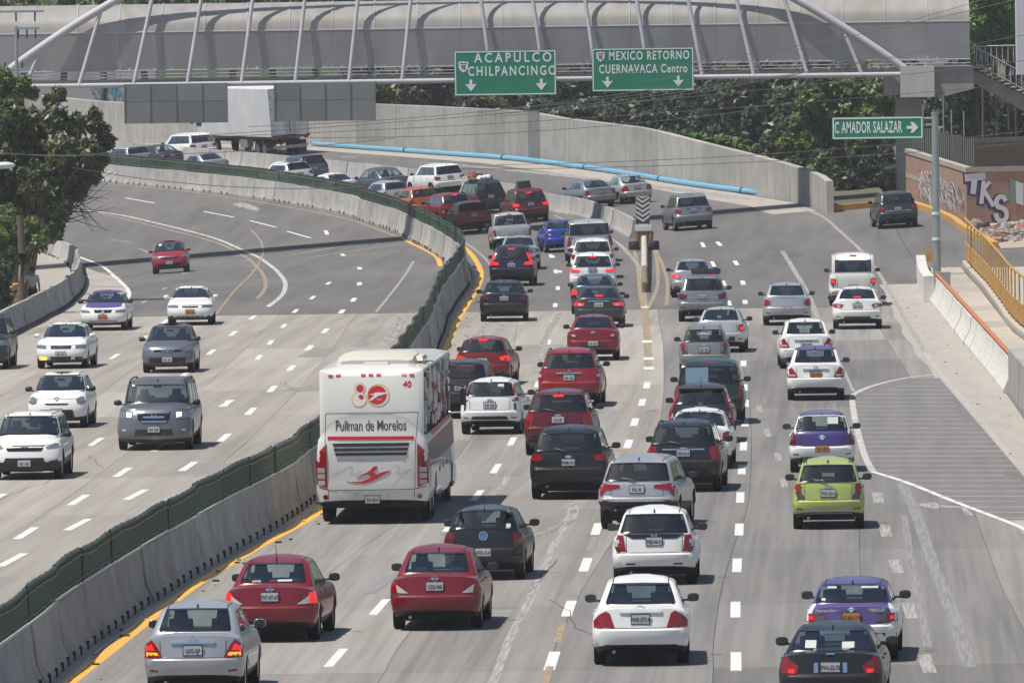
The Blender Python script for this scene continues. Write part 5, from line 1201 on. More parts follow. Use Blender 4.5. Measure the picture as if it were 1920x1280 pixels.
def colcls(c):
    cc=c if c<HC else 2*HC-1-c
    return cc,(1 if c<HC else -1)
def make_body(S,root):
    g=body_grid(S); M=len(g[0]); win={}
    V=[Vector(p) for r in g for p in r]; body=[]; bm=[]; allf=[]
    rp=S.get('roof') ; roofk=[]; mats=[S['pm'],blk]
    def mi(m):
        if m not in mats: mats.append(m)
        return mats.index(m)
    two=S.get('two')
    for k in range(13):
        for c in range(M):
            f=(k*M+c,k*M+(c+1)%M,(k+1)*M+(c+1)%M,(k+1)*M+c); cc,sd=colcls(c); allf.append(f); w_=None
            if k==9:
                if cc<S['rwn'] and not S.get('norear'): w_='rear_window'
                elif NR<=cc<NR+NS:
                    j=cc-NR
                    for n_,(a,b) in enumerate(S['win']):
                        if a<=j<b: w_=('side_window',sd,n_)
                elif cc>=NR+NS+2: w_='windshield'
            if w_: win.setdefault(w_,[]).append(f); continue
            m=S['pm']
            if k==0 or (S.get('clad') and k<=1): m=blk
            if two: 
                r=two(k,cc,sd); m=PAINT[r] if r else m
            if k==9 and NR<=cc<NR+NS and m is S['pm'] and S['win'][0][0]<cc-NR<22: m=blkg
            if S.get('blackpillar') and k in(9,) and cc<=NR: m=blkg
            body.append(f); bm.append(mi(m))
    cap=tuple(13*M+i for i in range(M)); allf.append(cap); body.append(cap); bm.append(mi(PAINT[two(12,30,1)] if two and two(12,30,1) else S['pm']))
    def mk(name,faces,mlist,mats_,parent,off=0,sm=38):
        idx={}; vs=[]; fs=[]
        for f in faces:
            t=[]
            for v in f:
                if v not in idx: idx[v]=len(vs); vs.append(V[v])
                t.append(idx[v])
            fs.append(t)
        me=bpy.data.meshes.new(name); me.from_pydata(vs,[],fs)
        for m in mats_: me.materials.append(m)
        if mlist: me.polygons.foreach_set('material_index',mlist)
        me.polygons.foreach_set('use_smooth',[True]*len(fs)); me.update()
        if off:
            ns=[v.normal.copy() for v in me.vertices]
            for v,n in zip(me.vertices,ns): v.co-=n*off
        me.set_sharp_from_angle(angle=R_(sm))
        o=bpy.data.objects.new(name,me); COL.objects.link(o); o.parent=parent; return o
    mk('body',body,bm,mats,root)
    gt=S.get('glass','clear')
    for key,fs in win.items():
        nm=key if isinstance(key,str) else key[0]
        gm=GL[gt] if nm!='windshield' else GL['wind' if S.get('front') else 'clear']
        if S.get('rglass') and nm=='rear_window': gm=GL[S['rglass']]
        mk(nm,fs,None,[gm],root,.006)
    bvh=BVHTree.FromPolygons(V,allf)
    return g,bvh
def hit(bvh,a,b,side,W,L):
    """project 2D point (a,b) from a side of the car onto the body"""
    if side=='rear': o=lambda s:(Vector((a*s,-L,b)),Vector((0,1,0)))
    elif side=='front': o=lambda s:(Vector((a*s,L,b)),Vector((0,-1,0)))
    elif side=='top': o=lambda s:(Vector((a*s,b,5)),Vector((0,0,-1)))
    else: o=lambda s:(Vector((side*W*2,a,b)),Vector((-side,0,0)))
    s=1.
    for _ in range(14):
        p,d=o(s); r=bvh.ray_cast(p,d)
        if r[0] is not None and side in('rear','front') and r[0].y*(1 if side=='front' else -1)<L*.02: r=(None,)
        if r[0] is not None: 
            n=r[1] if r[1].dot(d)<0 else -r[1]
            return r[0],n
        s-=.012
    if not isinstance(side,str): return Vector((side*(W/2-.012),a,b)),Vector((side,0,0))
    p,d=o(.85); return (p+d*(L*.55)),-d
def patch(S,bvh,name,poly,side,m,parent,off=.007,res=.09,flip=False):
    W,L=S['W'],S['L']
    if flip: poly=[(-x,z) for x,z in poly]
    b=bmesh.new(); vs=[b.verts.new((x,0,z)) for x,z in poly]
    try: b.faces.new(vs)
    except Exception: b.free(); return None
    x0=min(p[0] for p in poly); x1=max(p[0] for p in poly); z0=min(p[1] for p in poly); z1=max(p[1] for p in poly)
    for ax,lo,hi in ((0,x0,x1),(2,z0,z1)):
        n=int((hi-lo)/res)
        for i in range(1,n+1):
            t=lo+(hi-lo)*i/(n+1); co=[0,0,0]; co[ax]=t; no=[0,0,0]; no[ax]=1
            bmesh.ops.bisect_plane(b,geom=b.verts[:]+b.edges[:]+b.faces[:],plane_co=co,plane_no=no)
    bmesh.ops.triangulate(b,faces=b.faces[:])
    b.verts.ensure_lookup_table(); b.verts.index_update()
    top=[];bot=[]
    for v in b.verts:
        p,n=hit(bvh,v.co.x,v.co.z,side,W,L); top.append(p+n*off); bot.append(p-n*.02)
    F_=[tuple(v.index for v in f.verts) for f in b.faces]; nv=len(top)
    be=[(e.verts[0].index,e.verts[1].index) for e in b.edges if len(e.link_faces)==1]; b.free()
    F_+=[(i,j,j+nv,i+nv) for i,j in be]
    me=bpy.data.meshes.new(name); me.from_pydata(top+bot,[],F_); me.materials.append(m)
    bb=bmesh.new(); bb.from_mesh(me); bmesh.ops.recalc_face_normals(bb,faces=bb.faces)
    bb.verts.ensure_lookup_table()
    # keep only used verts
    bmesh.ops.delete(bb,geom=[v for v in bb.verts if not v.link_faces],context='VERTS')
    bb.to_mesh(me); bb.free()
    me.polygons.foreach_set('use_smooth',[True]*len(me.polygons)); me.set_sharp_from_angle(angle=R_(35))
    o=bpy.data.objects.new(name,me); COL.objects.link(o); o.parent=parent; return o
def lpatch(S,bvh,name,pts,wd,side,m,parent,off=.003):
    """thin line projected on the body"""
    P=[]; 
    for a,b in zip(pts,pts[1:]):
        n=max(1,int(math.dist(a,b)/.08))
        P+=[(lerp(a[0],b[0],i/n),lerp(a[1],b[1],i/n)) for i in range(n)]
    P.append(pts[-1]); vs=[]
    for i,p in enumerate(P):
        a=Vector(P[max(0,i-1)]); c=Vector(P[min(len(P)-1,i+1)]); d=(c-a).normalized() if (c-a).length>0 else Vector((1,0)); q=Vector((-d.y,d.x))*wd/2
        for s in(-1,1):
            h,n=hit(bvh,p[0]+q.x*s,p[1]+q.y*s,side,S['W'],S['L']); vs.append(h+n*off)
    me=bpy.data.meshes.new(name); me.from_pydata(vs,[],[(2*i,2*i+1,2*i+3,2*i+2) for i in range(len(P)-1)]); me.materials.append(m)
    o=bpy.data.objects.new(name,me); COL.objects.link(o); o.parent=parent; return o
# light styles: list of (material,[(u,v)...]) ; u=x/half width, v=(z-bz)/(dk-bz); suffix lenses are children
STY={
'tiida':[('red',[(.97,-.02),(.60,-.02),(.70,.42),(.82,.78),(.97,.5)]),('low',[(.93,.06),(.66,.06),(.72,.22),(.93,.22)])],
'versa':[('red',[(1.0,.10),(.80,.08),(.84,.66),(1.0,.70)]),('clear',[(.82,.08),(.58,.06),(.85,.52)])],
'aveo':[('red',[(.95,.0),(.53,.0),(.62,.70),(.70,.82),(.84,.66),(.95,.36)])],
'fit':[('red',[(.88,.05),(.66,.05),(.72,.98),(.84,1.02),(.93,.55),(.92,.3)]),('clear',[(.92,.35),(.80,.30),(.82,.75),(.90,.72)])],
'spark':[('red',[(.72,.62),(.76,1.02),(.86,1.02),(.92,.75),(.86,.5)]),('smoke',[(.62,.02),(.80,.02),(.90,.5),(.74,.52)])],
'tsuru':[('red',[(.98,.10),(.76,.10),(.76,.58),(.98,.58)]),('smoke',[(.76,.10),(.55,.10),(.55,.50),(.76,.56)])],
'sentra_old':[('red',[(.92,.0),(.64,.0),(.60,.35),(.72,.55),(.84,.80),(.94,.5)])],
'corsa':[('dred',[(1.0,.05),(.80,.05),(.80,.75),(.86,1.15),(1.0,1.0)])],
'hrv':[('red',[(1.0,.20),(.90,.0),(.80,.42),(.42,.62),(.44,.85),(.80,.90),(1.0,.80)])],
'escape':[('red',[(1.0,.50),(.72,.42),(.62,.72),(.80,.92),(1.02,.98)])],
'trax':[('red',[(1.0,.02),(.76,.0),(.70,.55),(.74,.98),(.98,.98)])],
'duster':[('red',[(.99,.05),(.84,.05),(.82,.9),(.92,1.0),(.99,.8)]),('clear',[(.97,.35),(.88,.35),(.88,.58),(.97,.58)])],
'ikon':[('red',[(.95,.70),(.80,.72),(.78,1.3),(.70,2.0),(.78,2.0),(.88,1.5)])],
'fiesta':[('red',[(1.0,.25),(.66,.32),(.60,.62),(.80,.78),(1.0,.72)])],
'gol':[('dred',[(1.0,.15),(.74,.12),(.70,.85),(.84,.98),(1.0,.8)])],
'fit3':[('red',[(.98,-.2),(.74,-.12),(.76,.12),(.88,.55),(.66,1.9),(.76,1.95),(1.0,.9)]),('clear',[(.92,.0),(.80,.02),(.88,.42)])],
'wide':[('red',[(1.0,.30),(.62,.26),(.55,.55),(.80,.66),(1.0,.66)]),('clear',[(.80,.34),(.66,.33),(.68,.5),(.80,.54)])],
'crv':[('red',[(1.0,.35),(.55,.35),(.58,.68),(.82,.80),(.66,1.75),(.74,1.8),(.98,1.0)])],
'rav4':[('lit',[(1.0,.45),(.60,.48),(.52,.72),(.80,.82),(1.0,1.0)])],
'suvbox':[('red',[(.99,-.05),(.84,-.05),(.83,1.0),(.96,1.02)])],
'suvwide':[('red',[(1.0,.25),(.70,.28),(.60,.62),(.82,.80),(1.0,.82)])],
'van':[('red',[(.93,.30),(.72,.30),(.72,.66),(.93,.66)])],
'pickup':[('red',[(1.0,.0),(.84,.0),(.84,.92),(1.0,.92)])],
'jetta':[('red',[(1.0,.42),(.66,.36),(.54,.50),(.60,.66),(1.0,.72)])],
'round':[('red',[(.98,.1),(.76,.08),(.70,.3),(.72,.62),(.86,.75),(.98,.6)])],
}
LM={'red':red_l,'dred':dred_l,'clear':clear_l,'smoke':smoke_l,'lit':lit_l}
def wheel(root,x,y,R,side):
    e=empty('wheel',(x,y,R),0,root); t=.20
    mb=MB(); h=t/2; r2=R*.64
    mb.lathe([(r2,-h*.8),(R-.02,-h),(R,-h*.7),(R,h*.7),(R-.02,h),(r2,h*.8),(r2-.01,h*.4)],tyre_m,20); mb.build('tyre',None,e,smooth=40)
    mb=MB(); s=side
    mb.lathe([(0,s*h*.62),(R*.12,s*h*.66),(R*.16,s*h*.5)],rim_m,14)
    mb.lathe([(r2,s*h*.8),(r2-.03,s*h*.7),(r2-.035,s*h*.1)],rim_m,20); mb.lathe([(0,s*h*.05),(r2-.03,s*h*.05)],under,14)
    for i in range(7):
        a=2*math.pi*i/7; mb.box((s*h*.5,math.cos(a)*r2*.52,math.sin(a)*r2*.52),(.03,.05,r2*.9),rim_m,M=Matrix.Rotation(-(a-math.pi/2)+0,3,'X') if 0 else Matrix.Rotation(a-math.pi/2,3,'X'))
    mb.build('rim',None,e,smooth=30)
def emb(S,bvh,kind,z,parent,side='rear',m=None,s=.06):
    m=m or chrome
    def P_(pts): return [(x*s,z+y*s) for x,y in pts]
    circ=lambda r,n=12:[(r*math.cos(2*math.pi*i/n),r*math.sin(2*math.pi*i/n)) for i in range(n)]
    if kind=='ring': 
        patch(S,bvh,'emblem',P_(circ(1.0)),side,m,parent,.012,9); patch(S,bvh,'emblem_inset',P_(circ(.7)),side,S['pm'],parent,.014,9); patch(S,bvh,'emblem_bar',P_([(-1.35,-.22),(1.35,-.22),(1.35,.22),(-1.35,.22)]),side,m,parent,.018,9)
    elif kind=='bowtie': patch(S,bvh,'emblem',P_([(-1.7,-.1),(-1.5,-.5),(-.5,-.5),(-.5,-.75),(.5,-.75),(.5,-.5),(1.7,-.5),(1.5,.1),(1.7,.5),(.5,.5),(.5,.75),(-.5,.75),(-.5,.5),(-1.5,.5)]),side,m,parent,.012,9)
    elif kind=='h':
        for p in ([(-1,-.9),(-.55,-.9),(-.7,.9),(-1.15,.9)],[(1,-.9),(.55,-.9),(.7,.9),(1.15,.9)],[(-.8,-.2),(.8,-.2),(.8,.2),(-.8,.2)]): patch(S,bvh,'emblem',P_(p),side,m,parent,.012,9)
    elif kind=='vw':
        patch(S,bvh,'emblem',P_(circ(1.1)),side,m,parent,.012,9); patch(S,bvh,'emblem_inset',P_(circ(.85)),side,S['pm'],parent,.014,9)
        for p in ([(-.55,.75),(-.3,.75),(0,.1),(.3,.75),(.55,.75),(.1,-.1),(-.1,-.1)],[(-.8,.2),(-.6,.3),(-.3,-.4),(0,.05),(.3,-.4),(.6,.3),(.8,.2),(.35,-.85),(0,-.3),(-.35,-.85)]): patch(S,bvh,'emblem_mark',P_(p),side,m,parent,.018,9)
    elif kind=='oval': patch(S,bvh,'emblem',P_([(1.5*x,.65*y) for x,y in circ(1)]),side,m,parent,.012,9)
    elif kind=='tri': patch(S,bvh,'emblem',P_([(-.9,-.6),(0,.9),(.9,-.6),(0,-.2)]),side,m,parent,.012,9)
    elif kind=='bar': patch(S,bvh,'emblem',P_([(-2,-.3),(2,-.3),(2,.3),(-2,.3)]),side,m,parent,.012,9)
def plate(S,bvh,root,z,side,m,text=None,w=.31,h=.15):
    p,n=hit(bvh,0,z,side,S['W'],S['L']); sg=-1 if side=='rear' else 1
    e=empty('license_plate',(0,p.y+sg*.02,z),0 if sg<0 else math.pi,root)
    mb=MB(); mb.box((0,0,0),(w+.03,.02,h+.03),plate_f); mb.build('plate_frame',None,e)
    mb=MB(); mb.box((0,-.012,.0),(w,.012,h),m); mb.build('plate_face',None,e)
    if text: 
        textmesh('plate_text',text,.105,ink if m is plate_m else mat('plate_ink_brown',(.12,.05,.02),.6),Matrix.Translation((0,-.021,-.012))@FACE_CAM,e,'CENTER',.001,.62,1.05,.002)
    else:
        mb=MB()
        for k in range(7):
            if k in(3,): continue
            mb.box((-.105+.035*k,-.02,-.012),(.02,.004,.07),ink if m is plate_m else mat('plate_ink_brown',(.12,.05,.02),.6))
        mb.build('plate_text',None,e)
def veh(kind,paint,rear='wide',label='',cat='car',**kw):
    S=dict(KD[kind]); S['kind']=kind; S.update(kw); S['pm']=PAINT[paint]; S['rear']=rear; S['label']=label; S['cat']=cat; return S
def build_car(S,M,toward=False,detail=1):
    root=empty(S.get('name','car')); root.matrix_world=M; tag(root,S['label'],S['cat'],S.get('group'))
    L,W,H=S['L'],S['W'],S['H']; w=W/2
    g,bvh=make_body(S,root); bz,dk=S['bz'],S['dk']
    V=lambda v:bz+v*(dk-bz)
    # underbody + interior
    mb=MB(); mb.box((0,0,.36),(W-.46,L-.7,.32),under); mb.box((0,0,.46),(W-.14,L-S['ro']-S['fo']-1.0,.36),under); mb.build('underbody',None,root)
    mb=MB(); b=S['belt']; y0=-L/2+S['gb'][0]-.02; y1=L/2-S['wb'][0]
    mb.box((0,(y0+y1)/2,b-.30),(W-.24,(y1-y0)-.1,.3),intm); mb.box((0,y0+.26,b-.07),(W-.36,.42,.05),shelfm); mb.box((0,y1-.25,b-.05),(W-.3,.4,.1),intm); mb.build('interior',None,root)
    ys=lerp(y0,y1,.56)
    for sx in (-1,1):
        e=MB(); e.box((sx*W*.215,ys,b-.02),(.46,.14,.44),seatm,taper=.86); e.build('seat',None,root)
        e=MB(); e.box((sx*W*.215,ys,b+.275),(.25,.10,.17),seatm,taper=.8); e.build('headrest',None,root)
    e=MB(); e.box((0,lerp(y0,y1,.24),b-.08),(W-.42,.16,.24),seatm,taper=.95)
    for x in (-.34,.34): e.box((x,lerp(y0,y1,.24),b+.08),(.24,.10,.12),seatm,taper=.8)
    e.build('rear_seat',None,root)
    # wheels
    R=S['R']
    for y in (-L/2+S['ro'],L/2-S['fo']):
        for sx in(-1,1): wheel(root,sx*(w-.125),y,R,sx)
    # mirrors
    my=L/2-S['wb'][0]-.32; mz=b+.055; mm=S.get('mirror','black'); mmat=S['pm'] if mm=='body' else blk
    for sx in(-1,1):
        bb=bmesh.new(); bmesh.ops.create_uvsphere(bb,u_segments=12,v_segments=8,radius=1)
        for v in bb.verts:
            v.co.x=math.copysign(abs(v.co.x)**.7,v.co.x)*.105; v.co.z=math.copysign(abs(v.co.z)**.7,v.co.z)*.075; v.co.y=max(v.co.y,-.35)*.085
        me=bpy.data.meshes.new('side_mirror'); bb.to_mesh(me); bb.free(); me.materials.append(mmat); me.materials.append(mat('mirror_glass',(.03,.035,.04),.15))
        for p in me.polygons:
            p.use_smooth=True
            if p.normal.y<-.95 and abs(p.center.x)<.08: p.material_index=1
        mo=bpy.data.objects.new('side_mirror',me); COL.objects.link(mo); mo.parent=root; mo.location=(sx*(w+.055),my,mz)
        mb=MB(); mb.box((sx*(w-.06),my+.01,mz-.045),(.16,.05,.035),mmat); mb.build('mirror_arm',None,root)
    # side seams and handles (both sides)
    sw=S['win']; g9=g[9]
    for sd in(-1,1):
        ym=[g9[NR+a][1] for a,b_ in sw]+[g9[NR+sw[-1][1]][1]]
        for yy_ in ym[1:]: lpatch(S,bvh,'door_gap',[(yy_,b-.03),(yy_,.38)],.012,sd,seam,root)
        for a,b_ in sw[-2:]:
            yy_=g9[NR+a][1]+.12; patch(S,bvh,'door_handle',[(yy_,b-.13),(yy_+.17,b-.13),(yy_+.17,b-.10),(yy_,b-.10)],sd,S['pm'] if detail else blk,root,.03,9)
        lpatch(S,bvh,'sill_trim',[(-L/2+S['ro']+R+.1,.36),(L/2-S['fo']-R-.1,.34)],.05,sd,blk,root,.006)
    # roof ditches and the black frame round the rear / front glass
    rx=w*S['rwf']*.86; yy0=-L/2+S['gt'][0]+.02; yy1=L/2-S['wt'][0]-.02
    for sx in(-1,1): lpatch(S,bvh,'roof_gap',[(sx*rx,yy0),(sx*rx,yy1)],.018,'top',seam,root,.004)
    sd='front' if toward else 'rear'
    if toward:
        ia,ib=NR+NS+2,NR+NS+2; A9,A10=g[9][HC],g[10][HC]; xa,xb=g[9][ia][0],g[10][ib][0]
    else:
        A9,A10=g[9][0],g[10][0]; xa,xb=g[9][S['rwn']][0],g[10][S['rwn']][0]
    if xa>.2: lpatch(S,bvh,'glass_frame',[(-xa,A9[2]),(-xb,A10[2]),(0,A10[2]+.006),(xb,A10[2]),(xa,A9[2]),(0,A9[2]-.004),(-xa,A9[2])],.028,sd,blkg,root,.006)
    if not toward:
        lights=[]
        for k,(mn,poly) in enumerate(STY[S['rear']]):
            for fl in (False,True):
                pp=[(u*w,V(v)) for u,v in poly]
                m=LM.get(mn,red_l)
                if mn=='low': m=S.get('lowlens',clear_l)
                if k==0 and S.get('brake'): m=lit_l
                if S.get('lens') and k==0: m=LM[S['lens']]
                par=root if k==0 else lights[1 if fl else 0]
                o=patch(S,bvh,'tail_light' if k==0 else 'lens',pp,'rear',m,par,.012+.004*k,.08,fl)
                if k==0: lights.append(o)
        if S.get('glow'):
            for fl in(False,True): patch(S,bvh,'lens',[(u*w,V(v)) for u,v in S['glow']],'rear',lit_l,lights[1 if fl else 0],.02,.1,fl)
        if S.get('chmsl'):
            gt_=S['gt']; z=gt_[1]-.02 if S['chmsl']=='top' else S['gb'][1]+.07
            patch(S,bvh,'high_brake_light',[(-.13,z-.025),(.13,z-.025),(.13,z+.02),(-.13,z+.02)],'rear',lit_l,root,.015,.1)
        # lid gap, bumper gap
        lw=S.get('lidw',.66)*w
        zb_=V(S.get('lidz',-.02 if dk-bz<.4 else 0)); 
        if detail:
            lpatch(S,bvh,'lid_gap',[(-lw,dk-.02),(-lw*.98,zb_),(lw*.98,zb_),(lw,dk-.02)],.012,'rear',seam,root)
            lpatch(S,bvh,'bumper_gap',[(-w*.99,bz-.01),(-lw,bz-.015)],.010,'rear',seam,root); lpatch(S,bvh,'bumper_gap',[(w*.99,bz-.01),(lw,bz-.015)],.010,'rear',seam,root)
        pz=S.get('plz',V(.32)); pin=S.get('plin',True)
        if pin: patch(S,bvh,'plate_recess',[(-.36,pz-.11),(.36,pz-.11),(.40,pz+.10),(-.40,pz+.10)],'rear',S['pm'],root,-.002,.2)
        plate(S,bvh,root,pz,'rear',plate_o if S.get('taxi') else plate_m,S.get('ptext'))
        gz_=S.get('garn')
        if gz_: patch(S,bvh,'garnish',[(-.36,pz+.105),(.36,pz+.105),(.38,pz+.145),(-.38,pz+.145)],'rear',chrome if gz_=='chrome' else S['pm'],root,.028,.1)
        if S.get('emb'): emb(S,bvh,S['emb'],S.get('embz',V(.78)),root,s=S.get('embs',.055))
        # bumper insert
        ins=S.get('insert')
        if ins: patch(S,bvh,'bumper_insert',[(u*w,z) for u,z in ins],'rear',PAINT[S['insc']] if S.get('insc') else blk,root,.008,.12)
        if S.get('refl',True):
            for fl in(False,True): patch(S,bvh,'reflector',[(.70*w,S['zb']+.10),(.86*w,S['zb']+.11),(.86*w,S['zb']+.14),(.70*w,S['zb']+.13)],'rear',dred_l,root,.012,9,fl)
        if S.get('blackpanel'): patch(S,bvh,'black_panel',[(u*w,V(v)) for u,v in S['blackpanel']],'rear',blkg,root,.010,.1)
        if S.get('wiper'):
            z=S['gb'][1]; lpatch(S,bvh,'wiper',[(.0,z+.0),(-.22,z+.05),(-.34,z+.07)],.025,'rear',blk,root,.03)
        mb=MB(); mb.tube((-w*.55,-L/2+.12,S['zb']-.08),(-w*.55,-L/2+.5,S['zb']-.08),.03,steel,8); mb.build('exhaust',None,root,smooth=50)
        for dct in S.get('decals',()):
            patch(S,bvh,dct[0],dct[1],'rear',dct[2],root,.010,.2)
        for tx in S.get('texts',()):
            s_,x_,z_,size_,m_=tx; p,n=hit(bvh,x_,z_,'rear',W,L)
            textmesh('lettering',s_,size_,m_,Matrix.Translation((x_,p.y-.012,z_))@FACE_CAM,root,'CENTER',.002,.9,1.05,.003)
    else:
        F_=S['front']; hz=S['hz']; VZ=lambda v:.56+v*(hz-.56)
        for fl in(False,True): 
            h=patch(S,bvh,'headlight',[(u*w,VZ(v)) for u,v in F_['head']],'front',F_.get('hm',head_l),root,.010,.08,fl)
            if F_.get('lit'): patch(S,bvh,'lens',[(u*w,VZ(v)) for u,v in F_['lit']],'front',headlit,h,.02,9,fl)
            if F_.get('fog'): patch(S,bvh,'fog_light',[(u*w,z) for u,z in F_['fog']],'front',(fog_y if F_.get('fogy') and fl!=True else F_.get('fogm',blk)),root,.012,.1,fl)
        patch(S,bvh,'grille',[(u*w,VZ(v)) for u,v in F_['grille']],'front',blkg,root,.009,.1)
        if F_.get('chrome'): 
            for c_ in F_['chrome']: patch(S,bvh,'grille_chrome',[(u*w,VZ(v)) for u,v in c_],'front',chrome,root,.02,.1)
        patch(S,bvh,'lower_intake',[(u*w,z) for u,z in F_['low']],'front',blk,root,.009,.1)
        lpatch(S,bvh,'hood_gap',[(-w*.84,VZ(1.12)),(-w*.80,VZ(.9)),(-w*.45,VZ(.82)),(w*.45,VZ(.82)),(w*.80,VZ(.9)),(w*.84,VZ(1.12))],.012,'front',seam,root)
        plate(S,bvh,root,F_.get('plz',.45),'front',plate_o if S.get('taxi') else plate_m)
        if S.get('emb'): emb(S,bvh,S['emb'],S.get('embz',VZ(.62)),root,'front',s=S.get('embs',.07))
        for dct in S.get('decals',()): patch(S,bvh,dct[0],dct[1],'front',dct[2],root,.010,.2)
        for tx in S.get('texts',()):
            s_,x_,z_,size_,m_=tx; p,n=hit(bvh,x_,z_,'front',W,L)
            textmesh('lettering',s_,size_,m_,Matrix.Translation((x_,p.y+.03,z_))@Matrix.Rotation(math.pi,4,'Z')@FACE_CAM,root,'CENTER',.002,.9,1.05,.003)
        mb=MB(); mb.box((0,L/2-S['wb'][0]-.55,S['H']-.22),(.22,.03,.07),blk); mb.build('rear_view_mirror',None,root)
    if S.get('sticker'):  # paper stickers, and the green minivan's painted reflection
        for (x,z,ww,hh,mt) in S['sticker']:
            side='front' if toward else 'rear'
            patch(S,bvh,'sticker',[(x-ww/2,z-hh/2),(x+ww/2,z-hh/2),(x+ww/2,z+hh/2),(x-ww/2,z+hh/2)],side,mt,root,.004,9)
    if S.get('ant',True):
        y=-L/2+S['gt'][0]+.10 if not toward else L/2-S['wt'][0]-.1
        mb=MB(); mb.tube((0,y,H-.09),(0,y-.0,H-.02),.022,blk,6,.012); 
        if S.get('ant')=='long': mb.tube((0,y,H-.06),(0,y-.12,H+.20),.007,blk,5)
        mb.build('antenna',None,root)
    if S.get('rails'):
        for sx in(-1,1):
            x=w*S['rwf']*.96; mb=MB(); a=-L/2+S['gt'][0]+.15; b_=L/2-S['wt'][0]-.05; mb.path([(sx*x,a,H-.09),(sx*x,a+.12,H-.045),(sx*x,(a+b_)/2,H-.02),(sx*x,b_-.12,H-.05),(sx*x,b_,H-.11)],.022,blk if S['rails']==1 else steel,6); mb.build('roof_rail',None,root,smooth=60)
    if S.get('spoiler'):
        gt_=S['gt']; mb=MB(); ww=w*S['rwf']
        mb.add([(-ww,-L/2+gt_[0]-.10,gt_[1]+.03),(ww,-L/2+gt_[0]-.10,gt_[1]+.03),(ww*.98,-L/2+gt_[0]+.2,H-.05),(-ww*.98,-L/2+gt_[0]+.2,H-.05),(-ww,-L/2+gt_[0]-.06,gt_[1]-.0),(ww,-L/2+gt_[0]-.06,gt_[1]-.0),(ww*.98,-L/2+gt_[0]+.2,H-.13),(-ww*.98,-L/2+gt_[0]+.2,H-.13)],
               [(0,1,2,3),(4,7,6,5),(0,4,5,1),(1,5,6,2),(3,2,6,7),(0,3,7,4)],S['pm']); mb.build('spoiler',None,root)
    return root
def pose(P,th):
    """matrix at ground point P with heading th (rad, right of +Y), tilted with the road"""
    f=Vector((math.sin(th),math.cos(th),0)); d=1.5
    def gp(v): return Vector((v.x,v.y,gz(v.x,v.y)))
    r=Vector((f.y,-f.x,0)); c=Vector((P.x,P.y,0))
    fz=(gp(c+f*d)-gp(c-f*d)).normalized(); rx=(gp(c+r)-gp(c-r)).normalized(); up=rx.cross(fz).normalized(); rx=fz.cross(up)
    q=gp(c)
    return Matrix(((rx.x,fz.x,up.x,q.x),(rx.y,fz.y,up.y,q.y),(rx.z,fz.z,up.z,q.z),(0,0,0,1)))
def put(S,cx,yg,v,toward=False,top=False,detail=1):
    """cx: centre of the near face, yg: foot of the near wheels (or roof line if top), v: degrees of visible right flank"""
    th=R_(v)+(cx-CX)/F
    if top: P=G(cx,yg,S['H']); P=P-Vector((math.sin(th),math.cos(th),0))*(S['L']*.48-S['ro'])
    else: P=G(cx,yg)
    f=Vector((math.sin(th),math.cos(th),0)); ov=S['fo'] if toward else S['ro']
    c=P+f*(S['L']/2-ov)
    return build_car(S,pose(c,th+(math.pi if toward else 0)),toward,detail)
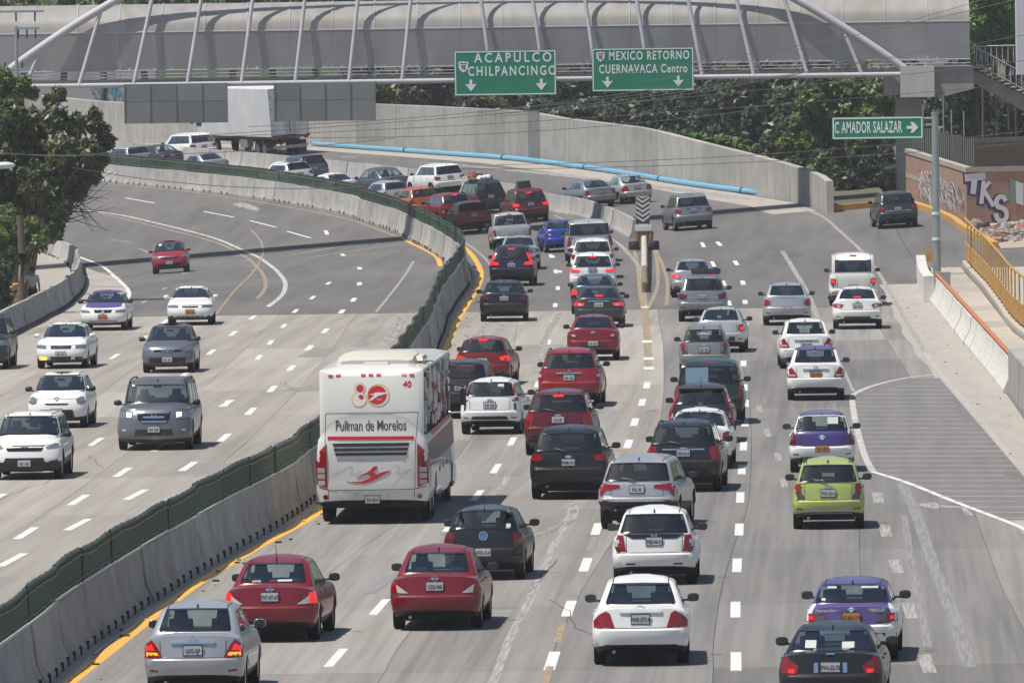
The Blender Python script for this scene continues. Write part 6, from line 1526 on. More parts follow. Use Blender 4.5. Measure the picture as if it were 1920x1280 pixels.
# ------------------------------------------------------------------ traffic heading away (far side = right carriageway)
aW=[(-.62,.36),(.62,.36),(.55,.47),(-.55,.47)]
INS=[(-.72,.35),(.72,.35),(.62,.46),(-.62,.46)]
purp=lambda k,cc,sd:('purple' if (k>=10) or (k==9) else ('purple' if (4<=k<=8 and cc<6) else None))
def tsuru2(k,cc,sd):
    if k>=9: return 'purple'
    if k in(4,5,6,7,8) and cc<5: return 'purple'
    return None
def roofonly(k,cc,sd): return 'purple' if k>=11 else None
def corsa2(k,cc,sd):
    if k>=11: return 'purple'
    if 4<=k<=8 and cc<5: return 'darkpurple'
    return None
cars=[
(veh('sedan','silver','tiida','silver sedan with lit amber lamps and chrome strip, lowest at left beside the yellow line',H=1.54,W=1.70,lowlens=amber_l,glow=[(.93,.3),(.76,.3),(.82,.6),(.93,.45)],garn='chrome',emb='ring',embz=.99,plz=.80,dk=1.06,ptext='UXG-5JF',mirror='body',sticker=[(-.42,1.10,.26,.04,paper)],glass='clear',belt=1.02,gt=(1.1,1.44),gb=(.5,1.08),rwf=.69),371,1301,5.0,{}),
(veh('sedan','red','versa','red sedan with whip antenna and lit brake lamps, between silver sedan and median',emb='ring',embz=.97,plz=.84,ptext='PXY-87-67',brake=1,ant='long',insert=[(-.5,.34),(.5,.34),(.4,.42),(-.4,.42)],H=1.51,sticker=[(-.3,1.09,.16,.03,paper),(.22,1.10,.26,.04,mat('white_cloth',(.5,.53,.48),.8)),(0,1.09,.12,.04,red_l)]),516,1199,6,{}),
(veh('sedan','red','versa','red sedan without whip antenna, alone in the second lane at the bottom',emb='ring',embz=.97,plz=.83,ptext='UZG-948',insert=[(-.5,.34),(.5,.34),(.4,.42),(-.4,.42)],H=1.51),822,1177,3.8,{}),
(veh('hatch','black','gol','dark hatchback with round badge and white disc sticker in its rear window',emb='vw',embz=.90,embs=.085,plz=.58,ptext='HCB-10-8',H=1.45,W=1.64,glass='tint',ant='long',wiper=0,lidw=.72,sticker=[(.50,1.09,.09,.09,paper)],plin=False,insert=[(-.95,.40),(.95,.40),(.95,.43),(-.95,.43)]),911,1085,4.2,{}),
(veh('hatch','white','ikon','white hatchback right of the coach with tall red pillar lamps',H=1.50,W=1.66,emb='oval',embz=.93,plz=.80,insert=[(-.66,.34),(.66,.34),(.55,.50),(-.55,.50)],glass='tint',sticker=[(.28,1.32,.16,.07,paper)]),923,813,6,{}),
(veh('suv','darkgrey','suvwide','dark small car half hidden between coach and white hatchback',H=1.62,W=1.72,glass='tint'),868,783,5,{}),
(veh('hatch','red','fiesta','red hatchback with lit high brake lamp just beyond the coach',H=1.47,W=1.70,brake=1,chmsl='top',ant='long',glass='dark'),908,722,5.5,{}),
(veh('suv','wine','trax','dark wine coloured suv with lit high brake lamp behind the red suv',H=1.66,W=1.78,chmsl='top',emb='bowtie',embz=1.03,plz=.93,ptext='NLS-89',glass='dark',wiper=1,insert=[(-.8,.40),(.8,.40),(.7,.55),(-.7,.55)],ant=True,mirror='black',rails=1),1050,852,3,{}),
(veh('suv','brightred','duster','bright red suv with chrome tailgate bar and roof rails, mid picture',H=1.67,W=1.80,plz=.86,garn='chrome',emb='tri',embz=1.06,glass='dark',rails=1,insert=[(-.8,.40),(.8,.40),(.7,.48),(-.7,.48)]),1070,762,2.8,{}),
(veh('sedan','red','wide','glossy red sedan with body coloured lamps, ahead of the bright red suv',H=1.46,W=1.70,plz=.58,plin=False,emb='oval',embz=.93,glass='dark',lens='red',insert=[(-.6,.36),(.6,.36),(.5,.56),(-.5,.56)],ant='long'),1113,675,.8,{}),
(veh('suv','black','escape','black suv with clear glinting lamps in front of the wine coloured suv',H=1.68,W=1.84,plz=.88,ptext='PWM-19-3',emb='oval',embz=1.01,clad=1,glass='tint',wiper=1,insert=[(-.9,.42),(.9,.42),(.9,.62),(-.9,.62)],ant=True),1070,934,3.2,{}),
(veh('suv','silver','hrv','silver crossover with bracket shaped red lamps directly behind the white hatchback',H=1.60,W=1.77,plz=.90,ptext='PXL-90',bz=.74,dk=1.04,gb=(.14,1.06),gt=(.50,1.46),zb=.52,clad=1,glass='dark',insert=[(-.92,.42),(.92,.42),(.86,.56),(-.86,.56)],emb=None,wiper=1,belt=1.02),1202,990,6.5,{}),
(veh('hatch','white','fit','white hatchback with black panel and badge below the rear glass, above the white sedan',H=1.52,W=1.70,plz=.88,ptext='PGB-44-31',emb='h',embz=.99,embs=.05,blackpanel=[(-.52,.80),(.52,.80),(.70,1.06),(-.70,1.06)],glass='tint',insert=None,decals=[('bumper_vent',[(-.56,.42),(-.38,.42),(-.38,.45),(-.56,.45)],blk),('bumper_vent',[(.38,.42),(.56,.42),(.56,.45),(.38,.45)],blk)],ant=True,refl=False),1229,1094,1.6,{}),
(veh('sedan','white','aveo','white sedan with dark red trapezoid lamps, lowest in the middle of the picture',H=1.50,W=1.71,plz=.83,ptext='PWK-577-A',emb='bowtie',embz=1.00,embs=.05,garn='body',glass='tint',refl=False,ant=False,insert=[(-.8,.34),(.8,.34),(.72,.385),(-.72,.385)],lens='dred' if 0 else 'red'),1203,1243,.6,{}),
(veh('hatch','lime','spark','lime green hatchback with black mirrors in the right lane',H=1.53,W=1.60,plz=.80,ptext='PVX-32-4',emb='bowtie',embz=.93,embs=.05,rails=1,glass='tint',wiper=1,dk=1.0,insert=[(-.66,.35),(.66,.35),(.58,.50),(.3,.46),(-.3,.46),(-.58,.50)],insc='silver',sticker=[(-.2,1.07,.18,.04,paper)]),1554,990,.2,{}),
(veh('sedan','white','tsuru','white taxi with purple roof and boot lid, orange plate, just ahead of the black sedan',cat='taxi',H=1.40,W=1.63,plz=.80,taxi=1,ptext='A7-80-LUV',two=tsuru2,emb='ring',embz=.93,embs=.05,glass='clear',gt=(1.15,1.31),rwf=.70,rwn=5,dk=.99,gb=(.55,1.02),belt=.97,refl=False,glow=[(.90,.25),(.82,.25),(.82,.45),(.90,.45)],texts=[('Metropolitano',-.42,.915,.075,paper),('1980LUV',.44,.915,.085,paper)],sticker=[(-.36,1.27,.16,.03,paper),(.30,1.27,.30,.03,paper),(-.50,1.07,.07,.06,paper)],decals=[('bumper_insert',[(-.78,.35),(.78,.35),(.78,.52),(-.78,.52)],blk)]),1600,1236,1.8,{}),
(veh('sedan','black','sentra_old','black sedan with two papers in its rear window, cut by the bottom edge',H=1.42,W=1.71,plz=.79,ptext='PVN-25-70',emb='ring',embz=1.0,embs=.05,glass='tint',rwn=5,gt=(1.2,1.33),gb=(.55,1.03),garn=0,sticker=[(-.34,1.12,.18,.12,paper),(.27,1.11,.20,.09,paper)],decals=[('plate_lamp',[(-.27,.70),(-.20,.70),(-.20,.86),(-.27,.86)],chrome),('plate_lamp',[(.20,.70),(.27,.70),(.27,.86),(.20,.86)],chrome)],glow=[(.80,.02),(.68,.02),(.68,.22),(.80,.22)]),1562,1334,2.2,{}),
(veh('hatch','white','corsa','white taxi hatchback with dark purple tailgate and paper in the rear window',cat='taxi',H=1.47,W=1.62,plz=.60,taxi=1,two=corsa2,emb='ring',embz=.87,embs=.07,glass='clear',plin=False,sticker=[(.27,1.27,.26,.16,paper)],insert=[(-.7,.34),(.7,.34),(.62,.40),(-.62,.40)],dk=.98,gb=(.2,1.02),lens='dred',texts=[('TAXI',-.42,.76,.07,paper)] if 0 else ()),1542,884,-.2,{}),
(veh('sedan','white','tiida','white taxi sedan with purple roof and orange plate in the right lane',cat='taxi',H=1.54,W=1.69,plz=.78,taxi=1,two=roofonly,garn='chrome',emb='ring',glass='clear',dk=1.06,belt=1.02,gt=(1.1,1.44),gb=(.5,1.08),rwf=.69,insert=[(-.8,.34),(.8,.34),(.7,.40),(-.7,.40)],refl=False,sticker=[(0,1.39,.13,.03,mat('red_paper',(.3,.05,.03),.6))]),1530,749,-.2,{}),
(veh('sedan','white','tiida','plain white sedan partly hidden behind the purple roofed taxi',H=1.54,W=1.69,plz=.78,garn='chrome',glass='clear',dk=1.06,belt=1.02,gt=(1.1,1.44),gb=(.5,1.08),rwf=.69,refl=False),1511,690,-1.5,{}),
(veh('sedan','silver','round','silver sedan with a raised boot lid, alone left of the white van',H=1.50,W=1.73,plz=.60,plin=False,garn=0,glass='dark',decals=[('lid_strip',[(-.3,.99),(.3,.99),(.3,1.01),(-.3,1.01)],chrome)],rwf=.68,belt=1.01),1476,609,-.5,{}),
(veh('van','cream','van','boxy off white van with small square lamps and black rear glass',cat='van',glass='dark',plz=.72,plin=False,rails=0,brake=0,ant=False,decals=[('bumper_insert',[(-.86,.40),(.86,.40),(.86,.56),(-.86,.56)],PAINT['midgrey']),('vent',[(-.12,1.86),(.12,1.86),(.12,1.90),(-.12,1.90)],blk)],glow=[(.90,.36),(.76,.36),(.76,.6),(.90,.6)],rwf=.84),1600,572,-.6,{}),
(veh('sedan','white','wide','white sedan with wide red lamps and black bumper insert, below the van',H=1.46,W=1.76,plz=.83,glass='dark',emb='ring',embz=.98,insert=[(-.6,.34),(.6,.34),(.5,.46),(-.5,.46)],chmsl='low'),1608,616,-.2,{}),
(veh('sedan','lightsilver','round','light silver sedan with teal rear glass, half hidden by the beige hatchback',H=1.47,W=1.66,plz=.6,plin=False,emb='vw',embz=.93,glass='clear',glow=[(.93,.2),(.78,.2),(.78,.5),(.93,.5)]),1352,660,2,{}),
(veh('hatch','beige','spark','beige grey hatchback with arrow lamps, left of the light silver sedan',H=1.53,W=1.60,plz=.80,emb='bowtie',embz=.92,glass='tint',spoiler=0),1321,702,.5,{}),
(veh('suv','green','suvbox','dark green minivan with half of its rear glass a lighter sheet',cat='minivan',H=1.76,W=1.92,dk=1.08,gb=(.14,1.10),gt=(.42,1.60),rwn=6,rwf=.76,glass='dark',ant=False,sticker=[(-.33,1.36,.62,.44,mat('pale_blue_film',(.10,.17,.22),.25,coat=.5))],chmsl=0,decals=[('high_brake_light',[(-.16,1.66),(.16,1.66),(.16,1.69),(-.16,1.69)],red_l)]),1331,794,1,{}),  # pale sheet over half the rear glass is a painted reflection
(veh('hatch','darkgrey','fit3','dark grey hatchback with tall bracket lamps in front of the green minivan',H=1.54,W=1.70,plz=.90,ptext='PXR-48',emb='h',embz=1.03,embs=.05,glass='dark',spoiler=1,ant='long'),1316,829,1.8,{}),
(veh('sedan','white','round','white sedan mostly hidden behind the black suv with the silver tailgate strip',H=1.46,W=1.68,glass='tint',rwn=5),1312,877,2,{}),
(veh('suv','black','trax','black suv with silver tailgate strip and square red lamps',H=1.66,W=1.78,plz=.93,ptext='PXH-22-4',emb='bowtie',embz=1.03,glass='dark',rails=1,wiper=1,decals=[('garnish',[(-.50,1.0),(.50,1.0),(.50,1.035),(-.50,1.035)],chrome)],insert=[(-.8,.40),(.8,.40),(.7,.58),(-.7,.58)]),1285,920,3,{}),
(veh('suv','midgrey','suvwide','grey suv with a red and blue light bar on its roof',cat='police car',H=1.64,W=1.80,plz=.92,glass='dark',lens='smoke' if 0 else 'dred',decals=[('lid_strip',[(-.55,.86),(.55,.86),(.55,.885),(-.55,.885)],chrome)],lightbar=1,bz=.72),1318,602,.4,{}),
(veh('sedan','silver','wide','silver sedan just ahead of the suv with the light bar',H=1.47,W=1.74,glass='tint',brake=1,rwf=.68),1300,557,-1.2,{}),
# far group
(veh('suv','midgrey','suvwide','grey suv with dark mirror alone right of the chevron board',H=1.72,W=1.86,L=4.7,plz=.95,glass='dark',rails=2,garn='chrome'),1299,431,-9,{}),
(veh('suv','darkgrey','suvwide','dark grey suv beside the graffitied brick wall',H=1.66,W=1.86,plz=.9,glass='dark',rails=2,decals=[('lid_strip',[(-.6,.80),(.6,.80),(.6,.83),(-.6,.83)],chrome)]),1683,427,-6,{}),
(veh('sedan','silver','aveo','silver sedan highest on the outer lanes next to the blue pipe',H=1.50,W=1.71,plz=.83,glass='clear',lens='red'),1189,381,-17,{}),
(veh('sedan','midgrey','round','mid grey sedan beside the bare barrier, left of the other outer lane sedan',H=1.45,W=1.76,L=4.6,plz=.8,glass='tint'),1120,389,-20,{}),
(veh('suv','wine','suvwide','dark red suv carrying a black bundle on its roof',H=1.75,W=1.88,L=4.7,plz=.95,garn='chrome',brake=1,chmsl='top',glass='dark',load='case'),994,417,-10,{}),
(veh('suv','black','suvbox','black suv piled with colourful bags on its roof rack',H=1.72,W=1.80,L=4.5,plz=.9,glass='dark',rails=1,load='bags'),916,400,-17,{}),
(veh('suv','brightred','crv','bright red crossover with silver roof next to the median screen',H=1.58,W=1.80,plz=.93,glass='dark',two=lambda k,cc,sd:'silver' if k>=11 else None,insert=[(-.9,.40),(.9,.40),(.9,.58),(-.9,.58)],spoiler=0),888,437,-9,{}),
(veh('suv','red','crv','second red crossover behind the bright red one, partly behind the screen',H=1.62,W=1.80,plz=.93,glass='dark',chmsl='top'),838,361,-17,dict(top=True)),
(veh('hatch','orange','round','small orange car showing over the green screen',H=1.52,W=1.70,glass='tint'),778,350,-20,dict(top=True)),
(veh('suv','white','suvwide','white suv beyond the orange car, against the bare barrier',H=1.68,W=1.86,L=4.7,plz=.95,glass='dark'),838,364,-22,{}),
(veh('sedan','bluegrey','wide','blue grey estate car left of the white suv, near the screen',H=1.55,W=1.78,L=4.6,glass='clear',rwf=.7),714,313,-27,dict(top=True)),
(veh('hatch','lightsilver','round','small pale silver car just over the screen behind the orange car',H=1.48,W=1.66,glass='tint'),722,338,-24,dict(top=True)),
(veh('pickup','lightsilver','pickup','silver pickup truck with tailgate closed behind the red crossover',cat='pickup truck',plz=.7,plin=False,glass='tint',decals=[('high_brake_light',[(-.12,1.585),(.12,1.585),(.12,1.61),(-.12,1.61)],red_l)]),961,468,-3,{}),
(veh('sedan','silver','wide','silver sedan between the pickup and the navy suv',H=1.46,W=1.76,glass='clear',rwf=.7),975,506,1,{}),
(veh('suv','navy','crv','navy blue suv with lit tall lamps and high brake lamp',H=1.68,W=1.84,plz=.88,brake=1,chmsl='top',glass='dark',wiper=1,emb='h',embz=1.0,insert=[(-.9,.40),(.9,.40),(.9,.5),(-.9,.5)],ant=True),961,536,2.5,{}),
(veh('sedan','black','jetta','black sedan with slim dark red lamps below the navy suv',H=1.48,W=1.79,L=4.7,plz=.86,emb='vw',embz=.97,embs=.05,glass='tint',rwf=.68,insert=[(-.8,.34),(.8,.34),(.8,.39),(-.8,.39)],lens='dred'),946,602,.4,{}),
(veh('sedan','blue','wide','blue sedan left of the large silver suv',H=1.45,W=1.75,glass='tint',rwn=5),1056,472,-6,{}),
(veh('suv','lightsilver','suvbox','large boxy silver suv with tall red lamps and black glass',H=1.86,W=2.02,L=5.1,plz=1.0,dk=1.18,gb=(.12,1.20),gt=(.34,1.72),rwn=6,rwf=.80,glass='dark',garn=0,rails=2,belt=1.16),1107,492,-2,{}),
(veh('suv','white','suvwide','white suv squeezed between the large silver suv and another white suv',H=1.66,W=1.84,glass='dark',plz=.9),1112,522,1,{}),
(veh('suv','white','rav4','white suv with lit wedge lamps and high brake lamp',H=1.68,W=1.84,plz=1.02,glass='dark',chmsl='top',brake=1),1112,553,.5,{}),
(veh('sedan','bluegrey','round','blue grey sedan between the white suv and the dark grey sedan',H=1.47,W=1.76,glass='tint',brake=1),1115,588,1,{}),
(veh('sedan','darkgrey','wide','dark grey sedan with lit lamps ahead of the glossy red sedan',H=1.45,W=1.79,plz=.82,brake=1,chmsl='low',glass='tint',garn='chrome',insert=[(-.8,.34),(.8,.34),(.75,.44),(-.75,.44)]),1124,613,1.2,{}),
(veh('suv','white','suvwide','white suv highest on the road, in front of the lorry',H=1.72,W=1.95,L=4.8,glass='dark'),350,249,-31,dict(top=True)),
(veh('suv','lightsilver','suvwide','pale suv roof with dark rear glass at the far left above the screen',H=1.60,W=1.80,glass='dark'),236,273,-27,dict(top=True)),
(veh('sedan','darkgrey','wide','dark sedan right of the far left pale roof, above the screen',H=1.46,W=1.78,glass='clear'),296,271,-28,dict(top=True)),
(veh('sedan','silver','wide','silver sedan roof with dark rear glass over the screen below the lorry',H=1.46,W=1.78,glass='dark'),380,286,-28,dict(top=True)),
(veh('suv','bluegrey','suvwide','dark blue grey crossover far off, right of and below the lorry',H=1.62,W=1.84,glass='dark',spoiler=1),566,290,-24,dict(top=True)),
(veh('suv','white','suvwide','white roofed car with dark rear glass beside the far blue grey crossover',H=1.56,W=1.80,glass='dark'),536,303,-26,dict(top=True)),
(veh('sedan','white','wide','white car roof barely showing over the screen, left of the blue grey estate',H=1.46,W=1.76,glass='dark'),622,324,-25,dict(top=True)),
]
# fronts
TW=[
(veh('suv','white','wide','white suv with black honeycomb grille coming toward the camera at the left edge',W=1.80,H=1.62,L=4.2,clad=1,emb='bar',embs=.045,embz=.82,glass='tint',hz=.90,belt=1.02,wb=(1.05,1.08),wt=(1.6,1.52),gt=(.5,1.5),
  front=dict(head=[(.98,.95),(.95,.7),(.62,.62),(.58,.72),(.80,.98)],grille=[(-.46,.45),(.46,.45),(.56,.86),(-.56,.86)],low=[(-.66,.26),(.66,.26),(.52,.55),(-.52,.55)],fog=[(.70,.36),(.92,.40),(.90,.50),(.68,.46)],plz=.42)),52,897,5.5),
(veh('suv','grey','wide','dark grey boxy suv with lit headlamps and chrome framed grille coming toward the camera',W=1.98,H=1.84,L=4.85,R=.37,zb=.45,hz=1.08,belt=1.16,dk=1.16,gb=(.12,1.18),gt=(.36,1.7),wb=(1.15,1.22),wt=(1.62,1.68),rwf=.77,rails=1,emb='h',embz=.90,embs=.06,glass='tint',
  front=dict(head=[(.97,.88),(.95,.58),(.58,.50),(.56,.90)],lit=[(.72,.62),(.60,.60),(.60,.82),(.72,.84)],grille=[(-.42,.50),(-.30,.32),(.30,.32),(.42,.50),(.44,.90),(-.44,.90)],chrome=[[(-.40,.78),(.40,.78),(.42,.90),(-.42,.90)],[(-.28,.56),(.28,.56),(.28,.66),(-.28,.66)],[(-.30,.34),(.30,.34),(.36,.42),(-.36,.42)]],low=[(-.52,.40),(.52,.40),(.48,.56),(-.48,.56)],fog=[(.74,.52),(.84,.52),(.84,.56),(.74,.56)],fogm=clear_l,plz=.56)),293,842,4.2),
(veh('hatch','white','wide','white rounded hatchback with oval lamps coming toward the camera, above the white suv at left',W=1.66,H=1.52,L=3.75,hz=.86,belt=1.0,emb='ring',embz=.82,embs=.05,glass='tint',
  front=dict(head=[(.97,.95),(.95,.5),(.82,.32),(.68,.45),(.64,.8),(.78,1.02)],grille=[(-.34,.30),(.34,.30),(.40,.44),(-.40,.44)],low=[(-.60,.30),(.60,.30),(.54,.52),(-.54,.52)],plz=.46)),111,801,5.5),
(veh('hatch','grey','wide','dark grey hatchback with v shaped chrome grille coming toward the camera above the boxy suv',W=1.67,H=1.53,L=3.8,hz=.86,belt=1.0,emb='ring',embz=.72,embs=.06,glass='tint',
  front=dict(head=[(.98,.98),(.95,.55),(.66,.42),(.60,.58),(.80,.92)],grille=[(-.52,.40),(.52,.40),(.56,.62),(-.56,.62)],chrome=[[(-.30,.62),(-.12,.30),(-.05,.30),(-.20,.62)],[(.30,.62),(.12,.30),(.05,.30),(.20,.62)]],low=[(-.66,.27),(.66,.27),(.72,.50),(-.72,.50)],plz=.44)),317,698,4),
(veh('sedan','white','wide','white sedan with one lit yellow fog lamp coming toward the camera at left',W=1.68,H=1.46,hz=.80,mirror='body',glass='clear',emb='bar',embz=.72,embs=.04,
  front=dict(head=[(.96,.92),(.94,.45),(.56,.38),(.56,.80)],grille=[(-.38,.38),(.38,.38),(.42,.80),(-.42,.80)],chrome=[[(-.36,.52),(.36,.52),(.36,.58),(-.36,.58)],[(-.38,.68),(.38,.68),(.38,.74),(-.38,.74)]],low=[(-.36,.28),(.36,.28),(.42,.40),(-.42,.40)],fog=[(.54,.30),(.84,.30),(.84,.39),(.54,.39)],fogy=1,plz=.48)),119,690,6),
(veh('sedan','white','wide','white sedan taxi with kidney like grille and orange plate coming toward the camera',cat='taxi',W=1.70,H=1.40,hz=.78,belt=.96,gt=(1.2,1.31),wt=(1.8,1.31),mirror='body',glass='clear',taxi=1,
  front=dict(head=[(.95,.85),(.94,.45),(.50,.42),(.50,.82)],grille=[(-.34,.48),(-.03,.42),(.03,.42),(.34,.48),(.34,.80),(-.34,.80)],chrome=[[(-.03,.42),(.03,.42),(.03,.84),(-.03,.84)]],low=[(-.60,.28),(.60,.28),(.58,.35),(-.58,.35)],fog=[(.72,.30),(.84,.30),(.84,.36),(.72,.36)],plz=.50)),358,609,1.8),
(veh('sedan','white','wide','white taxi with purple bonnet and orange plate coming toward the camera',cat='taxi',W=1.68,H=1.42,hz=.80,belt=.97,gt=(1.2,1.33),wt=(1.8,1.33),glass='clear',taxi=1,two=lambda k,cc,sd:'purple' if k>=11 or (k in(6,7,8) and cc>=NR+NS+3) or (k==9 and cc>NR+NS-3) else None,emb='ring',embz=.66,embs=.06,
  front=dict(head=[(.96,.85),(.94,.42),(.54,.40),(.54,.72)],grille=[(-.34,.38),(.34,.38),(.40,.78),(-.40,.78)],low=[(-.66,.26),(.66,.26),(.62,.36),(-.62,.36)],plz=.50),texts=[('TAXI MORELOS',0,.84,.10,paper)] if 0 else ()),196,619,4.2),
(veh('hatch','brightred','wide','bright red hatchback alone on the oncoming asphalt curve',W=1.67,H=1.50,L=3.8,hz=.86,mirror='body',glass='clear',sticker=[(.42,1.33,.16,.09,paper)],emb='bar',embs=.03,embz=.74,
  front=dict(head=[(.97,1.0),(.95,.55),(.66,.50),(.60,.70),(.80,1.0)],grille=[(-.42,.40),(.42,.40),(.50,.66),(-.50,.66)],chrome=[[(-.46,.62),(.46,.62),(.48,.68),(-.48,.68)]],low=[(-.62,.28),(.62,.28),(.66,.46),(-.66,.46)],plz=.50)),320,512,2),
(veh('suv','darkgrey','wide','dark vehicle cut by the left edge beside the curved barrier',W=1.84,H=1.75,hz=1.0,glass='dark',belt=1.12,
  front=dict(head=[(.97,.9),(.95,.5),(.6,.5),(.6,.85)],grille=[(-.4,.4),(.4,.4),(.4,.8),(-.4,.8)],low=[(-.5,.4),(.5,.4),(.5,.5),(-.5,.5)],plz=.5)),-34,692,5),
]
carobj=[]
for S,cx,yg,v,kw in cars: carobj.append((S,put(S,cx,yg,v,**kw)))
for S,cx,yg,v in TW: carobj.append((S,put(S,cx,yg,v,toward=True)))
# roof loads and light bar (things of their own)
for S,o in carobj:
    M=o.matrix_world
    if S.get('lightbar'):
        root=empty('light_bar'); root.matrix_world=M@Matrix.Translation((.12,.35,S['H']+.02)); tag(root,'red and blue emergency light bar on the roof of the grey suv','light bar')
        for nm,x,m in (('red_lamp',-.28,mat('lightbar_red',(.07,.008,.02),.2,coat=.6)),('blue_lamp',.28,mat('lightbar_blue',(.012,.02,.09),.2,coat=.6))):
            mb=MB(); mb.box((x,0,.12),(.54,.26,.16),m,taper=.9); mb.build(nm,None,root)
        mb=MB(); mb.box((0,0,.12),(.06,.28,.17),blk); mb.box((0,0,.02),(1.0,.2,.05),blk); mb.build('mount',None,root)
    if S.get('load')=='case':
        root=empty('roof_bundle'); root.matrix_world=M@Matrix.Translation((.05,-.2,S['H']-.02)); tag(root,'black bundle strapped on the roof of the dark red suv','luggage')
        mb=MB(); mb.box((0,0,.17),(.66,.9,.34),mat('black_canvas',(.02,.02,.022),.85),taper=.86); mb.build('canvas',None,root)
        mb=MB(); mb.box((0,0,.17),(.70,.06,.36),steel,taper=.88); mb.build('strap',None,root)
    if S.get('load')=='bags':
        cols=[('white_bag',(.66,.66,.64)),('red_bag',(.30,.05,.04)),('dark_bag',(.03,.03,.035)),('green_bag',(.06,.09,.05)),('white_bag',(.66,.66,.64)),('brown_bag',(.14,.08,.05)),('dark_bag',(.03,.03,.035)),('grey_bag',(.18,.18,.19))]
        lb_=['white sack lying at the rear left of the roof load','red bag at the left of the roof load','dark bag in the middle of the roof load','green bag low at the left of the roof load','white sack lying at the rear right of the roof load','brown bag on top of the roof load','dark bag at the right end of the roof load','grey bag at the back of the roof load']
        for i,(nm,c) in enumerate(cols):
            px_=[-.05,-.45,-.12,-.5,.28,-.28,.45,.1][i]; py_=[-.75,-.5,-.2,-.7,-.75,-.1,-.4,.3][i]; pz=[.14,.24,.26,.1,.16,.36,.16,.3][i]
            b=boulder('x',M@Vector((px_,py_,S['H']+pz-.05)),(.24,.24,.16),mat(nm,c,.8),i+5); b.name='bag'; tag(b,lb_[i]+' on the black suv','bag',None)

# litter and grit along the foot of the median
lt=MB(); rnd=random.Random(21)
for i in range(90):
    Y=rnd.uniform(170,420); x=medx(Y)+rnd.uniform(.42,1.2); s_=rnd.uniform(.02,.07); lt.box((x,Y,gz(x,Y)+s_*.3),(s_*rnd.uniform(1,3),s_,s_*.6),rnd.choice([rubber,rubber,mat('litter_pale',(.4,.38,.33),.9),mat('litter_brown',(.12,.08,.05),.9)]),rz=rnd.uniform(0,3))
for i in range(22):
    Y=rnd.uniform(250,395); x=xof(rightb,Y)-rnd.uniform(.1,1.2); s_=rnd.uniform(.015,.04); lt.box((x,Y,gz(x,Y)+s_*.3),(s_*rnd.uniform(1,3),s_,s_*.6),rnd.choice([rubber,mat('litter_pale'),mat('litter_brown')]),rz=rnd.uniform(0,3))
o=lt.build('litter'); o['kind']='stuff'; tag(o,'small litter and grit at the foot of the barriers','litter')
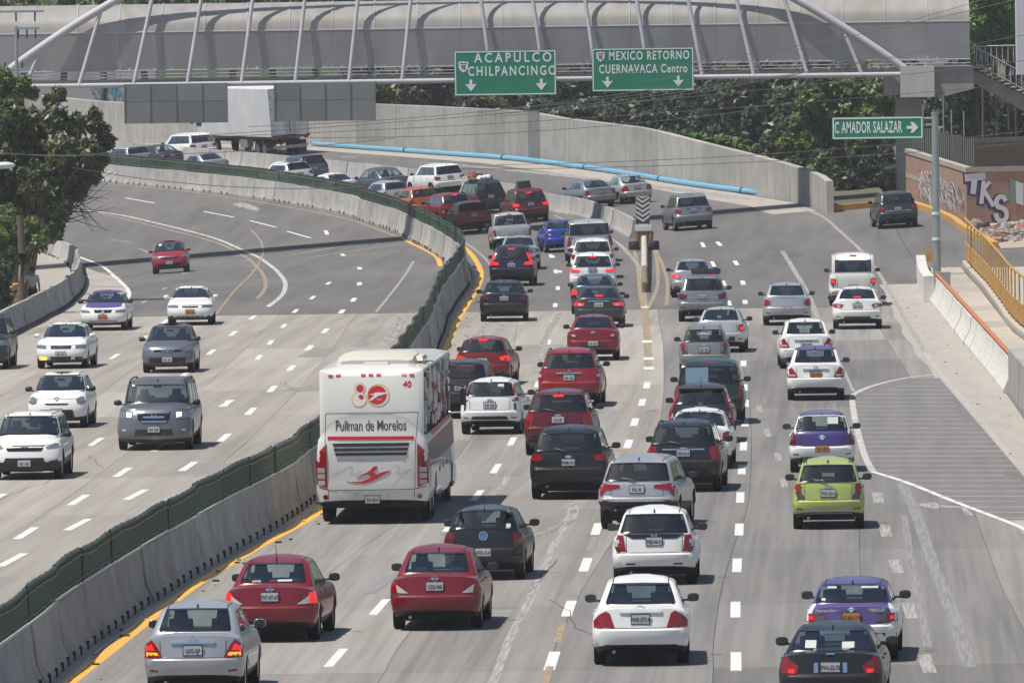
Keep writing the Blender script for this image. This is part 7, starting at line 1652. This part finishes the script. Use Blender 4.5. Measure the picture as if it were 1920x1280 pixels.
# ------------------------------------------------------------------ coach
def coach():
    S=dict(KD['van']); S.update(kind='van',bstick=-.07,L=13.0,W=2.55,H=3.55,ro=3.1,fo=2.6,R=.50,zb=.50,bz=1.02,dk=2.0,ly=.02,gb=(.06,2.45),gt=(.22,3.32),rwf=.90,rwn=0,norear=1,hz=1.2,wb=(.35,1.5),wt=(.8,3.2),win=[(0,5),(5,10),(10,15),(15,20),(20,24)],belt=1.95,pm=PAINT['coachwhite'],glass='coach',label='white coach lettered Pullman de Morelos with red eighty emblem and number 40',cat='bus',name='coach')
    th=R_(2.5); P=G(699,983); f=Vector((math.sin(th),math.cos(th),0)); M=pose(P+f*6.5,th)
    root=empty('coach'); root.matrix_world=M; tag(root,S['label'],'bus')
    g,bvh=make_body(S,root); L,W,H=13.0,2.55,3.55; w=W/2
    redp=mat('coach_red',(.50,.02,.03),.4); gold=mat('coach_gold',(.55,.34,.12),.4); greyp=mat('coach_grey_line',(.35,.36,.37),.5); inkd=mat('coach_ink',(.05,.055,.06),.5)
    mb=MB(); mb.box((0,0,.62),(W-.5,L-1.0,.5),under); mb.box((0,0,.75),(W-.1,L-7.4,.6),under); mb.box((0,-L/2+.45,.47),(W-.3,.5,.2),under); mb.build('underbody',None,root)
    mb=MB(); mb.box((0,0,1.5),(W-.3,L-.8,.2),intm)
    mb.build('floor',None,root)
    for r in range(11):
        for x in(-.72,.72):
            e=MB(); e.box((x,-L/2+1.4+r*.95,2.1),(.95,.14,1.0),seatm,taper=.95); e.build('seat',None,root)
    for y in(-L/2+3.1,-L/2+1.9,L/2-2.6):
        for sx in(-1,1): wheel(root,sx*(w-.16),y,.5,sx)
    def pt(nm,poly,m,off=.01,res=.25,par=None,flip=False,side='rear'): return patch(S,bvh,nm,poly,side,m,par or root,off,res,flip)
    s=1/284. # crop px -> m ; crop origin centre x=445,z0 at y=1235 ground
    def C(x,y): return ((x-447)/314.,(1213-y)/314.*1.0+.16)
    def PC(l): return [C(*q) for q in l]
    # tail lamps
    for fl,poly in((0,[(765,695),(838,770),(838,975),(765,1003)]),):
        for flip in(False,True):
            t=pt('tail_light',PC(poly),red_l,.02,.15,None,flip)
            for y0 in (862,905,950): pt('lens',PC([(778,y0),(826,y0),(826,y0+34),(778,y0+34)]),mat('grey_lens',(.45,.38,.38),.2,coat=.5),.03,9,t,flip)
            pt('fog_lamp',[(C(777,1068)[0]+.055*math.cos(a),C(777,1068)[1]+.055*math.sin(a)) for a in [2*math.pi*i/10 for i in range(10)]],dred_l,.015,9,None,flip)
    for y0,y1,xa,xb in((691,714,178,705),(725,746,184,698),(757,777,194,690)):
        pt('grille_slat',PC([(xa,y1),(xb,y1),(xb+6,y0),(xa-6,y0)]),blk,.012,.3)
    pt('grille_lip',PC([(200,800),(680,800),(680,794),(200,794)]),greyp,.012,.4)
    pt('red_stripe',PC([(137,664),(743,668),(743,645),(137,641)]),redp,.012,.3)
    def ln(nm,pts,wd,m,off=.006): return lpatch(S,bvh,nm,[C(*q) for q in pts],wd,'rear',m,root,off)
    ln('panel_gap',[(122,480),(775,478)],.012,seam); ln('panel_gap',[(122,480),(116,1000)],.010,seam); ln('panel_gap',[(775,478),(755,690),(745,1015)],.010,seam); ln('panel_gap',[(60,1000),(150,1020),(740,1018),(850,990)],.014,seam)
    ln('panel_gap',[(137,1022),(137,1140)],.012,seam); ln('panel_gap',[(742,1022),(742,1140)],.012,seam); ln('panel_gap',[(150,690),(740,690)],.008,greyp)
    ln('bumper_crease',[(345,1040),(300,1140)],.01,greyp); ln('bumper_crease',[(545,1040),(590,1140)],.01,greyp)
    for x in(160,215,390,444,499,677,732): 
        pt('marker_lamp',PC([(x-16,222),(x+16,222),(x+16,212),(x-16,212)]),redp,.02,9)
    # 80 emblem
    def circ(x,y,r,n=22): return PC([(x+r*math.cos(2*math.pi*i/n),y+r*math.sin(2*math.pi*i/n)) for i in range(n)])
    e=pt('emblem_ring',circ(497,358,80,26),gold,.008,.4); pt('emblem_disc',circ(497,358,72,26),PAINT['coachwhite'],.010,.4,e); pt('emblem_disc',circ(490,356,66,26),redp,.013,.4,e)
    pt('emblem_swoosh',PC([(425,352),(470,345),(470,338),(556,338),(560,345),(500,360),(450,392),(425,398),(470,356)]),PAINT['coachwhite'],.017,.4,e)
    pt('emblem_ring',circ(362,385,55),gold,.007,.4); pt('emblem_disc',circ(362,385,48),PAINT['coachwhite'],.009,.4); pt('emblem_ring',circ(366,308,42),gold,.0075,.4); pt('emblem_disc',circ(366,308,37),PAINT['coachwhite'],.0095,.4); pt('emblem_disc',circ(368,308,27),redp,.013,.4)
    pt('emblem_disc',PC([(355,360),(372,350),(390,356),(396,372),(385,384),(366,384)]),redp,.013,.4)
    def T(s_,x,y,size,m,xs=1,al='CENTER',sp=1.0,bold=0.):
        a,b=C(x,y); p,n=hit(bvh,a,b,'rear',W,L); tilt=math.atan2(-n.z,-n.y) if abs(n.z)<.6 else 0
        off_=.024 if s_=='años' else .009
        tm_=textmesh('lettering',s_,size,m,Matrix.Translation((a,p.y-.012,b))@FACE_CAM,root,al,.0,xs,sp,bold)
        for v_ in tm_.data.vertices:
            r_=bvh.ray_cast(Vector((v_.co.x,-L,v_.co.z)),Vector((0,1,0)))
            if r_[0] is not None: v_.co.y=r_[0].y-off_
    T('Pullman de Morelos',442,570,.33,inkd,.60,bold=.003); T('40',700,284,.19,redp,1.0,bold=.006); T('años',505,384,.06,PAINT['coachwhite'],1.0) ; T('RUTA ALTERNATIVA DE CALIDAD',440,458,.04,inkd,1.1) if 0 else None
    # bird swoosh
    pt('bird_emblem',PC([(268,955),(300,962),(370,958),(430,936),(500,900),(575,882),(545,905),(490,935),(440,962),(390,972),(320,970)]),redp,.012,.3); pt('bird_emblem',PC([(335,930),(430,885),(458,855),(482,852),(484,868),(455,893),(472,910),(440,928),(420,905)]),redp,.014,.3)
    ln('wave_line',[(170,912),(250,880),(275,852),(310,860),(305,885),(290,900),(310,912),(345,900),(380,885)],.014,greyp); ln('wave_line',[(600,860),(635,850),(640,880),(610,900),(640,910),(690,885),(725,885)],.014,greyp); ln('wave_line',[(700,890),(600,975)],.012,greyp)
    plate(S,bvh,root,C(437,1088)[1],'rear',mat('plate_grey',(.36,.37,.38),.5),'371-RP-4',.32,.16)
    # windows are big and printed with a photo film on the side; add film stripes, lower doors
    rnd=random.Random(12); film=[mat('film_beige',(.45,.36,.20),.5),mat('film_grey',(.25,.27,.30),.5),mat('film_red',(.5,.05,.05),.5),mat('film_white',(.62,.62,.60),.5),mat('film_dark',(.05,.05,.05),.5)]
    for k in range(130):
        y=rnd.uniform(-L/2+.5,L/2-2.2); z=rnd.uniform(2.02,3.15); s_=rnd.uniform(.14,.36)
        patch(S,bvh,'window_film',[(y,z),(y+s_*1.5,z),(y+s_*1.6,z+s_),(y+.05,z+s_*1.1)],1,film[rnd.choice([0,1,1,3,3,3,4,2])],root,.006+.0002*k,9)
    patch(S,bvh,'red_stripe',[(-L/2+2.8,1.86),(L/2-1,1.92),(L/2-1,2.02),(-L/2+2.8,1.96)],1,redp,root,.012,.8)
    patch(S,bvh,'grey_flank_band',[(-L/2+.5,1.25),(L/2-1,1.3),(L/2-1,1.84),(-L/2+.5,1.78)],1,mat('flank_grey',(.17,.15,.16),.35,coat=.4),root,.010,.8)
    for y in [-L/2+.55,-L/2+2.3,-L/2+3.9,-L/2+5.6,-L/2+7.3,-L/2+9]: lpatch(S,bvh,'hatch_gap',[(y,1.25),(y,.6)],.02,1,seam,root,.006)
    for y in [-L/2+4.8,-L/2+6.5,-L/2+8.2]: patch(S,bvh,'flank_mark',[(y,.95),(y+.5,1.0),(y+.5,1.1),(y,1.05)],1,redp,root,.01,.5)
    # roof unit and hatches
    ac=mat('roof_unit_cream',(.52,.49,.42),.6); 
    mb=MB(); secs=[]
    for y,hw,h in((-4.6,.80,.06),(-4.45,.90,.10),(-4.2,.90,.17),(-2.0,.90,.19),(-1.7,.85,.08)):
        secs.append([Vector((-hw,y,H-.06)),Vector((-hw*.94,y,H+h*.7)),Vector((-hw*.7,y,H+h)),Vector((hw*.7,y,H+h)),Vector((hw*.94,y,H+h*.7)),Vector((hw,y,H-.06))])
    mb.sweep(secs,None,closed=True); mb.build('air_conditioner',ac,root,smooth=30,fixn=True)
    mb=MB(); mb.box((0.05,-5.1,H+.0),(.62,.5,.07),ac,taper=.85); mb.build('roof_hatch',None,root)
    for x in(-.72,.72): mb=MB(); mb.box((x,-5.75,H-.11),(.34,.12,.04),blk); mb.build('roof_vent',None,root)
    mb=MB(); mb.box((.88,-2.7,H+.05),(.30,1.8,.1),ac,taper=.8); mb.build('roof_duct',None,root)
    for sx in(-1,1):
        mb=MB(); mb.box((sx*(w+.18),L/2-.5,2.35),(.14,.12,.38),blk,taper=.9); mb.tube((sx*(w-.1),L/2-.5,2.65),(sx*(w+.22),L/2-.5,2.6),.03,blk,6); mb.build('side_mirror',None,root)
    return root
coach()
# ------------------------------------------------------------------ lorry far away
def lorry(label,P,th,L=11.0,H=4.15,name='lorry'):
    f=Vector((math.sin(th),math.cos(th),0)); M=pose(P+f*L/2,th); root=empty(name); root.matrix_world=M; tag(root,label,'truck')
    wh=mat('trailer_white',(.66,.67,.67),.5,noise=((1,1,.6),(.50,.51,.52),.7)); rp_=mat('rust_rail',(.12,.04,.035),.7)
    Lb=L-2.2; W=2.5; yb=-L/2
    z0=1.25
    for sx in(-1,1):
        mb=MB(); mb.box((sx*(W/2-.03),yb+Lb/2,(z0+H)/2),(.06,Lb,H-z0),wh); mb.build('side_panel',None,root)
    mb=MB(); mb.box((0,yb+Lb/2,H+.02),(W-.02,Lb,.06),wh); mb.build('roof_panel',None,root)
    mb=MB(); mb.box((0,yb+Lb-.05,(z0+H)/2),(W-.14,.08,H-z0-.1),wh); mb.build('front_panel',None,root)
    for sx in(-1,1):
        mb=MB(); mb.box((sx*W/4*.97,yb+.03,(z0+H)/2+.02),(W/2-.11,.06,H-z0-.1),wh); d=mb.build('rear_door',None,root)
        for x in(sx*.18,sx*.34):
            mb=MB(); mb.tube((x,yb-.03,z0+.1),(x,yb-.03,H-.1),.022,steel,6); mb.build('lock_rod',None,d)
        for z in(1.6,2.3,3.0,3.7): 
            mb=MB(); mb.box((sx*(W/2-.14),yb-.01,z),(.18,.03,.07),steel); mb.build('hinge',None,d)
    mb=MB(); mb.box((0,yb+.0,z0-.06),(W,.14,.12),rp_); mb.build('rear_sill',None,root)
    mb=MB(); mb.box((0,yb+Lb/2,z0-.1),(W-.1,Lb-.2,.1),rp_); mb.box((0,0,.95),(.9,L-1,.25),under); mb.build('chassis',None,root)
    mb=MB(); mb.box((0,yb+.1,.6),(2.2,.1,.14),steel); 
    for sx in(-1,1): mb.box((sx*.6,yb+.15,.9),(.08,.08,.6),under)
    mb.build('under_run_bar',None,root)
    for sx in(-1,1):
        mb=MB(); mb.box((sx*1.0,yb+.02,1.08),(.26,.08,.1),red_l); mb.build('tail_light',None,root)
        mb=MB(); mb.box((sx*.98,yb+.9,.55),(.6,.03,.75),blk); mb.build('mudflap',None,root)
        for y in(yb+2.0,yb+3.3,L/2-1.3,yb+Lb-1.6): wheel(root,sx*(1.0),y,.5,sx)
        mb=MB(); mb.box((sx*1.0,yb+5.6,.8),(.4,1.4,.5),steel); mb.build('tool_box',None,root)
    mb=MB(); mb.box((0,L/2-1.05,1.75),(2.35,1.9,1.9),wh,taper=.94); mb.build('cab',None,root)
    for sx in(-1,1):
        mb=MB(); mb.box((sx*1.14,L/2-.9,2.15),(.05,1.0,.65),GL['dark']); mb.build('side_window',None,root)
        mb=MB(); mb.box((sx*1.42,L/2-.35,2.2),(.16,.1,.5),blk); mb.tube((sx*1.1,L/2-.35,2.4),(sx*1.42,L/2-.35,2.4),.025,blk,6); mb.build('side_mirror',None,root)
    mb=MB(); mb.box((0,L/2-.10,2.2),(2.0,.06,.75),GL['dark']); mb.build('windshield',None,root)
    return root
lorry('white box lorry with twin rear doors under the footbridge at the top left',G(548,292),R_(-20),L=15.2)
# ------------------------------------------------------------------ air
hz_=mat('x_unused',(1,1,1)) if 0 else None
hm=bpy.data.materials.new('haze'); hm.use_nodes=True; t=hm.node_tree; t.nodes.clear(); o_=t.nodes.new('ShaderNodeOutputMaterial'); pv=t.nodes.new('ShaderNodeVolumePrincipled')
pv.inputs['Color'].default_value=(.86,.88,.92,1); pv.inputs['Density'].default_value=.00013; t.links.new(pv.outputs[0],o_.inputs['Volume'])
HAZE=True
if HAZE:
    mb=MB(); mb.box((0,480,75),(3400,1200,170)); h=mb.build('haze',hm); h['kind']='stuff'
